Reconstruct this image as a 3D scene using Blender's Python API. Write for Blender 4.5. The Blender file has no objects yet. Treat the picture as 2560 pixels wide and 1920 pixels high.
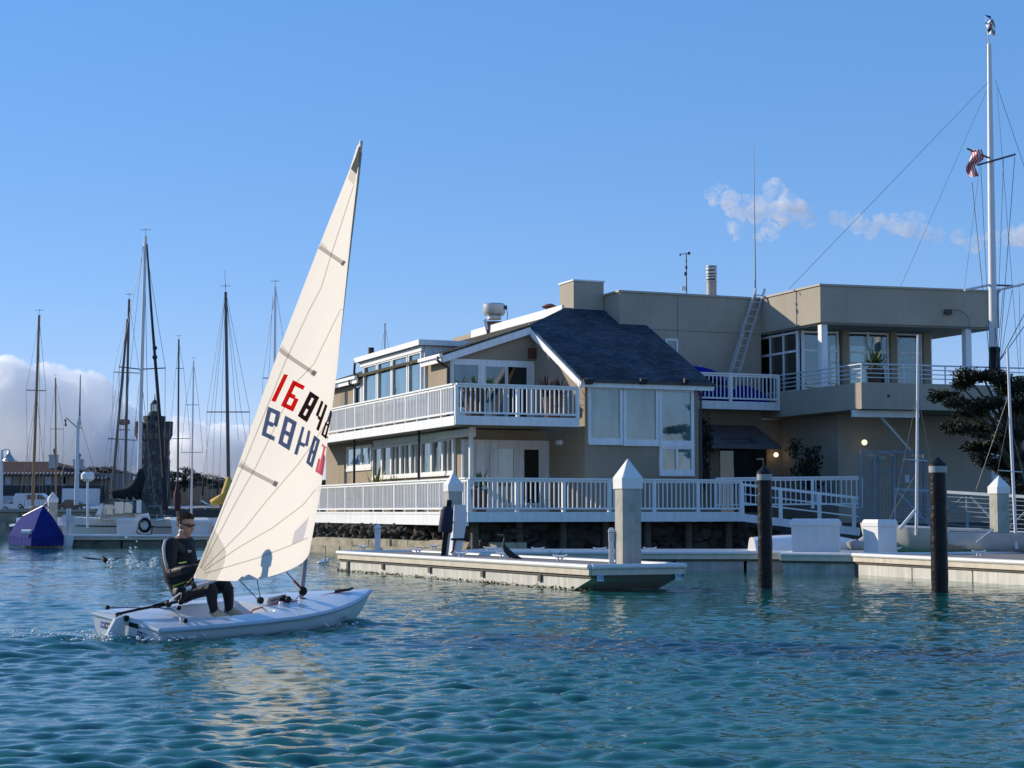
import bpy, bmesh, math, random
import numpy as np
from mathutils import Vector as V, Matrix, noise
random.seed(7)
SC = bpy.context.scene
COL = SC.collection
R = math.radians

# ---------------------------------------------------------------- camera
F = 4200.0                       # focal length in pixels of the 2560 wide photograph
PITCH = math.atan(319 / F)
EYE = 1.5
cam = bpy.data.cameras.new('camera')
cam.sensor_width = 36
cam.lens = F / 2560 * 36
cam.clip_start, cam.clip_end = 0.1, 30000
camo = bpy.data.objects.new('camera', cam)
COL.objects.link(camo)
camo.location = (0, 0, EYE)
camo.rotation_euler = (math.pi / 2 + PITCH, 0, 0)
SC.camera = camo

# ---------------------------------------------------------------- light
SUN_AZ, SUN_EL = R(295), R(21)            # azimuth from +Y clockwise
SDIR = V((math.sin(SUN_AZ) * math.cos(SUN_EL), math.cos(SUN_AZ) * math.cos(SUN_EL), math.sin(SUN_EL)))
wd = bpy.data.worlds.new('World')
SC.world = wd
wd.use_nodes = True
nt = wd.node_tree
sky = nt.nodes.new('ShaderNodeTexSky')
sky.sky_type = 'NISHITA'
sky.sun_disc = False
sky.sun_elevation = SUN_EL
sky.sun_rotation = SUN_AZ
sky.altitude = 1000
sky.air_density = 1.0
sky.dust_density = 0.0
sky.ozone_density = 6.0
gm = nt.nodes.new('ShaderNodeGamma')            # softens the sky's own contrast as the phone camera did
gm.inputs[1].default_value = 0.4
nt.links.new(sky.outputs[0], gm.inputs[0])
hs = nt.nodes.new('ShaderNodeHueSaturation')
hs.inputs['Saturation'].default_value = 1.7
nt.links.new(gm.outputs[0], hs.inputs['Color'])
gn = nt.nodes.new('ShaderNodeMix'); gn.data_type = 'RGBA'; gn.blend_type = 'MULTIPLY'
gn.inputs['Factor'].default_value = 1
gn.inputs['B'].default_value = (2.6, 2.42, 2.95, 1)
nt.links.new(hs.outputs[0], gn.inputs['A'])
nt.links.new(gn.outputs['Result'], nt.nodes['Background'].inputs['Color'])
nt.nodes['Background'].inputs['Strength'].default_value = 0.15
sl = bpy.data.lights.new('sun', 'SUN')
sl.energy = 5.0
sl.angle = R(0.53)
sl.color = (1.0, 0.87, 0.68)
so = bpy.data.objects.new('sun', sl)
COL.objects.link(so)
so.rotation_euler = (-SDIR).to_track_quat('-Z', 'Y').to_euler()
so.location = SDIR * 300
vs = SC.view_settings
vs.view_transform = 'Standard'
vs.look = 'None'
vs.gamma = 1
vs.exposure = 0.0
vs.use_curve_mapping = False
SC.cycles.use_denoising = True
SC.cycles.max_bounces = 16
SC.cycles.diffuse_bounces = 4
SC.cycles.glossy_bounces = 4
SC.cycles.transmission_bounces = 8
SC.cycles.volume_bounces = 14
SC.cycles.transparent_max_bounces = 16
SC.cycles.caustics_reflective = False
SC.cycles.caustics_refractive = False
SC.cycles.sample_clamp_indirect = 6

# ---------------------------------------------------------------- geometry of the place
def ray(px, py):
    x, y = (px - 1280) / F, (960 - py) / F
    return V((x, math.cos(PITCH) - y * math.sin(PITCH), math.sin(PITCH) + y * math.cos(PITCH)))
def at(px, py, Y):
    r = ray(px, py)
    return V((0, 0, EYE)) + r * (Y / r.y)
def pr(p):
    dz = p[2] - EYE
    yc = p[1] * math.cos(PITCH) + dz * math.sin(PITCH)
    zc = -p[1] * math.sin(PITCH) + dz * math.cos(PITCH)
    return 1280 + F * p[0] / yc, 960 - F * zc / yc
PHI = R(22)
U, Vv = V((math.cos(PHI), math.sin(PHI), 0)), V((-math.sin(PHI), math.cos(PHI), 0))
ORG = V((-1.40, 53.5, 0))
Z = V((0, 0, 1))
def B(u, v, z=0.0):
    return ORG + U * u + Vv * v + Z * z

# ---------------------------------------------------------------- materials
MATS = {}
def mat(name, col, rough=0.6, var=0.12, scale=3.0, bump=0.0, bscale=30.0, metal=0.0, spec=0.5, streak=0.0, stain=None, coat=0.0):
    if name in MATS: return MATS[name]
    m = bpy.data.materials.new(name)
    m.use_nodes = True
    n, l = m.node_tree.nodes, m.node_tree.links
    b = n['Principled BSDF']
    b.inputs['Roughness'].default_value = rough
    b.inputs['Metallic'].default_value = metal
    b.inputs['Specular IOR Level'].default_value = spec
    b.inputs['Coat Weight'].default_value = coat
    tc = n.new('ShaderNodeTexCoord')
    src = tc.outputs['Object']
    if var or streak or stain:
        nz = n.new('ShaderNodeTexNoise')
        nz.inputs['Scale'].default_value = scale
        nz.inputs['Detail'].default_value = 6
        nz.inputs['Roughness'].default_value = 0.65
        l.new(src, nz.inputs['Vector'])
        cr = n.new('ShaderNodeMapRange')
        cr.inputs['From Min'].default_value, cr.inputs['From Max'].default_value = 0.3, 0.7
        cr.inputs['To Min'].default_value, cr.inputs['To Max'].default_value = 1 - var, 1 + var
        l.new(nz.outputs['Fac'], cr.inputs['Value'])
        fac = cr.outputs[0]
        if streak:
            mp = n.new('ShaderNodeMapping')
            mp.inputs['Scale'].default_value = (6, 6, 0.35)
            l.new(src, mp.inputs['Vector'])
            n2 = n.new('ShaderNodeTexNoise')
            n2.inputs['Scale'].default_value = 1.5
            n2.inputs['Detail'].default_value = 5
            l.new(mp.outputs[0], n2.inputs['Vector'])
            c2 = n.new('ShaderNodeMapRange')
            c2.inputs['From Min'].default_value, c2.inputs['From Max'].default_value = 0.35, 0.7
            c2.inputs['To Min'].default_value, c2.inputs['To Max'].default_value = 1 + streak * 0.3, 1 - streak
            l.new(n2.outputs['Fac'], c2.inputs['Value'])
            mu = n.new('ShaderNodeMath'); mu.operation = 'MULTIPLY'
            l.new(fac, mu.inputs[0]); l.new(c2.outputs[0], mu.inputs[1])
            fac = mu.outputs[0]
        mx = n.new('ShaderNodeVectorMath'); mx.operation = 'SCALE'
        mx.inputs[0].default_value = col[:3]
        l.new(fac, mx.inputs['Scale'])
        out = mx.outputs[0]
        if stain:
            n3 = n.new('ShaderNodeTexNoise')
            n3.inputs['Scale'].default_value = stain[1]
            n3.inputs['Detail'].default_value = 8
            l.new(src, n3.inputs['Vector'])
            c3 = n.new('ShaderNodeMapRange')
            c3.inputs['From Min'].default_value, c3.inputs['From Max'].default_value = 0.52, 0.68
            c3.inputs['To Max'].default_value = stain[2]
            l.new(n3.outputs['Fac'], c3.inputs['Value'])
            m3 = n.new('ShaderNodeMix'); m3.data_type = 'RGBA'
            l.new(c3.outputs[0], m3.inputs['Factor'])
            l.new(out, m3.inputs['A'])
            m3.inputs['B'].default_value = (*stain[0], 1)
            out = m3.outputs['Result']
        l.new(out, b.inputs['Base Color'])
    else:
        b.inputs['Base Color'].default_value = (*col[:3], 1)
    if bump:
        nb = n.new('ShaderNodeTexNoise')
        nb.inputs['Scale'].default_value = bscale
        nb.inputs['Detail'].default_value = 4
        l.new(src, nb.inputs['Vector'])
        bp = n.new('ShaderNodeBump')
        bp.inputs['Strength'].default_value = bump
        bp.inputs['Distance'].default_value = 0.02
        l.new(nb.outputs['Fac'], bp.inputs['Height'])
        l.new(bp.outputs[0], b.inputs['Normal'])
    MATS[name] = m
    return m
def film(name, col):
    """a tinted see-through film"""
    if name in MATS: return MATS[name]
    m = bpy.data.materials.new(name); m.use_nodes = True
    n, l = m.node_tree.nodes, m.node_tree.links
    n.remove(n['Principled BSDF'])
    t = n.new('ShaderNodeBsdfTransparent'); t.inputs[0].default_value = (*col, 1)
    l.new(t.outputs[0], n['Material Output'].inputs['Surface'])
    MATS[name] = m
    return m
def glass(name, col, refl=0.25, rough=0.02, clear=0.0):
    """window pane: reflecting surface over what one sees inside; clear lets the view through"""
    if name in MATS: return MATS[name]
    m = bpy.data.materials.new(name); m.use_nodes = True
    n, l = m.node_tree.nodes, m.node_tree.links
    n.remove(n['Principled BSDF'])
    d = n.new('ShaderNodeBsdfDiffuse')
    tc = n.new('ShaderNodeTexCoord'); nz = n.new('ShaderNodeTexNoise')
    nz.inputs['Scale'].default_value = 1.1
    nz.inputs['Detail'].default_value = 3
    oi = n.new('ShaderNodeObjectInfo'); av = n.new('ShaderNodeVectorMath'); av.operation = 'ADD'
    mp = n.new('ShaderNodeMapping'); mp.inputs['Scale'].default_value = (1.6, 1.6, 0.45)
    l.new(tc.outputs['Object'], mp.inputs['Vector']); rnd = n.new('ShaderNodeVectorMath'); rnd.operation = 'SCALE'; rnd.inputs[0].default_value = (9, 5, 7)
    l.new(oi.outputs['Random'], rnd.inputs['Scale']); l.new(mp.outputs[0], av.inputs[0]); l.new(rnd.outputs[0], av.inputs[1])
    l.new(av.outputs[0], nz.inputs['Vector'])
    rp = n.new('ShaderNodeMapRange')
    rp.inputs['From Min'].default_value, rp.inputs['From Max'].default_value = 0.35, 0.65
    rp.inputs['To Min'].default_value, rp.inputs['To Max'].default_value = 0.30, 1.6
    l.new(nz.outputs['Fac'], rp.inputs['Value'])
    sc = n.new('ShaderNodeVectorMath'); sc.operation = 'SCALE'
    sc.inputs[0].default_value = col
    l.new(rp.outputs[0], sc.inputs['Scale'])
    l.new(sc.outputs[0], d.inputs[0])
    g = n.new('ShaderNodeBsdfGlossy'); g.inputs['Roughness'].default_value = rough
    g.inputs['Color'].default_value = (0.85, 0.95, 0.95, 1)
    nb = n.new('ShaderNodeTexNoise'); nb.inputs['Scale'].default_value = 0.9
    l.new(tc.outputs['Object'], nb.inputs['Vector'])
    bp = n.new('ShaderNodeBump'); bp.inputs['Strength'].default_value = 0.06; bp.inputs['Distance'].default_value = 0.05
    l.new(nb.outputs['Fac'], bp.inputs['Height']); l.new(bp.outputs[0], g.inputs['Normal'])
    fr = n.new('ShaderNodeFresnel'); fr.inputs[0].default_value = 1.5
    ad = n.new('ShaderNodeMath'); ad.operation = 'ADD'; ad.use_clamp = True
    ad.inputs[1].default_value = refl
    l.new(fr.outputs[0], ad.inputs[0])
    mx = n.new('ShaderNodeMixShader')
    l.new(ad.outputs[0], mx.inputs[0])
    base = d.outputs[0]
    if clear:
        t = n.new('ShaderNodeBsdfTransparent'); t.inputs[0].default_value = (0.85, 0.93, 0.92, 1)
        m2 = n.new('ShaderNodeMixShader'); m2.inputs[0].default_value = clear
        l.new(d.outputs[0], m2.inputs[1]); l.new(t.outputs[0], m2.inputs[2])
        base = m2.outputs[0]
    l.new(base, mx.inputs[1]); l.new(g.outputs[0], mx.inputs[2])
    l.new(mx.outputs[0], n['Material Output'].inputs['Surface'])
    MATS[name] = m
    return m
def lamp(name, col, e):
    if name in MATS: return MATS[name]
    m = bpy.data.materials.new(name); m.use_nodes = True
    n, l = m.node_tree.nodes, m.node_tree.links
    n.remove(n['Principled BSDF'])
    t = n.new('ShaderNodeEmission'); t.inputs[0].default_value = (*col, 1); t.inputs[1].default_value = e
    l.new(t.outputs[0], n['Material Output'].inputs['Surface'])
    MATS[name] = m
    return m

white = mat('white_paint', (0.80, 0.81, 0.81), 0.55, 0.06, 2.0, 0.05, 40, streak=0.10)
rail_white = mat('rail_paint', (0.82, 0.83, 0.83), 0.5, 0.05, 3.0)
stucco = mat('tan_stucco', (0.335, 0.275, 0.200), 0.9, 0.09, 0.5, 0.45, 45, streak=0.06, stain=((0.24, 0.20, 0.15), 0.35, 0.5))
stucco_shade = mat('shade_tone_stucco', (0.40, 0.355, 0.285), 0.9, 0.08, 0.5, 0.45, 45, streak=0.06, stain=((0.31, 0.27, 0.22), 0.35, 0.5))  # copy of the tan stucco with the shaded walls' neutral tone mixed in
dark_metal = mat('dark_metal', (0.03, 0.03, 0.035), 0.45, 0.2, 5)
black = mat('black_rubber', (0.007, 0.007, 0.009), 0.5, 0.2, 6, spec=0.25)
steel = mat('galvanised_steel', (0.42, 0.43, 0.45), 0.38, 0.12, 4, metal=0.7)
alu = mat('aluminium_spar', (0.62, 0.63, 0.66), 0.3, 0.05, 3, metal=0.6)
white_spar = mat('white_spar', (0.70, 0.70, 0.72), 0.35, 0.05, 3)
wood_spar = mat('varnished_wood', (0.26, 0.12, 0.035), 0.35, 0.25, 2, coat=0.4)
dark_spar = mat('dark_spar', (0.10, 0.085, 0.085), 0.4, 0.15, 2)
wire = mat('rigging_wire', (0.09, 0.10, 0.11), 0.4, 0)
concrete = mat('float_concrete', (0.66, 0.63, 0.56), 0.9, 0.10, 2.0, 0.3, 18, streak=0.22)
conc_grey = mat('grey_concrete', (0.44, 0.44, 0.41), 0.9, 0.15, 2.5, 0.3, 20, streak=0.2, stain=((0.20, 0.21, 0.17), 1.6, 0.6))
deckgrey = mat('dock_deck', (0.22, 0.20, 0.18), 0.9, 0.15, 2, 0.4, 60)
timber = mat('pale_timber', (0.66, 0.58, 0.46), 0.85, 0.14, 3, 0.3, 25, streak=0.08)
timber_dark = mat('wet_timber', (0.12, 0.095, 0.075), 0.8, 0.2, 4, 0.4, 25)
gel = mat('gelcoat', (0.78, 0.79, 0.80), 0.22, 0.03, 2, coat=0.3)
fibre = mat('dock_box_fibreglass', (0.74, 0.75, 0.76), 0.4, 0.05, 2.5, 0.03, 30, streak=0.05)
shingle_dark = None

# ---------------------------------------------------------------- mesh builder
class MB:
    def __init__(s): s.v, s.f, s.m = [], [], []
    def add(s, vs, fs, mi=0):
        k = len(s.v); s.v += [V(p) for p in vs]
        for f in fs: s.f.append([k + i for i in f]); s.m.append(mi)
        return s
    def ob(s, p, a, b, c, mi=0):
        p, a, b, c = V(p), V(a), V(b), V(c)
        vs = [p, p + a, p + a + b, p + b, p + c, p + a + c, p + a + b + c, p + b + c]
        fs = [(0, 3, 2, 1), (4, 5, 6, 7), (0, 1, 5, 4), (1, 2, 6, 5), (2, 3, 7, 6), (3, 0, 4, 7)]
        if a.cross(b).dot(c) < 0: fs = [tuple(reversed(f)) for f in fs]
        return s.add(vs, fs, mi)
    def box(s, c, size, mi=0):
        x, y, z = size
        return s.ob((c[0] - x / 2, c[1] - y / 2, c[2] - z / 2), (x, 0, 0), (0, y, 0), (0, 0, z), mi)
    def bb(s, u0, u1, v0, v1, z0, z1, mi=0):
        """box in the clubhouse frame"""
        return s.ob(B(u0, v0, z0), U * (u1 - u0), Vv * (v1 - v0), Z * (z1 - z0), mi)
    def beam(s, p, q, w, h, up=Z, mi=0):
        p, q = V(p), V(q); d = (q - p)
        x = d.cross(V(up))
        if x.length < 1e-6: x = d.cross(V((1, 0, 0)))
        x.normalize(); y = x.cross(d).normalized()
        return s.ob(p - x * w / 2 - y * h / 2, x * w, y * h, d, mi)
    def tube(s, path, r, n=8, cap=True, mi=0):
        path = [V(p) for p in path]
        rs = r if isinstance(r, (list, tuple)) else [r] * len(path)
        k = len(s.v); prev = None
        for i, p in enumerate(path):
            d = (path[min(i + 1, len(path) - 1)] - path[max(i - 1, 0)])
            if d.length < 1e-9: d = V((0, 0, 1))
            d.normalize()
            if prev is None:
                x = d.cross(V((0, 0, 1)))
                if x.length < 1e-3: x = d.cross(V((0, 1, 0)))
            else:
                x = prev - d * prev.dot(d)
            x.normalize(); prev = x; y = d.cross(x)
            for j in range(n):
                a = 2 * math.pi * j / n
                s.v.append(p + (x * math.cos(a) + y * math.sin(a)) * rs[i])
        for i in range(len(path) - 1):
            for j in range(n):
                a, b = k + i * n + j, k + i * n + (j + 1) % n
                s.f.append([a, b, b + n, a + n]); s.m.append(mi)
        if cap:
            s.f.append([k + j for j in reversed(range(n))]); s.m.append(mi)
            s.f.append([k + (len(path) - 1) * n + j for j in range(n)]); s.m.append(mi)
        return s
    def lathe(s, prof, c, n=16, mi=0, ax=None, x0=None):
        """profile of (radius, height) about a vertical axis at c"""
        k = len(s.v); c = V(c)
        for (r, z) in prof:
            for j in range(n):
                a = 2 * math.pi * j / n
                s.v.append(c + V((r * math.cos(a), r * math.sin(a), z)))
        for i in range(len(prof) - 1):
            for j in range(n):
                a, b = k + i * n + j, k + i * n + (j + 1) % n
                s.f.append([a, b, b + n, a + n]); s.m.append(mi)
        s.f.append([k + j for j in reversed(range(n))]); s.m.append(mi)
        s.f.append([k + (len(prof) - 1) * n + j for j in range(n)]); s.m.append(mi)
        return s
    def prism(s, pts, vec, mi=0):
        k = len(s.v); n = len(pts); vec = V(vec)
        pts = [V(p) for p in pts]
        nrm = V((0, 0, 0))
        for i in range(n): nrm += pts[i].cross(pts[(i + 1) % n])
        if nrm.dot(vec) < 0: pts = pts[::-1]
        s.v += pts + [p + vec for p in pts]
        s.f.append([k + i for i in reversed(range(n))]); s.m.append(mi)
        s.f.append([k + n + i for i in range(n)]); s.m.append(mi)
        for i in range(n):
            j = (i + 1) % n
            s.f.append([k + i, k + j, k + n + j, k + n + i]); s.m.append(mi)
        return s
    def sphere(s, c, r, n=10, m=7, mi=0):
        c = V(c); rx, ry, rz = (r, r, r) if not isinstance(r, (tuple, list)) else r
        k = len(s.v)
        for i in range(m + 1):
            t = math.pi * i / m
            for j in range(n):
                a = 2 * math.pi * j / n
                s.v.append(c + V((rx * math.sin(t) * math.cos(a), ry * math.sin(t) * math.sin(a), -rz * math.cos(t))))
        for i in range(m):
            for j in range(n):
                a, b = k + i * n + j, k + i * n + (j + 1) % n
                s.f.append([a, b, b + n, a + n]); s.m.append(mi)
        return s
    def mesh(s, name, off=(0, 0, 0), smooth=False, xf=None):
        off = V(off)
        me = bpy.data.meshes.new(name)
        vs = [(xf @ p) if xf else (p - off) for p in s.v]
        me.from_pydata([tuple(p) for p in vs], [], s.f)
        if any(s.m): me.polygons.foreach_set('material_index', s.m)
        if smooth:
            me.polygons.foreach_set('use_smooth', [True] * len(s.f))
            if smooth != 'all': me.set_sharp_from_angle(angle=R(38))
        me.update()
        return me
    def build(s, name, material, parent=None, smooth=False, xf=None, loc=None):
        """one mesh object; a part's vertices are kept in its thing's frame"""
        root = parent
        off = V((0, 0, 0))
        if parent is not None:
            while root.parent is not None: root = root.parent
            off = root.location
        elif loc is not None:
            off = V(loc)
        me = s.mesh(name, off, smooth, xf)
        for mm in (material if isinstance(material, (list, tuple)) else [material]): me.materials.append(mm)
        o = bpy.data.objects.new(name, me)
        COL.objects.link(o)
        if parent is not None: o.parent = parent
        elif loc is not None: o.location = loc
        return o
def tag(o, label=None, cat=None, group=None, kind=None):
    if label: o['label'] = label
    if cat: o['category'] = cat
    if group: o['group'] = group
    if kind: o['kind'] = kind
    return o
def thing(name, label, cat, loc, group=None):
    o = bpy.data.objects.new(name, None)
    COL.objects.link(o)
    o.location = loc
    o.empty_display_size = 0.2
    return tag(o, label, cat, group)
def inst(name, me, parent, loc, rz=0.0):
    """a piece that shares its mesh; loc is in world coordinates"""
    root = parent
    while root.parent is not None: root = root.parent
    o = bpy.data.objects.new(name, me)
    COL.objects.link(o); o.parent = parent
    o.location = V(loc) - root.location
    o.rotation_euler = (0, 0, rz)
    return o
def copy_tree(o, parent=None):
    c = o.copy(); COL.objects.link(c); c.parent = parent
    for ch in o.children: copy_tree(ch, c)
    return c
def text_mb(s, size, origin, xdir, ydir, depth=0.004, mi=0, mb=None, align='CENTER'):
    """lettering as flat raised mesh"""
    cu = bpy.data.curves.new('lettering', 'FONT'); cu.body = s; cu.size = size; cu.align_x = align; cu.align_y = 'CENTER'
    o = bpy.data.objects.new('lettering', cu); COL.objects.link(o)
    dg = bpy.context.evaluated_depsgraph_get()
    me = bpy.data.meshes.new_from_object(o.evaluated_get(dg))
    x, y = V(xdir).normalized(), V(ydir).normalized(); nrm = x.cross(y)
    mb = mb or MB()
    mb.add([V(origin) + x * p.co.x + y * p.co.y + nrm * depth for p in me.vertices], [list(p.vertices) for p in me.polygons], mi)
    bpy.data.objects.remove(o); bpy.data.curves.remove(cu); bpy.data.meshes.remove(me)
    return mb

# ================================================================ WATER
def make_water():
    rng = np.random.default_rng(5)
    ys = [2.0]
    while ys[-1] < 75: ys.append(ys[-1] * 1.0034)
    while ys[-1] < 3000: ys.append(ys[-1] * 1.12)
    ys = np.array(ys)
    core = np.linspace(-22, 22, 820)
    side = np.array([27, 31, 36, 42, 50, 60, 70, 79.0])
    ang = np.radians(np.concatenate([-side[::-1], core, side]))
    A, Y = np.meshgrid(np.tan(ang), ys)
    X = A * Y
    cell = np.maximum(Y * 0.0034, Y * 44 / 820 * math.pi / 180)
    H = np.zeros_like(X); DX = np.zeros_like(X); DY = np.zeros_like(X)
    patch = 1 + 0.25 * np.sin(X * 0.31 + Y * 0.17 + 1.3) * np.sin(Y * 0.23 - X * 0.11) + 0.18 * np.sin(X * 0.9 - Y * 0.37)
    calm = 1 - 0.45 / (1 + np.exp(-(X - 3.0) / 1.2)) / (1 + np.exp(-(Y - 31) / 2.0))
    bands = ((110, 0.17, 0.42, 0.185), (40, 0.42, 1.2, 0.055), (60, 0.085, 0.22, 0.085))     # waves, shortest, longest, rms slope
    lam, slp = [], []
    for nb, l0, l1, rms in bands:
        lam += list(np.exp(rng.uniform(math.log(l0), math.log(l1), nb))); slp += [rms * math.sqrt(2.0 / nb)] * nb
    N = len(lam); th = math.radians(-80) + rng.normal(0, 0.62, N)
    for i in range(N):
        L = lam[i]; k = 2 * math.pi / L
        a = slp[i] / k * rng.uniform(0.7, 1.3)
        kx, ky = k * math.cos(th[i]), k * math.sin(th[i])
        ph = rng.uniform(0, 6.28)
        fade = np.clip((L / cell - 2.2) / 2.5, 0, 1)
        w = a * fade * patch
        p = kx * X + ky * Y + ph
        H += w * np.sin(p)
        DX -= 0.9 * w * np.cos(p) * math.cos(th[i]); DY -= 0.9 * w * np.cos(p) * math.sin(th[i])
    H *= calm; DX *= calm; DY *= calm
    # the dinghy's wake and the small wave at her bow
    hx, hy = 0.603, 0.797
    rx, ry = X + 4.55, Y - 19.9
    al, la = rx * hx + ry * hy, -rx * hy + ry * hx
    beh = np.clip(-al, 0, 9)
    H += 0.07 * np.exp(-beh / 2.2) * np.exp(-(np.abs(la) - 0.25 - 0.22 * beh) ** 2 / 0.05) * (al < 0.15) * (1 + 0.4 * np.sin(11 * al + 5 * la))
    H -= 0.04 * np.exp(-beh / 0.9) * np.exp(-la ** 2 / 0.12) * (al < 0.15)
    H += 0.07 * np.exp(-((al - 3.4) ** 2) / 0.5) * np.exp(-(np.abs(la) - 0.42) ** 2 / 0.03)
    H += 0.035 * np.exp(-((al - 1.9) ** 2) / 1.5) * np.exp(-(np.abs(la) - 0.85) ** 2 / 0.04) * np.sin(7 * al)
    # nothing of the water stands inside the hull
    inside = (al > 0.0) & (al < 4.1) & (np.abs(la) < 0.60 * np.clip((4.2 - al) / 1.6, 0, 1))
    H = np.where(inside, -0.22, H)
    P = np.stack([X + DX, Y + DY, H], -1).reshape(-1, 3)
    nr, nc = X.shape
    idx = np.arange(nr * nc).reshape(nr, nc)
    fc = np.stack([idx[:-1, :-1], idx[:-1, 1:], idx[1:, 1:], idx[1:, :-1]], -1).reshape(-1, 4)
    me = bpy.data.meshes.new('water')
    me.vertices.add(len(P)); me.vertices.foreach_set('co', P.ravel())
    me.loops.add(fc.size); me.loops.foreach_set('vertex_index', fc.ravel().astype(np.int32))
    me.polygons.add(len(fc)); me.polygons.foreach_set('loop_start', np.arange(0, fc.size, 4, dtype=np.int32))
    me.polygons.foreach_set('use_smooth', np.ones(len(fc), bool))
    me.update(); me.validate()
    m = bpy.data.materials.new('harbour_water'); m.use_nodes = True
    n, l = m.node_tree.nodes, m.node_tree.links
    b = n['Principled BSDF']
    b.inputs['Roughness'].default_value = 0.03
    b.inputs['IOR'].default_value = 1.36
    tc = n.new('ShaderNodeTexCoord')
    nz = n.new('ShaderNodeTexNoise'); nz.inputs['Scale'].default_value = 0.12; nz.inputs['Detail'].default_value = 3
    l.new(tc.outputs['Object'], nz.inputs['Vector'])
    cr = n.new('ShaderNodeValToRGB')
    cr.color_ramp.elements[0].color = (0.007, 0.086, 0.078, 1); cr.color_ramp.elements[0].position = 0.35
    cr.color_ramp.elements[1].color = (0.012, 0.120, 0.092, 1); cr.color_ramp.elements[1].position = 0.65
    l.new(nz.outputs['Fac'], cr.inputs[0]); l.new(cr.outputs[0], b.inputs['Base Color'])
    prev = None
    for sc_, st, di in ((4.0, 0.40, 0.03), (12.0, 0.25, 0.008)):
        mp = n.new('ShaderNodeMapping'); mp.inputs['Scale'].default_value = (0.5, 1.5, 1); mp.inputs['Rotation'].default_value = (0, 0, R(12))
        l.new(tc.outputs['Object'], mp.inputs['Vector'])
        t = n.new('ShaderNodeTexNoise'); t.inputs['Scale'].default_value = sc_; t.inputs['Detail'].default_value = 3; t.inputs['Distortion'].default_value = 0.6
        l.new(mp.outputs[0], t.inputs['Vector'])
        bp = n.new('ShaderNodeBump'); bp.inputs['Strength'].default_value = st; bp.inputs['Distance'].default_value = di
        l.new(t.outputs['Fac'], bp.inputs['Height'])
        if prev: l.new(prev.outputs[0], bp.inputs['Normal'])
        prev = bp
    l.new(prev.outputs[0], b.inputs['Normal'])
    me.materials.append(m)
    o = bpy.data.objects.new('water', me); COL.objects.link(o)
    tag(o, 'choppy teal harbour water', kind='structure')
make_water()

# ================================================================ LAND
asphalt = mat('asphalt', (0.075, 0.075, 0.075), 0.9, 0.2, 0.5, 0.3, 20)
g = MB()
C1, C2 = B(0.9, 27, 0), B(0.9, 1.2, 0)
C3, C4 = B(13, 1.2, 0), B(13.0, 4.5, 0)
pts = [V((-900, 97, 1.1)), V((-14, 97, 1.1)), V((C1.x, C1.y, 1.1)), V((C2.x, C2.y, 1.1)), V((C3.x, C3.y, 1.1)), V((40, 66, 1.1)), V((900, 70, 1.1)), V((1500, 3000, 1.1)), V((-1500, 3000, 1.1))]
g.prism([p - Z * 3 for p in pts], Z * 3)
tag(g.build('ground', asphalt), 'grey paved waterfront ground behind the seawall', kind='structure')

# far wooded hill
hillm = mat('wooded_hill', (0.022, 0.030, 0.030), 1.0, 0.35, 0.05, 1.0, 0.4, spec=0.1)
def make_hill():
    m = MB(); n = 140
    rows = []
    for j in range(9):
        t = j / 8
        row = []
        for i in range(n):
            x = -330 + i * 3.6
            hgt = 9.5 + 1.8 * noise.noise(V((x * 0.02, 3.1, 0))) + 0.8 * noise.noise(V((x * 0.11, 9.1, 0)))
            if x < -105: hgt += 0.6
            hgt *= math.sin(min(t * 2.2, math.pi / 2))
            row.append(V((x, 400 + t * 160, 1.0 + hgt + (1.0 * noise.noise(V((x * 0.2, t * 8, 0))) if t > 0 else 0))))
        rows.append(row)
    vs_ = [p for r in rows for p in r]
    fs = [(j * n + i, j * n + i + 1, (j + 1) * n + i + 1, (j + 1) * n + i) for j in range(8) for i in range(n - 1)]
    m.add(vs_, fs)
    tag(m.build('hill', hillm, smooth='all'), 'low dark wooded hill on the far shore', kind='structure')
make_hill()

# ---------------------------------------------------------------- foliage helpers
def leafmat(name, a, b):
    if name in MATS: return MATS[name]
    m = bpy.data.materials.new(name); m.use_nodes = True
    n, l = m.node_tree.nodes, m.node_tree.links
    p = n['Principled BSDF']; p.inputs['Roughness'].default_value = 0.6
    p.inputs['Specular IOR Level'].default_value = 0.3
    g_ = n.new('ShaderNodeNewGeometry')
    cr = n.new('ShaderNodeValToRGB')
    cr.color_ramp.elements[0].color = (*a, 1); cr.color_ramp.elements[1].color = (*b, 1)
    l.new(g_.outputs['Random Per Island'], cr.inputs[0]); l.new(cr.outputs[0], p.inputs['Base Color'])
    MATS[name] = m
    return m
def leaf_cloud(mb, c, rad, count, size, rng, flat=1.0, up=0.3):
    """leaf-sized faces spread through a clump"""
    c = V(c)
    for _ in range(count):
        d = V((rng.gauss(0, 1), rng.gauss(0, 1), rng.gauss(0, 1))).normalized() * (rng.random() ** 0.45)
        p = c + V((d.x * rad[0], d.y * rad[1], d.z * rad[2]))
        a = V((rng.gauss(0, 1), rng.gauss(0, 1), rng.gauss(0, 1) * flat + up)).normalized()
        b = a.cross(V((rng.gauss(0, 1), rng.gauss(0, 1), rng.gauss(0, 1)))).normalized()
        s_ = size * rng.uniform(0.6, 1.4)
        mb.add([p, p + a * s_ * 0.5 + b * s_ * 0.22, p + a * s_, p + a * s_ * 0.5 - b * s_ * 0.22], [(0, 1, 2, 3)])
bark = mat('bark', (0.07, 0.055, 0.04), 0.95, 0.3, 3, 0.6, 12)
far_leaf = leafmat('far_tree_leaf', (0.018, 0.026, 0.020), (0.035, 0.045, 0.032))
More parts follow.
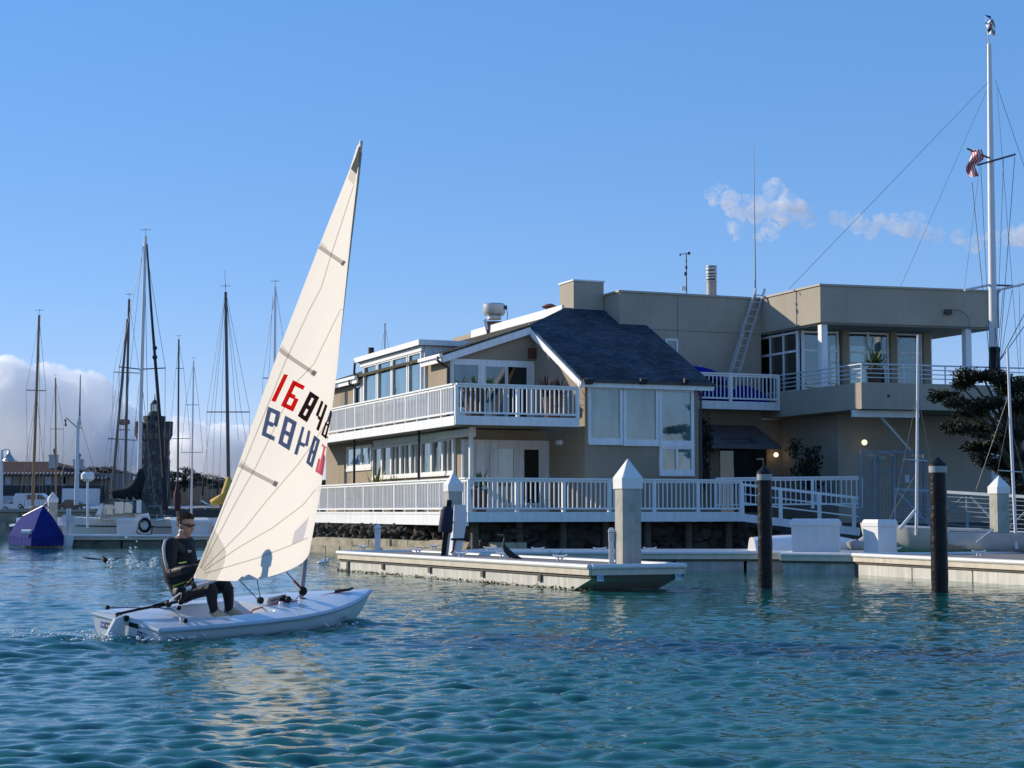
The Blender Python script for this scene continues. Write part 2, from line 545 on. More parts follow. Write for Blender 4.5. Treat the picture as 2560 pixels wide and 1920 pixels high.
def far_tree(px, py, Y, h, wd_, label, seed, base=None):
    rng = random.Random(seed)
    top = at(px, py, Y)
    z0 = (top.z - h) if base is None else base
    t = thing('cypress_tree', label, 'tree', V((top.x, Y, z0)), 'trees along the far hill')
    tr = MB(); tr.tube([(top.x, Y, z0 - 1), (top.x + 0.2, Y, z0 + h * 0.5), (top.x, Y, z0 + h * 0.85)], [0.35, 0.25, 0.1], 6)
    for k in range(4):
        a = rng.uniform(0, 6.28)
        tr.tube([(top.x + 0.1, Y, z0 + h * (0.4 + 0.1 * k)), (top.x + math.cos(a) * wd_ * 0.4, Y + math.sin(a) * wd_ * 0.4, z0 + h * (0.6 + 0.1 * k))], [0.15, 0.06], 5)
    tr.build('trunk', bark, t)
    cr = MB()
    for k in range(20):
        a, q = rng.uniform(0, 6.28), rng.random() ** 0.5
        zc = rng.uniform(0.12, 0.95)
        ww = wd_ * 0.5 * (1.1 - abs(zc - 0.5) * 1.1)
        leaf_cloud(cr, (top.x + math.cos(a) * q * ww, Y + math.sin(a) * q * ww, z0 + h * zc), (wd_ * 0.20, wd_ * 0.20, h * 0.08), 130, h * 0.075, rng)
    cr.build('crown', far_leaf, t)
FT = [(205, 1166, 5.5, 8.0, 'round dark tree just above the white chimney end of the tiled house'),
      (262, 1160, 6.0, 10.0, 'widest dark tree on the far hill between the house and the stone tower'),
      (305, 1178, 4.5, 8.0, 'low dark tree against the left side of the stone tower'),
      (60, 1148, 5.0, 9.0, 'dark tree crown showing over the red tiled roof'),
      (430, 1178, 5.5, 8.0, 'dark tree just beside the right foot of the stone tower'),
      (462, 1166, 5.0, 7.0, 'tallest slim tree on the hill right of the stone tower'),
      (506, 1180, 4.5, 9.0, 'spreading flat tree on the hill between two bare masts'),
      (545, 1194, 3.0, 6.0, 'small last tree on the hill before the white sail'),
      (795, 1196, 4.0, 6.0, 'dark tree seen between the sail and the clubhouse wall')]
for i, (px, py, h, wd_, lb) in enumerate(FT):
    far_tree(px, py, 395, h, wd_, lb, 40 + i)

# ================================================================ left shore: seawall, house, stone tower, vehicles
stone_old = mat('old_seawall_stone', (0.34, 0.31, 0.25), 0.95, 0.25, 1.2, 0.6, 8, stain=((0.12, 0.11, 0.09), 0.9, 0.7))
t = thing('stone_seawall', 'weathered pale stone seawall below the parked vehicles', 'seawall', V((-30, 96.4, 0)))
rng = random.Random(3)
bl = [MB().box((0, 0, 0), (1.5, 0.5, 0.52)).mesh('seawall_block'), MB().box((0, 0, 0), (1.2, 0.5, 0.50)).mesh('seawall_block')]
for b_ in bl: b_.materials.append(stone_old)
for r_ in range(5):
    x = -34.0 - 0.4 * (r_ % 2)
    while x < -24.0:
        k = rng.randint(0, 1); w_ = (1.5, 1.2)[k]
        inst('stone_block', bl[k], t, (x + w_ / 2, 96.7 + rng.uniform(-0.03, 0.03), -0.93 + r_ * 0.53))
        x += w_ + 0.03
co = MB(); co.ob((-34.5, 96.3, 1.48), (10.6, 0, 0), (0, 0.8, 0), (0, 0, 0.16)); co.build('coping', mat('coping_stone', (0.36, 0.33, 0.27), 0.9, 0.2, 1), t)

# low house with red tiled roof
tile = mat('red_roof_tile', (0.055, 0.020, 0.017), 0.85, 0.3, 0.8, 0.5, 6)
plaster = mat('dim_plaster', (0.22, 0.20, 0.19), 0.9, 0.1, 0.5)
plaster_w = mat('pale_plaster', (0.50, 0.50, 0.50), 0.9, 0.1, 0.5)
dpane = glass('dark_pane', (0.008, 0.012, 0.016), 0.02)
YH = 265.0
def hx(px, py=1270): return at(px, py, YH).x
def hz(py): return at(100, py, YH).z
t = thing('tiled_house', 'long low house with red tiled roof and white chimneys', 'house', V((hx(110), YH, 1.1)))
m = MB(); m.ob((hx(-60), YH, 1.0), (hx(300) - hx(-60), 0, 0), (0, 9, 0), (0, 0, hz(1183) - 1.0)); m.build('wall', plaster, t)
rf = MB()
z0, z1 = hz(1186), hz(1152)
x0, x1, x2, x3 = hx(-70), hx(240), hx(-60), hx(115)
rf.add([(x0, YH - 1.1, z0), (x1, YH - 1.1, z0), (x1, YH + 10, z0), (x0, YH + 10, z0), (x2, YH + 4.5, z1), (x3, YH + 4.5, z1)], [(0, 1, 5, 4), (1, 2, 5), (2, 3, 4, 5), (3, 0, 4), (3, 2, 1, 0)])
zz0, zz1 = hz(1197), hz(1180)
rf.add([(hx(190), YH - 2, zz0), (hx(278), YH - 2, zz0), (hx(278), YH + 8, zz0), (hx(190), YH + 8, zz0), (hx(195), YH + 3, zz1), (hx(232), YH + 3, zz1)], [(0, 1, 5, 4), (1, 2, 5), (2, 3, 4, 5), (3, 0, 4), (3, 2, 1, 0)])
rfo = rf.build('roof', tile, t)
tl = MB().tube([(0, 0, 0), (0, 0.9, 0.22)], 0.13, 6).mesh('roof_tile_end'); tl.materials.append(mat('pale_tile_end', (0.50, 0.42, 0.36), 0.8, 0.15, 2))
x = x0 + 0.2
while x < x1 - 0.2:
    inst('eave_tile', tl, rfo, (x, YH - 1.22, z0 + 0.02)); x += 0.56
x = hx(215)
while x < hx(277):
    inst('eave_tile', tl, rfo, (x, YH - 2.12, zz0 + 0.02)); x += 0.56
for px, w_, yt, yb in ((123, 1.25, 1138, 1166), (186, 1.4, 1150, 1186)):
    c = MB(); c.ob((hx(px) - w_ / 2, YH + 1.5, hz(yb) - 0.8), (w_, 0, 0), (0, 1.0, 0), (0, 0, hz(yt) - hz(yb) + 0.8))
    c.ob((hx(px) - w_ / 2 - 0.12, YH + 1.38, hz(yt)), (w_ + 0.24, 0, 0), (0, 1.24, 0), (0, 0, 0.15))
    ch = c.build('chimney', plaster_w, rfo)
    c = MB(); c.lathe([(0.14, 0), (0.16, 0.5), (0.28, 0.55), (0.20, 0.85), (0.05, 1.0)], (hx(px) + 0.1, YH + 2, hz(yt) + 0.15), 8)
    c.build('chimney_pot', dark_metal, rfo)
def hwin(a, b_, y0, y1, blind=False):
    c = MB(); c.ob((hx(a), YH - 0.06, hz(y1)), (hx(b_) - hx(a), 0, 0), (0, 0.05, 0), (0, 0, hz(y0) - hz(y1)))
    w_ = c.build('window', plaster_w if blind else dpane, t)
    c = MB(); zb = hz(y1)
    c.ob((hx(a) - 0.05, YH - 0.12, zb - 0.1), (hx(b_) - hx(a) + 0.1, 0, 0), (0, 0.10, 0), (0, 0, 0.09)); c.build('sill', plaster_w, w_)
for k in range(9):
    hwin(12 + k * 20, 26 + k * 20, 1192, 1210, k in (0, 5))
hwin(157, 163, 1192, 1212, True); hwin(184, 194, 1190, 1213, True)
c = MB(); c.ob((hx(-40), YH - 2.6, 1.0), (hx(262) - hx(-40), 0, 0), (0, 2.2, 0), (0, 0, hz(1215) - 1.0)); c.build('terrace_wall', mat('dark_wall', (0.045, 0.045, 0.05), 0.9, 0.1, 1), t)
c = MB(); c.ob((hx(-40), YH - 2.7, 1.0), (hx(130) - hx(-40), 0, 0), (0, 0.08, 0), (0, 0, hz(1240) - 1.0)); c.build('base_wall', plaster_w, t)

# stone tower with lantern
YT = 130.0
tx = at(383, 1250, YT).x
def tz(py): return at(383, py, YT).z
def tw(n_): return n_ * YT / F
stone_d = mat('dark_tower_stone', (0.085, 0.080, 0.075), 0.95, 0.45, 0.9, 0.5, 5)
stone_l = mat('tower_stone_light', (0.15, 0.14, 0.125), 0.95, 0.4, 1.5, 0.5, 5)
t = thing('stone_tower', 'dark round stone lighthouse tower with battlements and glass lantern', 'tower', V((tx, YT, 1.1)))
m = MB()
m.lathe([(tw(42), 0), (tw(40), tz(1200)), (tw(38), tz(1104)), (tw(40), tz(1096)), (tw(40), tz(1072)), (tw(28), tz(1072)), (tw(26), tz(1052)), (tw(20), tz(1051)), (tw(15), tz(1034)), (tw(13), tz(1029))], (tx, YT, 0), 20)
m.build('shaft', stone_d, t)
rng = random.Random(12)
st = MB(); z = 1.0
while z < tz(1082):
    hgt = rng.uniform(0.24, 0.40); r_ = tw(40.5) - (z - 1) * 0.028
    nst = 22; off = rng.random()
    for k in range(nst):
        a = 2 * math.pi * (k + off + rng.uniform(-0.15, 0.15)) / nst
        if math.sin(a) > 0.45: continue
        w_ = 2 * math.pi * r_ / nst * rng.uniform(0.70, 0.92); d_ = rng.uniform(0.04, 0.12)
        ca, sa = math.cos(a), math.sin(a)
        p = V((tx + ca * (r_ - 0.15), YT + sa * (r_ - 0.15), z))
        st.ob(p - V((-sa, ca, 0)) * w_ / 2, V((-sa, ca, 0)) * w_, V((ca, sa, 0)) * (0.15 + d_), Z * hgt * 0.86, rng.choice((0, 0, 1)))
    z += hgt
tag(st.build('rough_stones', [stone_d, stone_l], t), kind='stuff')
mer = MB().box((0, 0, 0.18), (0.30, 0.40, 0.36)).mesh('merlon'); mer.materials.append(stone_d)
for k in range(10):
    a = 2 * math.pi * (k + 0.3) / 10
    o = inst('merlon', mer, t, (tx + math.cos(a) * tw(34), YT + math.sin(a) * tw(36), tz(1072)), a)
for k in range(8):
    a = 2 * math.pi * k / 8
    inst('merlon', mer, t, (tx + math.cos(a) * tw(22), YT + math.sin(a) * tw(22), tz(1052)), a)
for sx in (-1, 1):
    c = MB(); c.lathe([(0.1, 0), (0.32, 0.5), (0.34, 1.5), (0.30, 1.55)], (tx + sx * tw(37), YT - 0.2, tz(1104)), 10); c.build('turret', stone_d, t)
ar = MB()
for k in range(9):
    a = math.pi + (k + 0.5) * math.pi / 9
    p = V((tx + math.cos(a) * tw(38.5), YT + math.sin(a) * tw(38.5), tz(1100)))
    ar.tube([p + Z * (0.0), p + Z * 0.45], [0.14, 0.2], 6)
ar.build('corbel', stone_l, t)
lg = MB(); lg.lathe([(tw(9.5), 0), (tw(9.5), tz(1010) - tz(1028))], (tx, YT, tz(1028)), 8)
lan = lg.build('lantern', glass('lantern_glass', (0.85, 0.84, 0.70), 0.05, clear=0.6), t)
c = MB()
for k in range(8):
    a = 2 * math.pi * k / 8
    p = V((tx + math.cos(a) * tw(10), YT + math.sin(a) * tw(10), tz(1028)))
    c.tube([p, p + Z * (tz(1010) - tz(1028))], 0.03, 5)
c.build('lantern_bar', dark_metal, lan)
c = MB(); c.lathe([(tw(12), tz(1010)), (tw(9), tz(1006)), (tw(3), tz(1000)), (tw(1), tz(997)), (tw(2.2), tz(994)), (tw(0.6), tz(991)), (tw(1.8), tz(988)), (0.01, tz(985))], (tx, YT, 0), 12); c.build('cap', dark_metal, t)

# vehicles on the left shore
carw = mat('white_car_paint', (0.72, 0.73, 0.75), 0.3, 0.03, 1, coat=0.5)
card = mat('dark_car_paint', (0.02, 0.02, 0.025), 0.25, 0.05, 1, coat=0.6)
tyre = mat('tyre', (0.015, 0.015, 0.016), 0.8, 0.1, 5)
def vehicle(name, label, cat, px, Y, prof, wdt, paint, wheels, win, ground_z=1.1, flip=1, lights=True):
    """side profile of (x, z) points in metres, nose to the right when flip = 1"""
    c0 = V((at(px, 1270, Y).x, Y, ground_z))
    t = thing(name, label, cat, c0)
    b_ = MB(); b_.prism([c0 + V((flip * x, 0, z)) for x, z in prof], V((0, wdt, 0))); b_.build('body', paint, t, smooth=False)
    for wx in wheels:
        for yy in (-0.02, wdt - 0.2):
            w_ = MB(); q = c0 + V((flip * wx, yy, 0.33)); w_.tube([q, q + V((0, 0.22, 0))], 0.33, 14); wo = w_.build('wheel', tyre, t)
            w_ = MB(); q = c0 + V((flip * wx, yy - 0.015, 0.33)); w_.tube([q, q + V((0, 0.03, 0))], 0.19, 10); w_.build('rim', steel, wo)
    for poly in win:
        w_ = MB(); w_.prism([c0 + V((flip * x, -0.012, z)) for x, z in poly], V((0, 0.01, 0))); w_.build('window', dpane, t)
    return t
vehicle('van', 'white panel van parked on the quay behind the blue boat cover', 'van', 38, 235, [(-0.3, 0.35), (-0.3, 1.62), (0.0, 2.1), (3.6, 2.1), (4.4, 1.5), (4.9, 1.25), (5.0, 0.45), (4.9, 0.35)], 1.9, carw, (0.7, 4.1), [[(3.0, 1.25), (3.0, 1.9), (3.55, 1.9), (4.2, 1.4), (4.2, 1.25)], [(1.6, 1.25), (1.6, 1.9), (2.8, 1.9), (2.8, 1.25)]], 1.95)
vehicle('sedan_car', 'small white car parked just left of the panel van', 'car', 22, 240, [(-1.2, 0.3), (-1.2, 0.8), (-0.4, 0.95), (0.2, 1.4), (1.4, 1.4), (2.0, 0.95), (2.6, 0.85), (2.7, 0.3)], 1.7, carw, (-0.5, 1.9), [[(-0.2, 0.98), (0.28, 1.33), (1.3, 1.33), (1.75, 0.98)]], 1.62)
vehicle('box_truck', 'white box truck with tall cargo body parked by the tiled house', 'truck', 154, 228, [(0, 0.5), (0, 3.0), (4.6, 3.0), (4.6, 0.5)], 2.2, carw, (0.8, 3.8), [], 1.62)
vehicle('sedan_car', 'black car parked at the right foot of the stone tower', 'car', 455, 225, [(0, 0.3), (0, 0.9), (0.5, 1.05), (1.1, 1.62), (2.4, 1.5), (3.2, 1.0), (3.9, 0.9), (3.9, 0.3)], 1.7, card, (0.7, 3.1), [[(0.7, 1.08), (1.15, 1.42), (2.35, 1.42), (2.95, 1.08)]], 1.5)
vehicle('sedan_car', 'dark car parked between the boat cover and the box truck', 'car', 142, 222, [(0, 0.3), (0, 0.8), (0.6, 0.95), (1.1, 1.45), (2.4, 1.45), (3.1, 0.95), (3.8, 0.85), (3.8, 0.3)], 1.7, card, (0.7, 3.0), [[(0.8, 1.0), (1.2, 1.38), (2.3, 1.38), (2.8, 1.0)]], 1.62)
# raised quay the near vehicles stand on
q = MB(); q.ob((-120, 97.2, 0.5), (104, 0, 0), (0, 190, 0), (0, 0, 1.12)); tag(q.build('quay_road', asphalt), 'raised quay road behind the stone seawall', kind='structure')
# fence and street lamp
def lamppost(px, pyt, Y, label, arm):
    p = at(px, pyt, Y); t = thing('street_lamp', label, 'street lamp', V((p.x, Y, 1.62)))
    c = MB(); c.tube([(p.x, Y, 1.0), (p.x, Y, p.z)], [0.13, 0.08], 8); c.build('pole', white_spar, t)
    c = MB(); c.tube([(p.x, Y, p.z - 0.05), (p.x + arm * 0.5, Y, p.z + 0.05), (p.x + arm, Y, p.z)], 0.04, 6); c.build('arm', white_spar, t)
    c = MB(); c.lathe([(0.05, 0.0), (0.12, -0.25), (0.32, -0.55), (0.36, -0.62)], (p.x + arm, Y, p.z), 12); c.build('shade', steel, t)
lamppost(5, 1125, 98.5, 'pale street lamp with bell shade at the photo edge', 0.42)
# tall flagpole with gaff left of the tower
Y = 110
t = thing('flagpole', 'white flagpole with slanting gaff and small flag left of the tower', 'flagpole', V((at(192, 1250, Y).x, Y, 1.2)))
c = MB(); c.tube([at(191, 1262, Y), at(195, 1060, Y), at(199, 1040, Y)], [0.16, 0.11, 0.10], 8); c.build('pole', white_spar, t)
c = MB(); c.tube([at(199, 1045, Y), at(201, 937, Y)], [0.06, 0.03], 6); c.build('topmast', dark_spar, t)
c = MB(); c.tube([at(193, 1069, Y), at(165, 1044, Y)], 0.035, 6); c.tube([at(190, 1068, Y), at(205, 1070, Y)], 0.03, 5); c.build('gaff', dark_spar, t)
c = MB(); c.ob(at(194, 1062, Y), V((0.16, 0, 0)), V((0, 0.16, 0)), Z * 0.35); c.build('lantern', dark_metal, t)
fl = MB()
pts = [at(160, 1048, Y), at(166, 1049, Y), at(165, 1056, Y), at(167, 1065, Y), at(161, 1065, Y), at(163, 1056, Y)]
fl.prism(pts, V((0, 0.03, 0))); fl.build('flag', mat('small_dark_flag', (0.10, 0.03, 0.05), 0.8, 0.4, 3), t)
st = MB()
for a, b_ in (((199, 1050), (240, 1190)), ((199, 1050), (152, 1190))): st.tube([at(*a, Y), at(*b_, Y)], 0.012, 4)
st.build('stay', wire, t)

# ================================================================ CLUBHOUSE
def fu(px, v):
    k = (px - 1280) / F * 1.0029
    return (k * (ORG.y + v * Vv.y) - (ORG.x + v * Vv.x)) / (U.x - k * U.y)
def fv(px, u):
    k = (px - 1280) / F * 1.0029
    return (k * (ORG.y + u * U.y) - (ORG.x + u * U.x)) / (Vv.x - k * Vv.y)
def fz(py, u, v):
    p = B(u, v); k = p.y
    px = 1280 + F * p.x / k
    return at(px, py, k).z
def shingles(name, col, var):
    m = bpy.data.materials.new(name); m.use_nodes = True
    n, l = m.node_tree.nodes, m.node_tree.links
    b = n['Principled BSDF']; b.inputs['Roughness'].default_value = 0.9; b.inputs['Specular IOR Level'].default_value = 0.2
    tc = n.new('ShaderNodeTexCoord'); mp = n.new('ShaderNodeMapping')
    mp.inputs['Rotation'].default_value = (0, 0, -PHI)
    l.new(tc.outputs['Object'], mp.inputs['Vector'])
    br = n.new('ShaderNodeTexBrick')
    br.inputs['Scale'].default_value = 3.2
    br.inputs['Color1'].default_value = (*[c * (1 - var) for c in col], 1)
    br.inputs['Color2'].default_value = (*[c * (1 + var) for c in col], 1)
    br.inputs['Mortar'].default_value = (*[c * 0.35 for c in col], 1)
    br.inputs['Mortar Size'].default_value = 0.025
    br.inputs['Brick Width'].default_value = 0.7
    br.inputs['Row Height'].default_value = 0.42
    l.new(mp.outputs[0], br.inputs['Vector'])
    nz = n.new('ShaderNodeTexNoise'); nz.inputs['Scale'].default_value = 0.8; nz.inputs['Detail'].default_value = 8
    l.new(tc.outputs['Object'], nz.inputs['Vector'])
    r_ = n.new('ShaderNodeMapRange'); r_.inputs['From Min'].default_value, r_.inputs['From Max'].default_value = 0.3, 0.7
    r_.inputs['To Min'].default_value, r_.inputs['To Max'].default_value = 0.6, 1.45
    l.new(nz.outputs['Fac'], r_.inputs['Value'])
    mx = n.new('ShaderNodeVectorMath'); mx.operation = 'SCALE'
    l.new(br.outputs['Color'], mx.inputs[0]); l.new(r_.outputs[0], mx.inputs['Scale'])
    l.new(mx.outputs[0], b.inputs['Base Color'])
    bp = n.new('ShaderNodeBump'); bp.inputs['Strength'].default_value = 0.8; bp.inputs['Distance'].default_value = 0.03
    l.new(br.outputs['Fac'], bp.inputs['Height']); bp.invert = True
    l.new(bp.outputs[0], b.inputs['Normal'])
    return m
sh_shaded = shingles('shade_tone_shingles', (0.036, 0.056, 0.078), 0.35)  # skylit shade of the front slope is mixed into the shingle colour
sh_sunlit = shingles('sunlit_tone_shingles', (0.085, 0.080, 0.050), 0.4)  # same shingles, browned to hold the grazing sun of the left slope

club = thing('clubhouse', 'two-storey tan stucco waterfront clubhouse with white railed decks and dark shingled roof', 'building', B(6, 6, 1.1))
m = MB(); m.bb(1.45, 9.0, 4.6, 21.8, 0.6, 4.36); m.build('lower_wall', stucco, club)
# upper wing under the left-hand roof slope
def ls(u): return 7.13 + (u - 1.25) * 0.342
m = MB(); m.prism([B(1.45, 5.9, 4.36), B(4.77, 5.9, 4.36), B(4.77, 5.9, ls(4.77) - 0.12), B(1.45, 5.9, ls(1.45) - 0.12)], Vv * 15.9); m.build('upper_wall', stucco, club)
m = MB(); m.prism([B(4.77, 7.75, 4.36), B(6.75, 7.75, 4.36), B(6.75, 7.75, ls(6.75) - 0.12), B(4.77, 7.75, ls(4.77) - 0.12)], Vv * 14.05); m.build('upper_wall', stucco, club)
# bay with sloping top
def rs(v): return 6.05 + (v - 1.5) * 0.5
m = MB(); m.prism([B(4.77, 1.5, 1.3), B(4.77, 6.46, 1.3), B(4.77, 6.46, rs(6.46) - 0.14), B(4.77, 1.5, rs(1.5) - 0.14)], U * 4.35); m.build('bay_wall', stucco, club)
# tall block behind with parapet
m = MB(); m.bb(8.47, 14.55, 6.46, 20, 0.6, 9.72); m.build('back_wall', stucco_shade, club)
m = MB(); m.bb(8.42, 14.6, 6.41, 20.05, 9.722, 9.80); m.build('parapet_cap', mat('cap_metal', (0.40, 0.36, 0.31), 0.6, 0.1, 1), club)
m = MB(); m.bb(6.75, 8.45, 7.85, 20, 4.4, 9.22); m.build('upper_wall', stucco_shade, club)
m = MB(); m.bb(7.18, 8.44, 7.78, 9.1, 8.9, 10.25); bx = m.build('chimney_stack', stucco_shade, club)
m = MB(); m.bb(7.14, 8.48, 7.74, 9.14, 10.252, 10.31); m.build('stack_cap', white, bx)
# expansion joints in the tall wall
m = MB()
m.bb(8.5, 14.5, 6.452, 6.459, 8.36, 8.375)
for u_ in (10.9,): m.bb(u_, u_ + 0.015, 6.452, 6.459, 5.7, 9.7)
m.build('joint_line', mat('joint_shadow', (0.10, 0.09, 0.08), 0.9, 0), club)

# roofs
def roof(name, pts, zf, th, material, parent):
    q = MB(); top = [B(u, v, zf(u, v)) for u, v in pts]; q.prism([p - Z * th for p in top], Z * th); return q.build(name, material, parent)
rf_front = roof('roof', [(4.60, 1.32), (9.58, 1.32), (9.58, 6.44), (8.455, 6.44), (8.455, 7.76), (6.75, 7.76), (4.60, 5.93)], lambda u, v: rs(v), 0.10, sh_shaded, club)
rf_left = roof('roof', [(1.18, 5.72), (4.60, 5.72), (4.62, 5.97), (6.74, 7.80), (6.74, 22.1), (1.18, 22.1)], lambda u, v: ls(u), 0.10, sh_sunlit, club)
# white verge boards and eave boards
def board(parent, p, q, w, h, name='fascia_board', mt=white):
    b_ = MB(); b_.beam(p, q, w, h); return b_.build(name, mt, parent)
board(rf_front, B(4.56, 1.30, rs(1.3) - 0.20), B(4.56, 5.75, rs(5.75) - 0.20), 0.07, 0.22)
board(rf_front, B(4.60, 1.29, rs(1.32) - 0.19), B(9.58, 1.29, rs(1.32) - 0.19), 0.06, 0.17)
board(rf_front, B(9.61, 1.30, rs(1.3) - 0.17), B(9.61, 6.4, rs(6.4) - 0.17), 0.05, 0.18)
board(rf_left, B(1.16, 5.69, ls(1.16) - 0.22), B(4.56, 5.69, ls(4.56) - 0.22), 0.06, 0.24)
board(rf_left, B(1.15, 5.72, ls(1.18) - 0.22), B(1.15, 8.05, ls(1.18) - 0.22), 0.06, 0.22)
board(rf_left, B(1.15, 16.1, ls(1.18) - 0.22), B(1.15, 22.1, ls(1.18) - 0.22), 0.06, 0.22)
m = MB(); m.bb(1.03, 1.14, 5.66, 8.05, 6.95, 7.07); m.build('gutter', rail_white, rf_left)
m = MB(); m.bb(1.03, 1.14, 16.1, 22.1, 6.95, 7.07); m.build('gutter', rail_white, rf_left)
m = MB(); m.bb(4.6, 9.6, 1.19, 1.27, rs(1.32) - 0.12, rs(1.32) - 0.01); m.build('gutter', dark_metal, rf_front)
# white upstand along the top of the left slope
m = MB(); m.bb(6.70, 6.80, 7.79, 17.6, ls(6.75) - 0.05, ls(6.75) + 0.30); m.build('roof_upstand', white, club)
# long glazed dormer on the left
m = MB(); m.bb(1.35, 3.6, 8.2, 16.0, 5.6, 7.60); dm = m.build('dormer_wall', white, club)
m = MB(); m.bb(1.12, 3.75, 8.05, 16.25, 7.602, 7.79); m.build('dormer_roof', shingles('dormer_shingles', (0.07, 0.07, 0.06), 0.3), dm)
m = MB(); m.bb(1.05, 1.11, 8.02, 16.28, 7.60, 7.80); m.bb(1.05, 3.3, 7.98, 8.04, 7.60, 7.80); m.bb(1.22, 1.32, 8.2, 16.0, 7.40, 7.598); m.build('dormer_trim', white, dm)

blue_pane = glass('blue_reflecting_pane', (0.06, 0.09, 0.09), 0.30)
teal_pane = glass('teal_pane', (0.085, 0.150, 0.150), 0.13)
teal_dark = glass('dim_teal_pane', (0.05, 0.09, 0.10), 0.10)
dark_pane = glass('dark_door_pane', (0.006, 0.008, 0.012), 0.05)
def win(parent, p, a, nrm, w, h, pane, fw=0.07, mull=(), trans=(), proud=0.05, name='window'):
    """window standing on a wall: pane with its frame; p is the lower corner on the wall"""
    p, a, nrm = V(p), V(a), V(nrm)
    q = MB(); q.ob(p + nrm * 0.004, a * w, Z * h, nrm * 0.018)
    o = q.build(name, pane, parent)
    f = MB()
    f.ob(p - a * fw + nrm * 0.003, a * (w + 2 * fw), Z * fw, nrm * proud)
    f.ob(p - a * fw - Z * fw + nrm * 0.003, a * (w + 2 * fw), Z * (fw - 0.002), nrm * (proud + 0.02))
    f.ob(p - a * fw + Z * (h - 0.002) + nrm * 0.003, a * (w + 2 * fw), Z * fw, nrm * proud)
    f.ob(p - a * fw + Z * fw + nrm * 0.003, a * fw, Z * (h - fw - 0.003), nrm * (proud - 0.003))
    f.ob(p + a * w + Z * fw + nrm * 0.003, a * fw, Z * (h - fw - 0.003), nrm * (proud - 0.003))
    for t_ in mull: f.ob(p + a * (w * t_ - fw * 0.4) + Z * fw + nrm * 0.024, a * fw * 0.8, Z * (h - fw - 0.004), nrm * (proud - 0.03))
    for t_ in trans: f.ob(p + Z * (h * t_ - fw * 0.4) + nrm * 0.024, a * w, Z * fw * 0.8, nrm * (proud - 0.035))
    f.build('frame', white, o)
    return o
NF, NL = -Vv, -U
# dormer panes on the left side (u = 1.35)
for v0, v1 in ((8.45, 9.75), (10.05, 11.75), (12.0, 13.6), (13.9, 15.5)):
    win(dm, B(1.35, v1, 5.75), -Vv, NL, v1 - v0, 1.6, blue_pane, 0.09, proud=0.09)
win(club, B(1.45, 17.35, 5.75), -Vv, NL, 0.9, 1.1, blue_pane, 0.14)
# long window band of the lower left wall
win(club, B(1.45, 18.3, 3.30), -Vv, NL, 1.9, 0.80, blue_pane, 0.12, mull=(0.5,))
win(club, B(1.45, 16.2, 3.30), -Vv, NL, 1.2, 0.80, blue_pane, 0.12)
for k in range(8):
    v1 = 14.5 - k * 1.19
    win(club, B(1.45, v1, 2.85), -Vv, NL, 1.02, 1.15, glass('verandah_pane', (0.05, 0.06, 0.06), 0.22), 0.085, mull=(0.45,) if k in (2, 3, 4, 7) else (), proud=0.10)
m = MB(); m.bb(1.40, 1.45, 4.9, 14.6, 4.10, 4.34); m.build('window_head', white, club)
# gable wall of the upper deck: band of window and sliding door
def front_rect(px0, px1, py0, py1, v):
    u0, u1 = fu(px0, v), fu(px1, v)
    return u0, u1, fz(py1, (u0 + u1) / 2, v), fz(py0, (u0 + u1) / 2, v)
m = MB(); u0, u1, z0, z1 = front_rect(1125, 1335, 900, 1040, 5.9); m.bb(u0, u1, 5.86, 5.897, 4.7, z1); pn = m.build('door_surround', white, club)
u0, u1, z0, z1 = front_rect(1133, 1194, 912, 960, 5.86); win(pn, B(u0, 5.86, 5.15), U, NF, u1 - u0, z1 - 5.15, teal_dark, 0.05)
u0, u1, z0, z1 = front_rect(1213, 1262, 917, 960, 5.86); win(pn, B(u0, 5.86, 4.75), U, NF, u1 - u0, z1 - 4.75, teal_dark, 0.04)
u0, u1, z0, z1 = front_rect(1269, 1316, 918, 960, 5.86); win(pn, B(u0, 5.86, 4.75), U, NF, u1 - u0, z1 - 4.75, dark_pane, 0.04)
# lower front: white wall with windows and glazed doors
m = MB(); m.bb(1.46, 4.76, 4.52, 4.597, 1.48, 4.0); pw = m.build('door_surround', white, club)
for (a_, b_, y0, y1, pmt, zb) in ((1160, 1190, 1108, 1180, teal_dark, 2.25), (1212, 1224, 1108, 1180, teal_dark, 2.25), (1246, 1283, 1122, 1200, teal_pane, 1.75), (1309, 1346, 1124, 1200, dark_pane, 1.75)):
    u0, u1, z0, z1 = front_rect(a_, b_, y0, y1, 4.52); win(pw, B(u0, 4.52, zb), U, NF, u1 - u0, z1 - zb, pmt, 0.05)
# bay windows
for (a_, b_, y0, y1) in ((1476, 1547, 975, 1104), (1564, 1637, 976, 1107), (1653, 1725, 980, 1110)):
    u0, u1, z0, z1 = front_rect(a_, b_, y0, y1, 1.5); win(club, B(u0, 1.5, z0), U, NF, u1 - u0, z1 - z0, teal_pane, 0.115, proud=0.07)
u0, u1, z0, z1 = front_rect(1653, 1725, 1123, 1182, 1.5); win(club, B(u0, 1.5, z0), U, NF, u1 - u0, z1 - z0, teal_pane, 0.115, mull=(0.5,), proud=0.072)
m = MB(); u0, u1, z0, z1 = front_rect(1466, 1738, 958, 972, 1.5); m.bb(u0, u1, 1.42, 1.497, z0 + 0.02, z1); m.build('window_head', white, club)
# small window in the tall wall
u0, u1, z0, z1 = front_rect(1668, 1690, 852, 885, 6.46); win(club, B(u0, 6.46, z0), U, NF, u1 - u0, z1 - z0, teal_dark, 0.08)

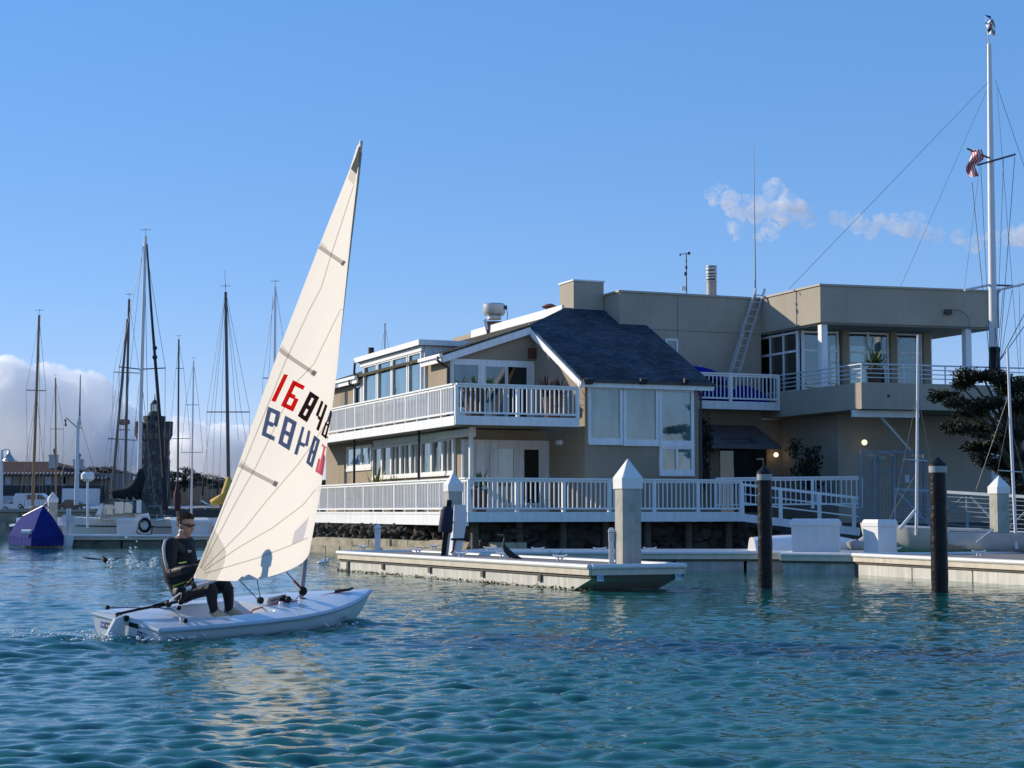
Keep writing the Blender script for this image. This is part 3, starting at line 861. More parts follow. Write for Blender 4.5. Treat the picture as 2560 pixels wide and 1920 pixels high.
# ---------------------------------------------------------------- decks and railings
def baluster_mesh(h, w=0.036):
    q = MB(); q.box((0, 0, h / 2), (w, w, h)); me = q.mesh('baluster'); me.materials.append(rail_white); return me
def railing(parent, p, q, h, sp=0.163, post_w=0.11, post_sp=1.75, low=0.13, stuff_from=None, name='railing', flat=True, ends=(True, True), joinall=False):
    """p, q: deck-level ends in world space"""
    p, q = V(p), V(q); d = q - p; L = d.length; dd = d / L; rz = math.atan2(d.y, d.x)
    r_ = MB(); r_.beam(p + Z * (h - 0.03), q + Z * (h - 0.03), 0.14, 0.055); ro = r_.build(name, rail_white, parent)
    r_ = MB(); r_.beam(p + Z * (h - 0.10), q + Z * (h - 0.10), 0.05, 0.075); r_.build('upper_rail', rail_white, ro)
    r_ = MB(); r_.beam(p + Z * low, q + Z * low, 0.05, 0.06); r_.build('lower_rail', rail_white, ro)
    npst = max(1, round(L / post_sp))
    pm = MB().box((0, 0, (h - 0.06) / 2), (post_w, post_w, h - 0.06)).mesh('post'); pm.materials.append(rail_white)
    for k in range(npst + 1):
        if k == 0 and not ends[0] or k == npst and not ends[1]: continue
        inst('post', pm, ro, p + d * (k / npst), rz)
    bm_ = baluster_mesh(h - 0.13 - low); n_ = int(L / sp); far = MB()
    slope = dd.z
    for k in range(1, n_):
        c = p + d * (k / n_)
        if any(abs((k / n_ - j / npst) * L) < post_w * 0.6 for j in range(npst + 1)): continue
        if joinall or (stuff_from is not None and k / n_ * L > stuff_from):
            far.ob(c + Z * low - dd * 0.018 - dd.cross(Z) * 0.018, dd * 0.036, dd.cross(Z) * 0.036, Z * (h - 0.13 - low))
        else:
            inst('baluster', bm_, ro, c + Z * low, rz)
    if far.v: tag(far.build('far_balusters', rail_white, ro), kind='stuff')
    return ro
ZD, ZU = 1.47, 4.60
ddeck = mat('deck_boards', (0.30, 0.27, 0.24), 0.85, 0.2, 4, 0.2, 30)
m = MB(); m.bb(0.05, 9.9, 0.05, 4.6, 1.28, ZD - 0.01); m.bb(0.05, 1.45, 4.6, 21.5, 1.28, ZD - 0.01); m.build('lower_deck', ddeck, club)
m = MB(); m.bb(-0.02, 9.95, -0.04, 0.04, 1.17, ZD + 0.02); m.build('deck_fascia', white, club)
m = MB(); m.bb(-0.04, 0.04, 0.042, 21.5, 1.05, ZD - 0.06); m.bb(-0.06, 0.03, 0.042, 21.5, ZD - 0.058, ZD + 0.02); m.build('deck_fascia', white, club)
railing(club, B(0.04, 0.02, ZD), B(9.9, 0.02, ZD), 1.12)
railing(club, B(0.02, 0.16, ZD), B(0.02, 21.3, ZD), 1.12, post_w=0.05, post_sp=1.25, stuff_from=13, ends=(False, True))
m = MB(); m.bb(0.05, 4.4, 1.25, 5.88, 4.40, ZU - 0.01); m.bb(0.05, 1.45, 5.88, 21.5, 4.40, ZU - 0.01); m.build('upper_deck', ddeck, club)
m = MB(); m.bb(0.0, 4.42, 1.16, 1.24, 4.33, ZU + 0.02); m.build('deck_fascia', white, club)
m = MB(); m.bb(-0.02, 0.05, 1.242, 21.5, 4.31, ZU + 0.02); m.build('deck_fascia', white, club)
railing(club, B(0.04, 1.2, ZU), B(4.36, 1.2, ZU), 1.09, post_sp=2.1)
railing(club, B(0.02, 1.36, ZU), B(0.02, 21.3, ZU), 1.09, post_w=0.05, post_sp=1.25, stuff_from=13, ends=(False, True))
# posts, beam and pipes that carry the upper deck
m = MB(); m.bb(1.15, 1.27, 2.9, 3.02, ZD, 4.05); m.build('deck_post', white, club)
m = MB(); m.bb(1.14, 1.28, 2.86, 6.4, 4.05, 4.31); m.build('deck_beam', white, club)
m = MB(); m.bb(1.10, 1.32, 2.78, 2.86, 4.02, 4.34); m.build('beam_end', white, club)
for v_ in (6.6, 14.6):
    m = MB(); m.tube([B(0.6, v_, ZD), B(0.6, v_, 4.4)], 0.05, 8); m.build('deck_support_pipe', dark_metal, club)
m = MB()
for path in ([B(1.03, 5.8, 6.98), B(1.0, 5.8, 6.85), B(1.2, 5.84, 6.7), B(1.42, 5.86, 6.6), B(1.42, 5.86, 4.7)], [B(1.08, 16.2, 7.7), B(1.05, 16.2, 7.2), B(1.15, 16.3, 7.0), B(1.3, 16.4, 6.9)],
             [B(1.05, 16.9, 6.95), B(1.05, 16.9, 6.8), B(1.4, 17.0, 6.6), B(1.4, 17.0, 4.8)], [B(9.3, 1.28, 5.9), B(9.28, 1.42, 5.7), B(9.17, 1.46, 5.5), B(9.17, 1.46, 1.6)]):
    m.tube(path, 0.05, 6)
m.build('downpipe', dark_metal, club, smooth=True)
# dark underside: deck joists and piles
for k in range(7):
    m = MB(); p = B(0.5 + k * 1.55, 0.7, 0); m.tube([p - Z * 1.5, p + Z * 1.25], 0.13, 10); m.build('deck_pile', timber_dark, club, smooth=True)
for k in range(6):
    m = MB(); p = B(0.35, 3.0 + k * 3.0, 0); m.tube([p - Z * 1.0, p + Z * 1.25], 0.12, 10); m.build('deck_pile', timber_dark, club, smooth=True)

# floodlights, wall lamps, vents, speaker box
def flood(u, v, z, tw_=0.0):
    q = MB(); a = (U * math.cos(tw_) + Vv * math.sin(tw_)); nn = (-Vv - Z * 0.5).normalized()
    c = B(u, v, z); q.ob(c - a * 0.13 + nn * 0.02, a * 0.26, (Z - Vv * 0.5).normalized() * 0.2, nn * 0.10)
    q.tube([c, c + Vv * 0.1 + Z * 0.15], 0.02, 5)
    o = q.build('floodlight', dark_metal, club)
    q = MB(); q.ob(c - a * 0.10 + nn * 0.123 + Z * 0.03, a * 0.20, (Z - Vv * 0.5).normalized() * 0.13, nn * 0.006); q.build('lens', glass('flood_lens', (0.6, 0.6, 0.58), 0.2), o)
for px in (1472, 1608, 1715): flood(fu(px, 1.2), 1.28, fz(958, fu(px, 1.3), 1.3), (px - 1608) * 0.004)
m = MB(); u_ = fu(1329, 5.85); m.bb(u_ - 0.13, u_ + 0.13, 5.68, 5.897, fz(896, u_, 5.8), fz(871, u_, 5.8)); m.build('speaker_box', mat('rust_brown', (0.12, 0.045, 0.03), 0.8, 0.2, 6), club)
m = MB(); v_ = fv(1378, 4.77); m.sphere(B(4.70, v_, fz(890, 4.77, v_)), 0.09); m.tube([B(4.72, v_, fz(885, 4.77, v_)), B(4.72, v_, fz(900, 4.77, v_))], 0.03, 6); m.build('wall_lamp', white, club)
m = MB(); v_ = fv(1408, 4.77); z_ = fz(1106, 4.77, v_); m.sphere(B(4.68, v_, z_), 0.10); m.sphere(B(4.68, v_ + 0.25, z_), 0.10); m.box(B(4.74, v_ + 0.12, z_ + 0.05), (0.12, 0.3, 0.08)); m.build('wall_lamp', white, club)
for v_, hh, rr in ((17.6, 0.95, 0.13), (16.6, 0.45, 0.05)):
    m = MB(); p = B(2.2, v_, ls(2.2)); m.tube([p - Z * 0.2, p + Z * hh], rr, 10); m.build('vent_pipe', dark_metal, club, smooth=True)

# kitchen exhaust fan
p = B(7.0, 15.6, ls(6.75) + 0.22)
m = MB(); m.lathe([(0.30, 0.36), (0.30, 0.50), (0.43, 0.56), (0.47, 0.66), (0.47, 0.98), (0.42, 1.03), (0.1, 1.05)], p, 22); fo = m.build('exhaust_fan', mat('spun_aluminium', (0.55, 0.54, 0.52), 0.35, 0.1, 3, metal=0.5), club, smooth=True)
m = MB(); m.ob(p + V((-0.32, -0.32, -0.6)), (0.64, 0, 0), (0, 0.64, 0), (0, 0, 0.86)); m.build('fan_curb', mat('rusty_curb', (0.20, 0.09, 0.06), 0.8, 0.3, 4), fo)
m = MB(); m.prism([p + V((-0.46, -0.33, 0.30)), p + V((-0.32, -0.33, 0.36)), p + V((-0.24, -0.33, -0.1)), p + V((-0.36, -0.33, -0.1))], V((0, 0.66, 0))); m.build('fan_hood', white, fo)
m = MB(); m.box(p + V((0.50, -0.1, 0.86)), (0.10, 0.16, 0.16)); m.tube([p + V((0.52, -0.1, 0.8)), p + V((0.57, -0.1, 0.6)), p + V((0.54, -0.1, 0.3)), p + V((0.38, -0.1, 0.1))], 0.015, 6); m.build('switch_box', dark_metal, fo)
p = B(7.1, 9.9, ls(6.75) + 0.25)
m = MB(); m.lathe([(0.14, -0.3), (0.14, 0.15), (0.30, 0.20), (0.32, 0.24), (0.12, 0.34)], p, 12); m.build('roof_vent', mat('rusty_vent', (0.20, 0.07, 0.045), 0.7, 0.2, 5), club)
# flue on the tall block
u_, v_ = fu(1781, 8.0), 8.0
p = B(u_, v_, 9.5); k_ = 1.0
m = MB(); m.lathe([(0.20, 0), (0.20, 1.02), (0.215, 1.03), (0.215, 1.10), (0.20, 1.11)], p, 20); fl = m.build('flue', mat('tan_metal', (0.40, 0.34, 0.29), 0.5, 0.1, 3), club, smooth=True)
m = MB()
for zz, rr in ((1.13, 0.15), (1.30, 0.15), (1.5, 0.15)): m.lathe([(rr, zz), (rr, zz + 0.12)], p, 16)
m.build('flue_core', black, fl)
for zz, h_ in ((1.16, 0.07), (1.27, 0.06), (1.37, 0.10), (1.52, 0.09), (1.64, 0.05)):
    m = MB(); m.lathe([(0.215, zz), (0.215, zz + h_)], p, 20); m.build('flue_ring', mat('pale_steel', (0.5, 0.48, 0.46), 0.4, 0.1, 3, metal=0.3), fl, smooth=True)
# weather mast
p = B(fu(1718, 7.0), 7.0, 9.7)
m = MB(); m.tube([p, p + Z * 1.75], 0.025, 6); wm = m.build('weather_mast', dark_metal, club)
m = MB(); m.tube([p + Z * 1.70 - U * 0.28, p + Z * 1.75 + U * 0.12], 0.014, 5)
m.lathe([(0.02, 0), (0.06, 0.02), (0.06, 0.10), (0.02, 0.12)], p + Z * 1.70 + U * 0.12, 8); m.add([p + Z * 1.72 - U * 0.28, p + Z * 1.62 - U * 0.30, p + Z * 1.66 - U * 0.20], [(0, 1, 2)]); m.build('wind_sensor', dark_metal, wm)
m = MB(); m.box(p + Z * 0.38 - U * 0.13, (0.18, 0.14, 0.15)); m.build('sensor_shield', white, wm)
m = MB(); m.box(p + Z * 1.2, (0.08, 0.08, 0.09)); m.box(p + Z * 0.95 - U * 0.03, (0.10, 0.08, 0.13)); m.box(p + Z * 1.45, (0.05, 0.05, 0.05)); m.build('sensor', dark_metal, wm)
# whip aerial
p = B(fu(1891, 6.9), 6.9, 9.6)
zt = at(1891, 352, p.y).z
m = MB(); m.tube([p, p + Z * (zt - 9.6) * 0.45, V((p.x, p.y, zt))], [0.035, 0.024, 0.008], 6); m.build('whip_aerial', mat('aerial_grey', (0.20, 0.24, 0.26), 0.5, 0), club)

# ---------------------------------------------------------------- small white balcony in front of the tall wall
m = MB(); m.bb(10.2, 14.45, 5.05, 6.45, 5.42, 5.60); m.build('balcony_floor', ddeck, club)
m = MB(); m.bb(10.2, 14.48, 4.98, 5.05, 5.32, 5.62); m.build('balcony_fascia', white, club)
railing(club, B(10.3, 5.02, 5.60), B(14.42, 5.02, 5.60), 1.08, post_sp=2.1)

# ---------------------------------------------------------------- observation tower on the right
TA = B(14.55, 2.2, 0); T1 = V((math.cos(R(15.0)), math.sin(R(15.0)), 0))
LT = (at(2476, 760, 64).x - TA.x) / T1.x * 1.0
TBk = Vv
def T(a, b, z=0.0): return TA + T1 * a + Vv * b + Z * z
m = MB(); m.prism([T(0, 0, 8.40), T(LT, 0, 8.40), T(LT, 6.5, 8.40), T(0, 6.5, 8.40)], Z * 1.34); m.build('tower_parapet', stucco_shade, club)
m = MB(); m.prism([T(-0.05, -0.05, 9.742), T(LT + 0.05, -0.05, 9.742), T(LT + 0.05, 6.55, 9.742), T(-0.05, 6.55, 9.742)], Z * 0.07); m.build('parapet_cap', MATS['cap_metal'], club)
m = MB(); m.prism([T(0.1, 0.1, 8.34), T(LT - 0.1, 0.1, 8.34), T(LT - 0.1, 6.4, 8.34), T(0.1, 6.4, 8.34)], Z * 0.058); m.build('tower_soffit', mat('soffit_paint', (0.30, 0.29, 0.27), 0.8, 0.05, 1), club)
# balcony slab with solid band
CA = B(14.5, -0.43, 0); T2 = V((math.cos(R(16.5)), math.sin(R(16.5)), 0))
def C(a, b, z=0.0): return CA + T2 * a + Vv * b + Z * z
m = MB(); m.prism([C(0, 0, 5.08), C(12, 0, 5.08), C(12, 9, 5.08), C(0, 6.9, 5.08)], Z * 0.93); m.build('tower_balcony', stucco_shade, club)
pipe = mat('rail_pipe', (0.60, 0.64, 0.68), 0.4, 0.05, 3)
rr_ = MB(); rr_.tube([C(0.06, 5.95, 6.66), C(0.06, 0.06, 6.66)], 0.028, 8); rr_.tube([C(0.06, 0.06, 6.66), C(11.9, 0.06, 6.66)], 0.028, 8); ro = rr_.build('pipe_rail', pipe, club, smooth=True)
for zz in (6.50, 6.34, 6.19):
    q = MB(); q.tube([C(0.06, 5.95, zz), C(0.06, 0.06, zz)], 0.020, 6); q.tube([C(0.06, 0.06, zz), C(11.9, 0.06, zz)], 0.020, 6); q.build('rail_bar', pipe, ro, smooth=True)
pm = MB().tube([(0, 0, 0), (0, 0, 0.66)], 0.028, 8).mesh('rail_post'); pm.materials.append(pipe)
for k in range(4): inst('rail_post', pm, ro, C(0.06, 0.06 + k * 1.95, 6.0))
for k in range(1, 8): inst('rail_post', pm, ro, C(0.06 + k * 1.65, 0.06, 6.0))
# glazed room under the tower roof: sill wall, columns, frames and clear panes
clear = glass('clear_pane', (0.02, 0.03, 0.035), 0.10, 0.01, clear=0.72)
def tcol(a, b, w, mt=white):
    q = MB(); q.ob(T(a, b, 6.0), T1 * w, Vv * w, Z * 2.345); q.build('tower_column', mt, club)
for a_ in (0.12, LT - 1.32): tcol(a_, 0.15, 0.24)
tan = stucco_shade
for a_ in (1.95, 3.95, 5.35): tcol(a_, 1.75, 0.26, stucco)
FB = 1.9
for (a0, a1) in ((2.22, 3.93), (4.23, 5.33)):
    q = MB(); q.ob(T(a0, FB, 6.02), T1 * (a1 - a0), Vv * 0.03, Z * 2.3); g_ = q.build('tower_window', clear, club)
    f = MB()
    for zz in (6.0, 6.95, 7.5, 8.22): f.ob(T(a0, FB - 0.03, zz), T1 * (a1 - a0), Vv * 0.09, Z * 0.07)
    n_ = 3 if a1 - a0 > 1.5 else 2
    for k in range(n_): f.ob(T(a0 + (a1 - a0 - 0.07) * k / (n_ - 1), FB - 0.032, 6.0), T1 * 0.07, Vv * 0.094, Z * 2.3)
    f.build('frame', white, g_)
# left end of the glazed room
q = MB(); q.ob(T(0.25, 5.0, 6.02), Vv * -3.0, T1 * 0.03, Z * 2.3); g_ = q.build('tower_window', clear, club)
f = MB()
for zz in (6.0, 7.5, 8.2): f.ob(T(0.22, 5.0, zz), Vv * -3.0, T1 * 0.09, Z * 0.08)
for k in range(4): f.ob(T(0.218, 5.0 - k * 0.97, 6.0), Vv * -0.09, T1 * 0.094, Z * 2.3)
f.build('frame', white, g_)
q = MB(); q.ob(T(0.35, FB, 6.02), T1 * 1.5, Vv * 0.03, Z * 2.3); g_ = q.build('tower_window', clear, club)
f = MB()
for zz in (6.0, 7.5, 8.2): f.ob(T(0.35, FB - 0.03, zz), T1 * 1.5, Vv * 0.09, Z * 0.08)
for k in range(3): f.ob(T(0.35 + k * 0.71, FB - 0.032, 6.0), T1 * 0.08, Vv * 0.094, Z * 2.3)
f.build('frame', white, g_)
# right end and back, see-through
q = MB(); q.ob(T(5.7, FB, 6.02), Vv * 4.0, T1 * 0.03, Z * 2.3); g_ = q.build('tower_window', clear, club)
f = MB()
for zz in (6.0, 7.45, 8.2): f.ob(T(5.66, FB, zz), Vv * 4.0, T1 * 0.1, Z * 0.09)
for k in range(4): f.ob(T(5.658, FB + k * 1.3, 6.0), Vv * 0.12, T1 * 0.104, Z * 2.3)
f.build('frame', white, g_)
q = MB(); q.ob(T(0.3, 5.9, 6.02), T1 * 3.4, Vv * 0.2, Z * 2.3); q.build('inner_wall', mat('dim_interior', (0.05, 0.055, 0.06), 0.9, 0.2, 1), club)
q = MB(); q.ob(T(3.8, 5.9, 6.02), T1 * 1.9, Vv * 0.03, Z * 2.3); g_ = q.build('tower_window', clear, club)
f = MB()
for zz in (6.0, 7.45, 8.2): f.ob(T(3.8, 5.87, zz), T1 * 1.9, Vv * 0.09, Z * 0.09)
for k in range(3): f.ob(T(3.8 + k * 0.9, 5.868, 6.0), T1 * 0.1, Vv * 0.094, Z * 2.3)
f.build('frame', white, g_)
# floodlight and cable on the parapet
q = MB(); p = T(2.92 * LT / 4.4, -0.1, 8.93); p = at(2370, 780, T(LT * 0.75, 0).y - 0.15); q.box(p, (0.26, 0.2, 0.18)); q.tube([p + V((-0.25, 0.1, -0.35)), p + V((-0.22, 0.05, -0.1)), p], 0.025, 6)
fo = q.build('floodlight', dark_metal, club)
q = MB(); q.tube([p + V((0.1, 0, 0.06)), p + V((0.4, 0.05, 0.10)), p + V((0.75, 0.08, -0.15)), p + V((0.85, 0.08, -0.7))], 0.014, 5); q.tube([p + V((-0.26, 0.1, 0.8)), p + V((-0.25, 0.1, -0.35)), p + V((-0.24, 0.1, -0.6))], 0.012, 5); q.build('cable', wire, fo)
q = MB(); p = at(2221, 990, C(1.2, 0).y - 0.02); q.box(p, (0.10, 0.08, 0.10)); q.build('drain_outlet', dark_metal, club)
# ground floor under the tower: shade-toned stucco wall, beam and brace
m = MB(); m.prism([C(0.9, 3.0, 1.0), C(13, 3.0, 1.0), C(13, 9, 1.0), C(0.9, 7.0, 1.0)], Z * 4.07); m.build('lower_wall', stucco_shade, club)
m = MB(); m.prism([B(9.12, 6.38, 0.9), B(17.5, 6.38, 0.9), B(17.5, 6.45, 0.9), B(9.12, 6.45, 0.9)], Z * 4.17); m.build('entrance_wall', stucco, club)
p0, p1 = at(2131, 1034, C(0.4, 0.3).y), at(2296, 1036, C(3.2, 0.3).y)
board(club, p0, p1, 0.16, 0.24, 'balcony_beam')
p0, p1 = at(2200, 1042, C(1, 0.6).y), at(2275, 1128, C(1.5, 2.95).y); board(club, p0, p1, 0.10, 0.10, 'balcony_brace')
# entrance: awning with lettering, dark doorway
aw = mat('awning_canvas', (0.14, 0.13, 0.14), 0.9, 0.1, 2)
u0, u1 = 9.2, fu(1948, 5.4)
zt, zb = fz(1060, 11, 6.3), fz(1112, 11, 5.3)
m = MB(); m.add([B(u0, 6.37, zt), B(u1 - 0.55, 6.37, zt), B(u1, 5.3, zb), B(u0, 5.3, zb), B(u1, 6.37, zb)], [(3, 2, 1, 0), (2, 4, 1)]); m.prism([B(u0, 5.3, zb - 0.12), B(u1, 5.3, zb - 0.12), B(u1, 5.33, zb - 0.12), B(u0, 5.33, zb - 0.12)], Z * 0.118); ao = m.build('awning', aw, club)
xd = U; yd = (B(0, 6.37, zt) - B(0, 5.3, zb)).normalized(); nd = xd.cross(yd)
tm = text_mb('GOLDEN GATE', 0.17, B(fu(1836, 5.5), 5.3, zb) + yd * 0.42 + nd * 0.006, xd, yd)
text_mb('YACHT CLUB', 0.17, B(fu(1836, 5.5), 5.3, zb) + yd * 0.18 + nd * 0.006, xd, yd, mb=tm)
c0 = B(fu(1862, 5.5), 5.3, zb) + yd * 0.3 + nd * 0.01
for off in (0.0, 0.09, 0.2): tm.ob(c0 + xd * (off + 0.18) - yd * 0.18, xd * 0.04, yd * (0.42 - off * 0.4), nd * 0.005)
tm.build('awning_lettering', mat('awning_letter', (0.02, 0.02, 0.025), 0.9, 0), ao)
m = MB(); m.bb(fu(1800, 6.3), fu(1915, 6.3), 6.34, 6.377, 1.48, 3.9); eo = m.build('entrance_door', dark_pane, club)
m = MB(); z1_ = 3.55
m.bb(fu(1890, 6.3), fu(1907, 6.3), 6.30, 6.338, z1_ - 0.06, z1_); m.bb(fu(1905.5, 6.3), fu(1907, 6.3), 6.295, 6.335, 1.5, z1_ - 0.062); m.build('door_frame', white, eo)
for (px, py, v_) in ((1938, 1137, 6.1), ):
    q = MB(); q.sphere(B(fu(px, v_), v_, fz(py, fu(px, v_), v_)), 0.085, 12, 8); q.build('globe_lamp', lamp('warm_globe', (1.0, 0.72, 0.38), 4.0), club, smooth='all')
q = MB(); q.sphere(at(2161, 1106, C(1.4, 2.7).y), 0.105, 12, 8); q.build('globe_lamp', lamp('pale_globe', (1.0, 0.88, 0.62), 1.3), club, smooth='all')

# ================================================================ SEAWALL UNDER THE DECK
ledge = mat('ledge_stone', (0.42, 0.37, 0.27), 0.9, 0.22, 1.6, 0.5, 9, stain=((0.10, 0.09, 0.06), 1.5, 0.8))
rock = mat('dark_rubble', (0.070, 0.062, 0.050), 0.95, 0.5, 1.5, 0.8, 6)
sw = thing('ledged_seawall', 'ledged stone seawall with dark rubble under the clubhouse deck', 'seawall', V((-5, 60, 0)))
P0, P1 = V((-12.6, 70.5, 0)), V((-0.9, 54.0, 0)); D = (P1 - P0); LL = D.length; D.normalize(); NRM = V((-D.y, D.x, 0))
if NRM.x > 0: NRM = -NRM
rng = random.Random(21)
for (off, z0, z1) in ((0.0, -0.9, 0.26), (-0.45, -0.9, 0.52)):
    x = -0.3 if off == 0 else -0.8
    while x < LL:
        w_ = rng.uniform(0.75, 1.5); zz = rng.uniform(-0.03, 0.03)
        q = MB(); p = P0 + D * x + NRM * (off + rng.uniform(-0.04, 0.04)); p.z = z0
        q.ob(p, D * (w_ - 0.03), -NRM * 0.9, Z * (z1 - z0 + zz)); q.build('stone_block', ledge, sw)
        x += w_
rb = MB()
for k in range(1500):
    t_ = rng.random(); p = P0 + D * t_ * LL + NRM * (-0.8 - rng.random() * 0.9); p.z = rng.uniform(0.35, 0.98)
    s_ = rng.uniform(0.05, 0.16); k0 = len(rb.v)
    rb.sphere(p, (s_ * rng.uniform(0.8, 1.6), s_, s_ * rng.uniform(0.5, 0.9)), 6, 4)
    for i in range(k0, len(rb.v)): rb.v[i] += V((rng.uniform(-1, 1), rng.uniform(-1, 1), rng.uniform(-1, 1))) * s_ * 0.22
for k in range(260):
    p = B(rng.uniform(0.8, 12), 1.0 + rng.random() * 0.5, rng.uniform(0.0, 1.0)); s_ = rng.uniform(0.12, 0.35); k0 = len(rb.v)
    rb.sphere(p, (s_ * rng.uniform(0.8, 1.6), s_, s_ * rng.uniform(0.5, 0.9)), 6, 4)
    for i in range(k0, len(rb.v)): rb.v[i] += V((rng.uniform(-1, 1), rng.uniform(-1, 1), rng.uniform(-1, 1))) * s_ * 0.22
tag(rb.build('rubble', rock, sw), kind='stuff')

# ================================================================ DOCKS
vinyl = mat('white_vinyl_bumper', (0.72, 0.70, 0.67), 0.45, 0.05, 3)
weed = leafmat('dock_weed', (0.10, 0.11, 0.03), (0.24, 0.20, 0.07))
def cleat(parent, p, ang):
    q = MB(); a = V((math.cos(ang), math.sin(ang), 0)); p = V(p)
    q.tube([p - a * 0.17 + Z * 0.125, p - a * 0.09 + Z * 0.09, p + a * 0.09 + Z * 0.09, p + a * 0.17 + Z * 0.125], [0.016, 0.026, 0.026, 0.016], 8)
    q.tube([p - a * 0.05, p - a * 0.04 + Z * 0.09], 0.022, 6); q.tube([p + a * 0.05, p + a * 0.04 + Z * 0.09], 0.022, 6)
    q.build('cleat', white_spar, parent, smooth=True)
def dock(name, label, A, Bp, C_, D_, top=0.47, near_long=True, blocks=True):
    """quad of corners at deck level: A near left, Bp far left, C_ far right, D_ near right"""
    A, Bp, C_, D_ = [V((p[0], p[1], top)) for p in (A, Bp, C_, D_)]
    t = thing(name, label, 'dock', V((A.x, A.y, 0)))
    q = MB(); q.prism([p - Z * 0.08 for p in (A, Bp, C_, D_)], Z * 0.08); q.build('deck', deckgrey, t)
    cen = (A + Bp + C_ + D_) / 4
    for i, (p, q_) in enumerate(((A, Bp), (Bp, C_), (C_, D_), (D_, A))):
        d = (q_ - p).normalized(); n_ = V((d.y, -d.x, 0))
        if n_.dot(cen - p) > 0: n_ = -n_
        b_ = MB(); b_.ob(p - Z * 0.16 + n_ * 0.003, q_ - p, n_ * 0.05, Z * 0.13); b_.build('waler_board', timber, t)
        b_ = MB(); b_.tube([p + n_ * 0.04 - Z * 0.005, q_ + n_ * 0.04 - Z * 0.005], 0.055, 10); b_.build('bumper_rail', vinyl, t, smooth=True)
        b_ = MB(); b_.ob(p - Z * 0.21 + n_ * -0.02, q_ - p, n_ * 0.03, Z * 0.048); b_.build('waler_gap', timber_dark, t)
    return t, A, Bp, C_, D_
NA, NB = at(1478, 1417, 31.6), at(848, 1381, 42.8)
ND, NC = V((3.28, 32.35, 0)), V((3.28, 32.35, 0)) + (NB - NA) * 1.0
t, A, Bp, C_, D_ = dock('finger_dock', 'pale concrete finger dock with a bird and a capped pile on its end', NA, NB, NC, ND)
dl = (Bp - A).normalized(); de = (D_ - A).normalized()
# concrete floats along the sunlit side, raked end
LN = (Bp - A).length
cuts = [0.0, 0.16, 0.36, 0.57, 0.78, 0.955, 1.0]
for i in range(len(cuts) - 1):
    x0, x1 = cuts[i] * LN + 0.006, cuts[i + 1] * LN - 0.006
    q = MB(); p0, p1 = A + dl * x0 + de * 0.03, A + dl * x1 + de * 0.03
    if i == 0:
        w_ = de * 1.84
        q.prism([V((p0.x, p0.y, 0.255)), V((p1.x, p1.y, 0.255)), V((p1.x, p1.y, -0.6)), V((p0.x + dl.x * 0.95, p0.y + dl.y * 0.95, -0.6)), V((p0.x + dl.x * 0.75, p0.y + dl.y * 0.75, 0.0))], w_)
    else:
        q.ob(V((p0.x, p0.y, -0.6)), p1 - p0, de * 1.84, Z * 0.855)
    q.build('concrete_float', concrete, t)
for i, c_ in enumerate((0.16, 0.36, 0.57, 0.78, 0.955)):
    q = MB(); p = A + dl * (c_ * LN - 0.06) - de * 0.012; h_ = 0.13 if i != 4 else 0.5
    q.ob(V((p.x, p.y, 0.255 - h_)), dl * 0.12, de * 0.1, Z * h_); q.build('float_bracket', timber_dark, t)
q = MB(); rng = random.Random(5)
for k in range(900):
    x = rng.random() * LN; p = A + dl * x - de * rng.uniform(-0.02, 0.05); p.z = rng.uniform(-0.02, 0.035) + 0.01
    a = V((rng.gauss(0, 1), rng.gauss(0, 1), rng.gauss(0, 0.6))).normalized() * rng.uniform(0.02, 0.06); b_ = V((rng.gauss(0, 1), rng.gauss(0, 1), rng.gauss(0, 1))).normalized() * 0.018
    q.add([p, p + a + b_, p + a * 1.4, p + a - b_], [(0, 1, 2, 3)])
tag(q.build('weed_fringe', weed, t), kind='stuff')
for px, py in ((907, 1375), (1045, 1383), (1085, 1373), (1153, 1393), (1223, 1379), (1257, 1394), (1388, 1391), (1400, 1402)):
    r_ = ray(px, py); k_ = (0.47 - EYE) / r_.z; p = V((0, 0, EYE)) + r_ * k_; cleat(t, p, math.atan2(dl.y, dl.x) + 0.6)
# number plates on the end
plate = mat('plate_white', (0.55, 0.62, 0.68), 0.5, 0.05, 5); blue_num = mat('plate_blue', (0.02, 0.16, 0.42), 0.5, 0)
ne = V((de.y, -de.x, 0))
for px, s_ in ((1496, '78'), (1690, '79')):
    f_ = (px - 1478) / (1708 - 1478.0); p = A + (D_ - A) * f_ + ne * 0.075; p.z = 0.26
    q = MB(); q.ob(p - de * 0.065 - Z * 0.06, de * 0.13, Z * 0.13, ne * 0.008); po = q.build('number_plate', plate, t)
    text_mb(s_, 0.12, p + ne * 0.009 + Z * 0.005, de, Z, 0.004).build('plate_number', blue_num, po)

# dock running across behind the finger
Z0 = 0.47
MA, MD = V((at(1150, 1381, 42.6).x, 42.6, 0)), V((at(1990, 1381, 42.4).x, 42.4, 0))
t, A, Bp, C_, D_ = dock('walkway_dock', 'shaded walkway dock running behind the finger dock toward the white boxes', MA, MA + V((0.4, 2.0, 0)), MD + V((0.6, 2.0, 0)), MD)
e_ = (D_ - A).normalized(); n_ = V((e_.y, -e_.x, 0)); x = 0.1
while x < (D_ - A).length - 0.3:
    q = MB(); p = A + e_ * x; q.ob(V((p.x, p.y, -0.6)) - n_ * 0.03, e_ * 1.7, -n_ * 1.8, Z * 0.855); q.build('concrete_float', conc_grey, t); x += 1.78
for px in (1245, 1345, 1500, 1625): cleat(t, V((at(px, 1381, 42.75).x, 42.75, 0.47)), 0.1)

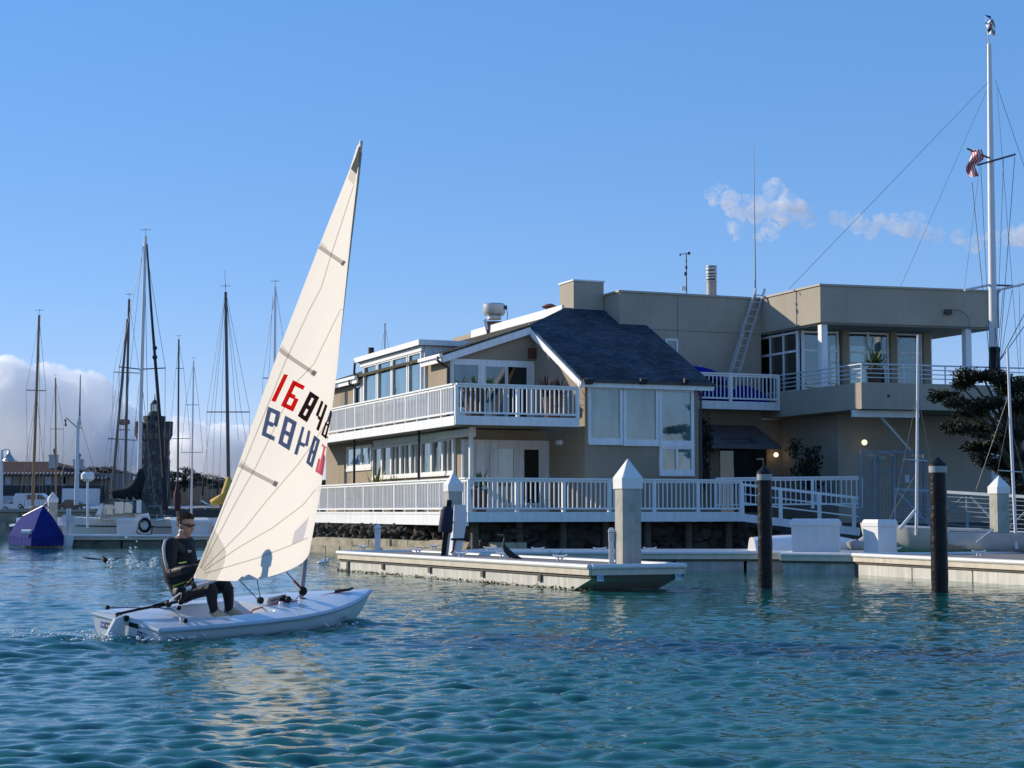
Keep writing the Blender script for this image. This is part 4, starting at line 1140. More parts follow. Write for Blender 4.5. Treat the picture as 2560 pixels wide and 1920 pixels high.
# dock on the right with its sunlit side
RA, RB = at(2600, 1408, 33.8), at(2137, 1387, 40.4)
t, A, Bp, C_, D_ = dock('side_dock', 'concrete dock with sunlit side face at the lower edge of the small boats', RA, RB, RB + V((5.2, 1.6, 0)), RA + V((4.2, 1.2, 0)))
dl = (Bp - A).normalized(); LN = (Bp - A).length; n_ = V((-dl.y, dl.x, 0)); n_ = n_ if n_.x < 0 else -n_
x = 0.05
while x < LN - 0.2:
    w_ = min(2.3, LN - x - 0.05); q = MB(); p = A + dl * x; q.ob(V((p.x, p.y, -0.6)) - n_ * 0.03, dl * (w_ - 0.05), -n_ * 1.5, Z * 0.855); q.build('concrete_float', concrete, t); x += w_
for px, py in ((2238, 1381), (2448, 1390)):
    r_ = ray(px, py); k_ = (0.47 - EYE) / r_.z; cleat(t, V((0, 0, EYE)) + r_ * k_, 0.2)
SA, SB = V((at(1954, 1385, 41.2).x, 41.2, 0)), V((at(2138, 1387, 40.45).x, 40.45, 0))
t, A, Bp, C_, D_ = dock('box_dock', 'short shaded dock section carrying the two white dock boxes', SA, SA + V((0.7, 1.7, 0)), SB + V((0.9, 2.0, 0)), SB)
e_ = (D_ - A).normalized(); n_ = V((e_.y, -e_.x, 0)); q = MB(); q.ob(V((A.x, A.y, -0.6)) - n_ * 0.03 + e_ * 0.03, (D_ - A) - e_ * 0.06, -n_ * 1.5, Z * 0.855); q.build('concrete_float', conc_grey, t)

# ================================================================ PILES
def square_pile(px, Y, py_cap, py_top, s, label, base=-1.5, rot=PHI, grp='white capped square concrete piles'):
    cx = at(px, 1300, Y); zc, zt = at(px, py_cap, Y).z, at(px, py_top, Y).z
    t = thing('capped_pile', label, 'pile', V((cx.x, Y, 0)), grp)
    a, b_ = V((math.cos(rot), math.sin(rot), 0)), V((-math.sin(rot), math.cos(rot), 0)); c = V((cx.x, Y, 0))
    def sq(h, z, ch=0.03): return [c + a * x * h + b_ * y * h + Z * z for x, y in ((-1 + ch / h, -1), (1 - ch / h, -1), (1, -1 + ch / h), (1, 1 - ch / h), (1 - ch / h, 1), (-1 + ch / h, 1), (-1, 1 - ch / h), (-1, -1 + ch / h))]
    q = MB(); q.prism(sq(s / 2, base), Z * (zc - base + 0.02)); q.build('shaft', mat('pile_concrete', (0.44, 0.42, 0.37), 0.9, 0.14, 2.5, 0.3, 15, streak=0.15, stain=((0.17, 0.17, 0.10), 2.2, 0.5)), t)
    q = MB(); h2 = s / 2 * 1.13; hz_ = (zt - zc) * 0.36
    low = sq(h2, zc, 0.02); mid = sq(h2, zc + hz_, 0.02); ap = c + Z * zt; k0 = len(low)
    q.add(low + mid + [ap], [tuple(reversed(range(8)))] + [(i, (i + 1) % 8, 8 + (i + 1) % 8, 8 + i) for i in range(8)] + [(8 + i, 8 + (i + 1) % 8, 16) for i in range(8)])
    q.build('cap', mat('pile_cap', (0.74, 0.74, 0.73), 0.45, 0.06, 3, 0.05, 30), t)
    return t
square_pile(1570, 32.95, 1222, 1146, 0.40, 'thick square concrete pile with white pointed cap at the finger dock end')
square_pile(1133, 47.0, 1229, 1180, 0.40, 'white capped square pile in front of the clubhouse deck corner')
square_pile(2499, 46.5, 1234, 1188, 0.40, 'white capped square pile standing among the small boats')
square_pile(131, 86.0, 1256, 1229, 0.44, 'white capped square pile behind the blue boat cover')
def round_pile(px, py_w, w_px, py_sh, py_top, label):
    Y = EYE * F / (py_w - 1279.0); r = w_px / 2 * Y / F; cx = at(px, py_w, Y).x
    zs, zt = at(px, py_sh, Y).z, at(px, py_top, Y).z
    t = thing('round_pile', label, 'pile', V((cx, Y, 0)), 'black round mooring piles')
    q = MB(); prof = []
    n_ = 26
    for i in range(n_ + 1): prof.append((r * (1 + 0.03 * math.sin(i * 1.7) + 0.02 * math.sin(i * 4.1)), -1.2 + (zs - 0.1 + 1.2) * i / n_))
    q.lathe(prof, (cx, Y, 0), 18); q.build('shaft', mat('black_pile_sleeve', (0.006, 0.006, 0.008), 0.38, 0.3, 6, 0.6, 14, spec=0.22), t, smooth=True)
    q = MB(); q.lathe([(r * 1.05, zs - 0.1), (r * 1.06, zs + 0.02)], (cx, Y, 0), 18); q.build('band', mat('pile_band', (0.30, 0.32, 0.34), 0.4, 0.1, 4), t, smooth=True)
    q = MB(); q.lathe([(r * 1.07, zs + 0.022), (r * 1.07, zs + 0.06), (0.015, zt)], (cx, Y, 0), 18); q.build('cone_cap', black, t, smooth=True)
round_pile(1914, 1469, 36, 1188, 1164, 'black round pile with cone cap left of the long dock box')
round_pile(2350, 1480, 42, 1168, 1143, 'black round pile with cone cap in front of the white dinghy')

# ================================================================ DOCK BOXES, PEDESTALS, FENDER POSTS
def dock_box(label, px0, px1, py0, py1, Y, depth, rot, name='dock_box'):
    a = V((math.cos(rot), math.sin(rot), 0)); b_ = V((-math.sin(rot), math.cos(rot), 0))
    p = V((at(px0, py1, Y).x, Y, 0.47)); w_ = (at(px1, py1, Y).x - p.x) / a.x; h = at(px0, py0, Y).z - 0.47
    t = thing(name, label, 'dock box', p, 'white fibreglass dock boxes')
    q = MB(); i_ = 0.02
    lo = [p + b_ * 0.0, p + a * w_, p + a * w_ + b_ * depth, p + b_ * depth]; cen = sum(lo, V((0, 0, 0))) / 4
    up = [cen + (x - cen) * 1.04 + Z * h * 0.80 for x in lo]
    q.add(lo + up, [(3, 2, 1, 0), (4, 5, 6, 7), (0, 1, 5, 4), (1, 2, 6, 5), (2, 3, 7, 6), (3, 0, 4, 7)]); q.build('body', fibre, t)
    q = MB(); l0 = [cen + (x - cen) * 1.10 + Z * h * 0.802 for x in lo]; l1 = [cen + (x - cen) * 1.10 + Z * h * 0.92 for x in lo]; l2 = [cen + (x - cen) * 0.98 + Z * h for x in lo]
    q.add(l0 + l1 + l2, [(3, 2, 1, 0)] + [(i, (i + 1) % 4, 4 + (i + 1) % 4, 4 + i) for i in range(4)] + [(4 + i, 4 + (i + 1) % 4, 8 + (i + 1) % 4, 8 + i) for i in range(4)] + [(8, 9, 10, 11)]); q.build('lid', fibre, t)
    return t
dock_box('long white dock box on the dock between the black piles', 1981, 2095, 1297, 1380, 41.9, 0.7, -0.17)
dock_box('short white dock box just left of the white dinghy bow', 2196, 2246, 1299, 1383, 41.2, 0.62, PHI)
q_ = at(1100, 1390, 42); 
# white angular post and dark covered fender on the finger dock
Yp = 40.0
t = thing('loading_post', 'white leaning post with dark strap on the finger dock', 'post', V((at(1150, 1392, Yp).x, Yp, 0.47)))
zt = at(1150, 1262, Yp).z; x0, x1 = at(1130, 1392, Yp).x, at(1153, 1392, Yp).x; x2, x3 = at(1136, 1262, Yp).x, at(1166, 1264, Yp).x
q = MB(); q.prism([V((x0, Yp, 0.47)), V((x1, Yp, 0.47)), V((x1 + 0.12, Yp, 0.47 + (zt - 0.47) * 0.62)), V((x3, Yp, 0.47 + (zt - 0.47) * 0.74)), V((x3, Yp, zt)), V((x2, Yp, zt))], V((-0.12, 0.34, 0))); q.build('post_body', fibre, t)
q = MB(); zz = at(1150, 1351, Yp).z; q.ob(V((x0 - 0.03, Yp - 0.02, zz)), V((x1 - x0 + 0.2, 0, 0)), V((0, 0.02, 0)), Z * 0.05); q.tube([V((x0 + 0.08, Yp - 0.02, zz)), V((x0 + 0.02, Yp - 0.02, zz - 0.25)), V((x0 - 0.03, Yp - 0.02, 0.52))], 0.02, 6); q.build('strap', black, t)
q = MB(); q.box(V((x0 + 0.04, Yp - 0.02, at(0, 1306, Yp).z)), (0.08, 0.06, 0.05)); q.build('hook', white_spar, t)
Yp = 39.4
t = thing('dock_ladder_stand', 'dark leaning stand with padded navy cover on the finger dock', 'stand', V((at(1112, 1392, Yp).x, Yp, 0.47)))
q = MB(); a0, a1 = at(1108, 1392, Yp), at(1124, 1250, Yp); q.beam(a0, a1, 0.11, 0.14, V((0, 1, 0))); q.build('upright', black, t)
q = MB(); a0, a1 = at(1117, 1392, Yp + 0.1), at(1133, 1252, Yp + 0.1); q.beam(a0, a1, 0.06, 0.10, V((0, 1, 0))); q.build('upright', steel, t)
q = MB(); a0, a1 = at(1113, 1331, Yp - 0.08), at(1119, 1266, Yp - 0.08); q.tube([a0, a0 + (a1 - a0) * 0.1, a0 + (a1 - a0) * 0.85, a1], [0.15, 0.17, 0.15, 0.08], 12); q.build('padded_cover', mat('navy_pad', (0.012, 0.014, 0.04), 0.8, 0.2, 5, 0.3, 10), t, smooth=True)
def pedestal(px, py0, py1, Y, w_, label, louvre=True):
    c = V((at(px, py1, Y).x, Y, 0.47)); h = at(px, py0, Y).z - 0.47
    t = thing('power_pedestal', label, 'power pedestal', c, 'white dock power pedestals')
    q = MB(); q.box(c + Z * h * 0.32, (w_, w_, h * 0.64)); q.build('column', fibre, t)
    for k in range(4):
        q = MB(); q.box(c + Z * (h * (0.66 + 0.06 * k)), (w_ * 1.12, w_ * 1.12, h * 0.05)); q.build('louvre', fibre, t)
    q = MB(); z_ = 0.47 + h * 0.88
    q.add([V((c.x + sx * w_ * 0.62, c.y + sy * w_ * 0.62, z_)) for sx, sy in ((-1, -1), (1, -1), (1, 1), (-1, 1))] + [V((c.x + sx * w_ * 0.62, c.y + sy * w_ * 0.62, z_ + h * 0.06)) for sx, sy in ((-1, -1), (1, -1), (1, 1), (-1, 1))] + [V((c.x + sx * w_ * 0.3, c.y + sy * w_ * 0.3, z_ + h * 0.13)) for sx, sy in ((-1, -1), (1, -1), (1, 1), (-1, 1))],
          [(3, 2, 1, 0)] + [(i, (i + 1) % 4, 4 + (i + 1) % 4, 4 + i) for i in range(4)] + [(4 + i, 4 + (i + 1) % 4, 8 + (i + 1) % 4, 8 + i) for i in range(4)] + [(8, 9, 10, 11)]); q.build('cap', fibre, t)
pedestal(944, 1312, 1378, 41.6, 0.13, 'white power pedestal at the far end of the finger dock')
pedestal(1529, 1320, 1411, 33.1, 0.10, 'white louvred pedestal beside the thick capped pile')

# ================================================================ RAMP, GATE, GANGWAY
ramp = thing('access_ramp', 'white railed ramp running from the deck corner to the gate', 'ramp', B(11.5, 0.5, 1.0))
E0 = B(9.95, 0.0, 1.40); E1 = at(2150, 1316, 56.0); E1.z = 0.93
q = MB(); q.beam(E0 - Z * 0.1, E1 - Z * 0.1, 0.08, 0.26); q.build('ramp_beam', white, ramp)
q = MB(); w_ = Vv * 1.3; q.add([E0, E1, E1 + w_, E0 + w_], [(0, 1, 2, 3)]); q.build('ramp_floor', ddeck, ramp)
d = E1 - E0
for hh, th in ((1.02, 0.09), (0.70, 0.045), (0.40, 0.045)):
    q = MB(); q.beam(E0 + Z * hh, E1 + Z * hh, 0.06, th); q.build('ramp_rail', rail_white, ramp)
for k in (0.0, 0.33, 0.66, 0.95):
    q = MB(); p = E0 + d * k; q.ob(p - V((0.06, 0.06, 0)), (0.12, 0, 0), (0, 0.12, 0), Z * 1.0); q.build('ramp_post', rail_white, ramp)
K0, K1 = at(1700, 1290, 58.5), at(2155, 1270, 57.6); K0.z, K1.z = 1.47, 1.62
Km = at(1790, 1290, 58.5); Km.z = 1.58
railing(ramp, Km, K1, 1.10, sp=0.17, post_sp=1.9, low=0.15)
gate = thing('security_gate', 'tall dark steel picket gate enclosure at the top of the gangway', 'gate', V((at(2230, 1300, 55).x, 55, 0.9)))
gm_ = mat('gate_steel', (0.20, 0.24, 0.28), 0.5, 0.15, 3, metal=0.2)
def gp(px, py, Y=55.0): return at(px, py, Y)
for (xa, xb, Yg, n_) in ((2151, 2186, 54.6, 10), (2192, 2235, 55.0, 6), (2236, 2312, 55.4, 13)):
    q = MB(); q.beam(gp(xa, 1130, Yg), gp(xb, 1130, Yg), 0.05, 0.10); q.beam(gp(xa, 1298, Yg), gp(xb, 1298, Yg), 0.05, 0.06)
    q.beam(gp(xa, 1136, Yg), gp(xa, 1300, Yg), 0.09, 0.09); q.beam(gp(xb, 1136, Yg), gp(xb, 1300, Yg), 0.09, 0.09)
    if xa > 2190: q.beam(gp(xa, 1178, Yg), gp(xb, 1178, Yg), 0.05, 0.07)
    q.build('gate_frame', gm_, gate)
    for k in range(1, n_):
        px = xa + (xb - xa) * k / n_; q = MB(); q.tube([gp(px, 1134, Yg), gp(px, 1296, Yg)], 0.012, 5); q.build('picket', gm_, gate)
q = MB(); q.ob(gp(2197, 1150, 54.8), V((0.22, 0, 0)), V((0, 0.1, 0)), Z * 0.13); q.build('exit_light', mat('pale_green', (0.25, 0.32, 0.22), 0.5, 0), gate)
q = MB(); q.ob(gp(2263, 1206, 55.2), V((0.14, 0, 0)), V((0, 0.02, 0)), Z * 0.25); q.build('notice', mat('notice_paper', (0.5, 0.6, 0.7), 0.7, 0), gate)
gang = thing('gangway', 'steel truss gangway with diagonal braces sloping down past the small boats', 'gangway', V((at(2400, 1330, 50).x, 50, 0.5)))
ga = mat('gangway_aluminium', (0.30, 0.36, 0.42), 0.45, 0.1, 3, metal=0.2)
def gg(f_, top):
    px = 2236 + (2600 - 2236) * f_; Yg = 54.5 - 5.0 * f_
    return at(px, (1222 + 22 * f_) if top else (1316 + 20 * f_), Yg)
for top, w_ in ((True, 0.09), (False, 0.13)):
    q = MB(); q.beam(gg(0, top), gg(1, top), 0.07, w_); q.build('chord', ga, gang)
for k in range(5):
    f_ = (2236 + k * 94 - 2236 - 6) / 364.0; f_ = max(0, min(1, f_ + 0.02 * (k == 0)))
    q = MB(); q.beam(gg(f_, True), gg(f_, False), 0.07, 0.07, V((0, 1, 0))); q.build('vertical', ga, gang)
    if k < 4:
        fm = f_ + 47 / 364
        q = MB()
        q.beam(gg(f_, k % 2 == 0), gg(min(1, f_ + 94 / 364), k % 2 == 1), 0.05, 0.06, V((0, 1, 0))); q.build('diagonal', ga, gang)
for k in range(1, 8):
    q = MB(); p, p2 = gg(0, True), gg(0, False); r_, r2 = gg(1, True), gg(1, False); q.tube([p + (p2 - p) * k / 8, r_ + (r2 - r_) * k / 8], 0.010, 5); q.build('rail_wire', ga, gang)
q = MB(); a, b_ = gg(0, False), gg(1, False); q.add([a, b_, b_ + V((0.3, 1.2, 0)), a + V((0.3, 1.2, 0))], [(0, 1, 2, 3)]); q.build('walkway', deckgrey, gang)

# ================================================================ LADDER, COVERED UMBRELLA, PLANTS, TREE
t = thing('extension_ladder', 'long aluminium extension ladder leaning on the tall tan wall', 'ladder', B(fu(1825, 5.6), 5.6, 5.6))
lad = mat('ladder_aluminium', (0.55, 0.56, 0.58), 0.4, 0.08, 4, metal=0.4)
f0, f1 = B(fu(1812, 5.5), 5.5, 5.61), B(fu(1903, 6.38), 6.38, 9.95)
f1 = at(1901, 722, f1.y); ax = (U * 0.40)
for sx in (-0.5, 0.5):
    q = MB(); q.beam(f0 + ax * sx, f1 + ax * sx, 0.05, 0.09); q.build('rail', lad, t)
    q = MB(); q.beam(f0 + ax * sx * 0.84 - Vv * 0.07, f0 + (f1 - f0) * 0.62 + ax * sx * 0.84 - Vv * 0.07, 0.045, 0.08); q.build('rail', lad, t)
for k in range(15):
    q = MB(); p = f0 + (f1 - f0) * ((k + 0.6) / 15.5); q.tube([p - ax * 0.48, p + ax * 0.48], 0.022, 6); q.build('rung', lad, t)
t = thing('blue_umbrella', 'folded blue canvas umbrella leaning behind the small white balcony railing', 'umbrella', B(11.6, 5.7, 5.6))
bl_ = mat('royal_blue_canvas', (0.012, 0.011, 0.26), 0.8, 0.25, 2.5, 0.5, 6, spec=0.1)
c = B(11.5, 5.75, 6.52); q = MB(); rows = []
n_, m_ = 16, 7
for i in range(m_ + 1):
    tt = i / m_; rr = 1.05 * math.sin(tt * math.pi / 2); zz = 0.42 * math.cos(tt * math.pi / 2)
    for j in range(n_):
        a = 2 * math.pi * j / n_; r2 = rr * (1 - 0.05 * (j % 2) * tt)
        rows.append(c + U * (r2 * math.cos(a) * 1.1) + Vv * (r2 * math.sin(a) * 0.55) + Z * (zz - 0.25 * math.cos(a) * tt))
q.add(rows, [(i * n_ + j, i * n_ + (j + 1) % n_, (i + 1) * n_ + (j + 1) % n_, (i + 1) * n_ + j) for i in range(m_) for j in range(n_)]); co_ = q.build('canopy', bl_, t, smooth='all')
q = MB(); rng = random.Random(9)
for k in range(9):
    u_ = 10.55 + k * 0.28; q.tube([B(u_, 5.6 + 0.1 * math.sin(k), 6.5 - 0.06 * k), B(u_ + 0.05, 5.5, 6.0), B(u_ + 0.02, 5.55, 5.62)], [0.16, 0.20, 0.22], 8)
q.build('hanging_canvas', bl_, t, smooth='all')
q = MB(); q.tube([B(11.5, 5.75, 5.6), c + Z * 0.5], 0.025, 6); q.build('pole', white_spar, t)
t = thing('blue_cover', 'low blue canvas cover at the right end of the small white balcony', 'canvas cover', B(13.5, 5.7, 5.6))
q = MB(); prof = [(12.75, 5.62), (12.8, 6.0), (13.2, 6.28), (13.5, 6.22), (13.9, 6.05), (14.25, 5.9), (14.3, 5.62)]
q.prism([B(u_, 5.45, z_) for u_, z_ in prof], Vv * 0.6); q.build('canvas', bl_, t)

def blades(mb, c, n, L, w_, rng, spread=1.0, droop=0.4, lean=0.0):
    c = V(c)
    for k in range(n):
        a = rng.uniform(0, 6.283); el = rng.uniform(0.25, 1.35)
        out = V((math.cos(a), math.sin(a), 0)); d = out * math.cos(el) * spread + Z * math.sin(el)
        side = out.cross(Z); l_ = L * rng.uniform(0.7, 1.1); pts = []
        for i in range(5):
            tt = i / 4; p = c + d * l_ * tt - Z * droop * l_ * tt * tt * math.cos(el); ww = w_ * (0.6 + 0.8 * tt) * (1 - tt) ** 0.6 if tt < 1 else 0
            pts += [p - side * ww, p + side * ww]
        mb.add(pts, [(2 * i, 2 * i + 1, 2 * i + 3, 2 * i + 2) for i in range(4)])
agl = leafmat('agave_leaf', (0.035, 0.075, 0.025), (0.11, 0.16, 0.05)); yel = leafmat('flax_leaf', (0.12, 0.15, 0.03), (0.34, 0.32, 0.08)); redl = leafmat('cordyline_leaf', (0.045, 0.010, 0.014), (0.10, 0.025, 0.03))
potm = mat('planter_brown', (0.09, 0.05, 0.035), 0.8, 0.2, 3)
def potplant(label, c, n, L, w_, lm, seed, pot=(0.3, 0.4), heads=1, **kw):
    c = V(c); rng = random.Random(seed); t = thing('potted_plant', label, 'plant', c)
    q = MB(); q.lathe([(pot[0] * 0.7, 0), (pot[0], pot[1]), (pot[0] * 0.9, pot[1] + 0.01)], c, 12); q.build('pot', potm, t)
    q = MB()
    for h in range(heads): blades(q, c + Z * pot[1] + (U * (h - (heads - 1) / 2) * pot[0] * 1.3 if heads > 1 else V((0, 0, 0))), n, L, w_, rng, **kw)
    q.build('leaves', lm, t)
potplant('yellow green flax plant by the lower deck railing under the side windows', B(0.75, 12.2, ZD), 70, 1.5, 0.045, yel, 1, (0.35, 0.55))
potplant('small flax plant beside the larger yellow green one on the lower deck', B(0.75, 9.6, ZD), 50, 1.15, 0.03, yel, 2, (0.3, 0.5))
potplant('green agave plant behind the white post on the lower deck', B(1.0, 1.6, ZD), 26, 0.8, 0.06, agl, 3, (0.3, 0.75))
potplant('row of green succulents on the corner of the upper deck railing', B(0.9, 1.75, ZU), 24, 0.52, 0.05, agl, 4, (0.42, 0.95), heads=3)
potplant('dark red cordyline plant at the right end of the upper deck', B(3.75, 1.9, ZU), 60, 0.95, 0.028, redl, 5, (0.35, 0.75), heads=2)
potplant('large spiky agave on the tower balcony', C(1.0, 0.75, 6.0), 34, 0.95, 0.07, agl, 6, (0.3, 0.62))
bush_leaf = leafmat('dark_bush_leaf', (0.010, 0.016, 0.010), (0.03, 0.04, 0.02))
def bush(label, c, rad, n, seed, sz=0.16):
    c = V(c); rng = random.Random(seed); t = thing('shrub', label, 'shrub', c - Z * rad[2])
    q = MB()
    for k in range(4): q.tube([c - Z * rad[2], c + V((rng.uniform(-1, 1) * rad[0] * 0.5, rng.uniform(-1, 1) * rad[1] * 0.5, rng.uniform(-0.2, 0.5) * rad[2]))], [0.05, 0.02], 5)
    q.build('stem', bark, t)
    q = MB()
    for k in range(9):
        d = V((rng.uniform(-0.7, 0.7) * rad[0], rng.uniform(-0.7, 0.7) * rad[1], rng.uniform(-0.8, 0.7) * rad[2]))
        leaf_cloud(q, c + d, (rad[0] * 0.45, rad[1] * 0.45, rad[2] * 0.4), n, sz, rng)
    q.build('foliage', bush_leaf, t)
bush('dark shrub growing by the wall right of the lit entrance lamp', at(2020, 1150, 60.0), (0.75, 0.6, 1.0), 150, 31)
bush('dark climbing shrub at the left side of the entrance awning', at(1765, 1130, 61.0), (0.5, 0.5, 1.3), 150, 32)
# dark conifer on the right edge
cyp = leafmat('cypress_leaf', (0.005, 0.009, 0.005), (0.024, 0.034, 0.016))
YC = 52.0
t = thing('dark_cypress', 'dense dark cypress tree overlapping the tower balcony', 'tree', V((at(2545, 1300, YC).x, YC, 0.9)))
q = MB(); tb = V((at(2545, 1300, YC).x, YC, 0.7)); q.tube([tb, tb + V((0.1, 0, 2.0)), tb + V((-0.1, 0, 4.2))], [0.22, 0.17, 0.08], 8)
rng = random.Random(77); cr = MB()
LIMBS = [(2360, 985), (2395, 960), (2420, 942), (2452, 935), (2490, 950), (2520, 970), (2560, 960), (2390, 1010), (2420, 1040), (2455, 1020), (2490, 1010), (2530, 1030), (2570, 1010), (2400, 1075), (2440, 1085), (2480, 1075), (2520, 1090), (2560, 1080), (2440, 1115), (2485, 1120), (2530, 1140), (2570, 1150), (2470, 1150), (2600, 1060), (2620, 1000), (2510, 1180), (2560, 1210)]
for px, py in LIMBS:
    e = at(px, py, YC + rng.uniform(-0.8, 0.8)); q.tube([tb + Z * rng.uniform(1.5, 3.5), (tb + Z * 3 + e) / 2, e], [0.09, 0.05, 0.02], 5)
    for k in range(4):
        o_ = V((rng.uniform(-0.3, 0.3), rng.uniform(-0.4, 0.4), rng.uniform(-0.15, 0.15)))
        leaf_cloud(cr, e + o_, (0.36, 0.36, 0.17), 300, 0.10, rng, 0.5, 0.25)
q.build('trunk', bark, t); cr.build('crown', cyp, t)

# ================================================================ SAILING DINGHY
HEAD = V((0.603, 0.797, 0)); PORT = V((-0.797, 0.603, 0))
STERN = V((-4.55, 19.9, 0.0)); HEEL = R(7.5)
rot = Matrix((HEAD, PORT, Z)).transposed() @ Matrix.Rotation(HEEL, 3, 'X') @ Matrix.Rotation(R(-0.8), 3, 'Y')
BM = Matrix.Translation(STERN) @ rot.to_4x4(); BI = BM.inverted()
boat = thing('sailing_dinghy', 'white single-handed sailing dinghy under full sail on the harbour water', 'sailboat', STERN)
boat.rotation_euler = rot.to_euler()
LB = 4.23
def hb(x):        # half beam at the gunwale
    t = x / LB
    return max(0.012, 0.60 + 0.10 * math.sin(math.pi * min(t / 0.78, 1.0)) if t < 0.45 else 0.695 * (1 - ((t - 0.45) / 0.55) ** 2.1) + 0.012)
def sheer(x): return 0.235 + 0.02 * (x / LB) + 0.13 * (x / LB) ** 3
def keel(x): return -0.085 - 0.02 * math.sin(math.pi * x / LB) + 0.40 * max(0, (x / LB - 0.80) / 0.20) ** 2.2
hullm = mat('dinghy_hull', (0.60, 0.66, 0.66), 0.2, 0.04, 1.5, coat=0.4)  # grey-green cast of reflected water is mixed into the white hull colour
deckm = mat('dinghy_deck', (0.66, 0.71, 0.76), 0.3, 0.05, 3, 0.05, 60, coat=0.2)
q = MB(); NS, NP = 40, 15; rows = []
for i in range(NS + 1):
    x = LB * i / NS; b_, s_, k_ = hb(x), sheer(x), keel(x)
    for j in range(NP):
        t_ = -1 + 2 * j / (NP - 1); a = abs(t_)
        y = b_ * (math.sin(a * math.pi / 2) ** 0.62) * (1 if t_ > 0 else -1) * 0.965
        z = k_ + (s_ - 0.03 - k_) * (a ** 2.3)
        rows.append(V((x, y, z)))
q.add(rows, [(i * NP + j, (i + 1) * NP + j, (i + 1) * NP + j + 1, i * NP + j + 1) for i in range(NS) for j in range(NP - 1)])
hull = q.build('hull', hullm, boat, smooth='all', xf=Matrix())
top_ = [V((0.0, f_ * hb(0), sheer(0) + 0.035 * (1 - f_ * f_) - 0.002)) for f_ in (0.97, 0.7, 0.35, 0.0, -0.35, -0.7, -0.97)]
q = MB(); q.prism(rows[:NP] + top_, V((-0.004, 0, 0))); q.build('transom', mat('transom_white', (0.68, 0.70, 0.71), 0.25, 0.04, 3, coat=0.3), boat, xf=Matrix())
# rolled gunwale
q = MB()
for sd in (-1, 1):
    q.tube([V((LB * i / 36, sd * hb(LB * i / 36) * 0.985, sheer(LB * i / 36) - 0.028)) for i in range(37)], 0.030, 8)
q.tube([V((0.0, -hb(0), sheer(0) - 0.028)), V((0.0, hb(0), sheer(0) - 0.028))], 0.026, 8)
q.build('gunwale', mat('gunwale_grey', (0.42, 0.52, 0.60), 0.3, 0.05, 3), boat, smooth=True, xf=Matrix())
# deck with cockpit well
def sst(a, b, x):
    t = min(1, max(0, (x - a) / (b - a))); return t * t * (3 - 2 * t)
def deckz(x, f):
    y = f * hb(x)
    z = sheer(x) + 0.035 * (1 - f * f) * min(1, hb(x) / 0.4)
    wid = 0.30 + 0.05 * sst(0.7, 1.2, x)
    c = sst(0.78, 0.86, x) * (1 - sst(2.02, 2.10, x)) * (1 - sst(wid - 0.035, wid + 0.035, abs(y)))
    return z - 0.21 * c
q = MB(); nx, ny = 150, 61; rows = []
for i in range(nx + 1):
    x = LB * i / nx
    for j in range(ny):
        f_ = -1 + 2 * j / (ny - 1); rows.append(V((x, f_ * hb(x), deckz(x, f_))))
q.add(rows, [(i * ny + j, (i + 1) * ny + j, (i + 1) * ny + j + 1, i * ny + j + 1) for i in range(nx) for j in range(ny - 1)])
q.build('deck', deckm, boat, smooth=True, xf=Matrix())
# rudder, tiller, daggerboard, traveller, stickers
q = MB(); q.prism([V((-0.02, -0.02, 0.30)), V((-0.18, -0.02, 0.26)), V((-0.34, -0.02, -0.02)), V((-0.40, -0.02, -0.5)), V((-0.12, -0.02, -0.5)), V((-0.02, -0.02, 0.0))], V((0, 0.04, 0))); q.build('rudder', mat('rudder_grey', (0.62, 0.67, 0.70), 0.35, 0.05, 3), boat, xf=Matrix())
q = MB(); q.tube([V((-0.16, 0, 0.31)), V((0.2, 0.02, 0.345)), V((1.05, 0.10, 0.40))], 0.017, 8); q.build('tiller', black, boat, smooth=True, xf=Matrix())
q = MB(); q.tube([V((0.45, 0.05, 0.36)), V((0.62, 0.07, 0.37))], 0.028, 8); q.tube([V((0.9, 0.09, 0.395)), V((1.25, 0.42, 0.62))], 0.012, 6); q.build('tiller_extension', black, boat, smooth=True, xf=Matrix())
q = MB(); q.box((-0.03, 0.0, 0.26), (0.05, 0.10, 0.06)); q.box((-0.018, 0.13, 0.24), (0.02, 0.07, 0.05)); q.box((-0.018, -0.16, 0.20), (0.02, 0.16, 0.05)); q.build('rudder_fitting', black, boat, xf=Matrix())
stk = [(0.40, 0.07, 0.075, (0.10, 0.16, 0.45)), (0.31, 0.07, 0.08, (0.08, 0.09, 0.08)), (0.22, 0.07, 0.08, (0.10, 0.05, 0.10)), (-0.26, 0.09, 0.055, (0.03, 0.03, 0.10)), (-0.35, 0.09, 0.055, (0.35, 0.30, 0.24)), (-0.26, -0.01, 0.055, (0.16, 0.02, 0.04)), (-0.35, 0.025, 0.06, (0.06, 0.05, 0.30)), (-0.35, -0.035, 0.055, (0.05, 0.14, 0.26)), (-0.47, 0.03, 0.04, (0.05, 0.04, 0.22))]
for i, (y, z, s_, c_) in enumerate(stk):
    q = MB(); q.ob(V((-0.009, y - 0.042, z)), V((0, 0.084 if i != 2 else 0.075, 0)), V((0, 0, s_)), V((-0.002, 0, 0))); so_ = q.build('sticker', mat('sticker_%d' % i, c_, 0.4, 0.0), boat, xf=Matrix())
    q = MB()
    for k in range(2): q.ob(V((-0.0125, y - 0.03 + 0.036 * k, z + s_ * 0.35)), V((0, 0.022, 0)), V((0, 0, s_ * 0.3)), V((-0.001, 0, 0)))
    q.build('sticker_print', mat('sticker_print', (0.7, 0.7, 0.72), 0.5, 0), so_, xf=Matrix())
q = MB(); sl_ = [V((3.2, -hb(3.2) * 0.93, 0.17)), V((3.45, -hb(3.45) * 0.93, 0.19))]
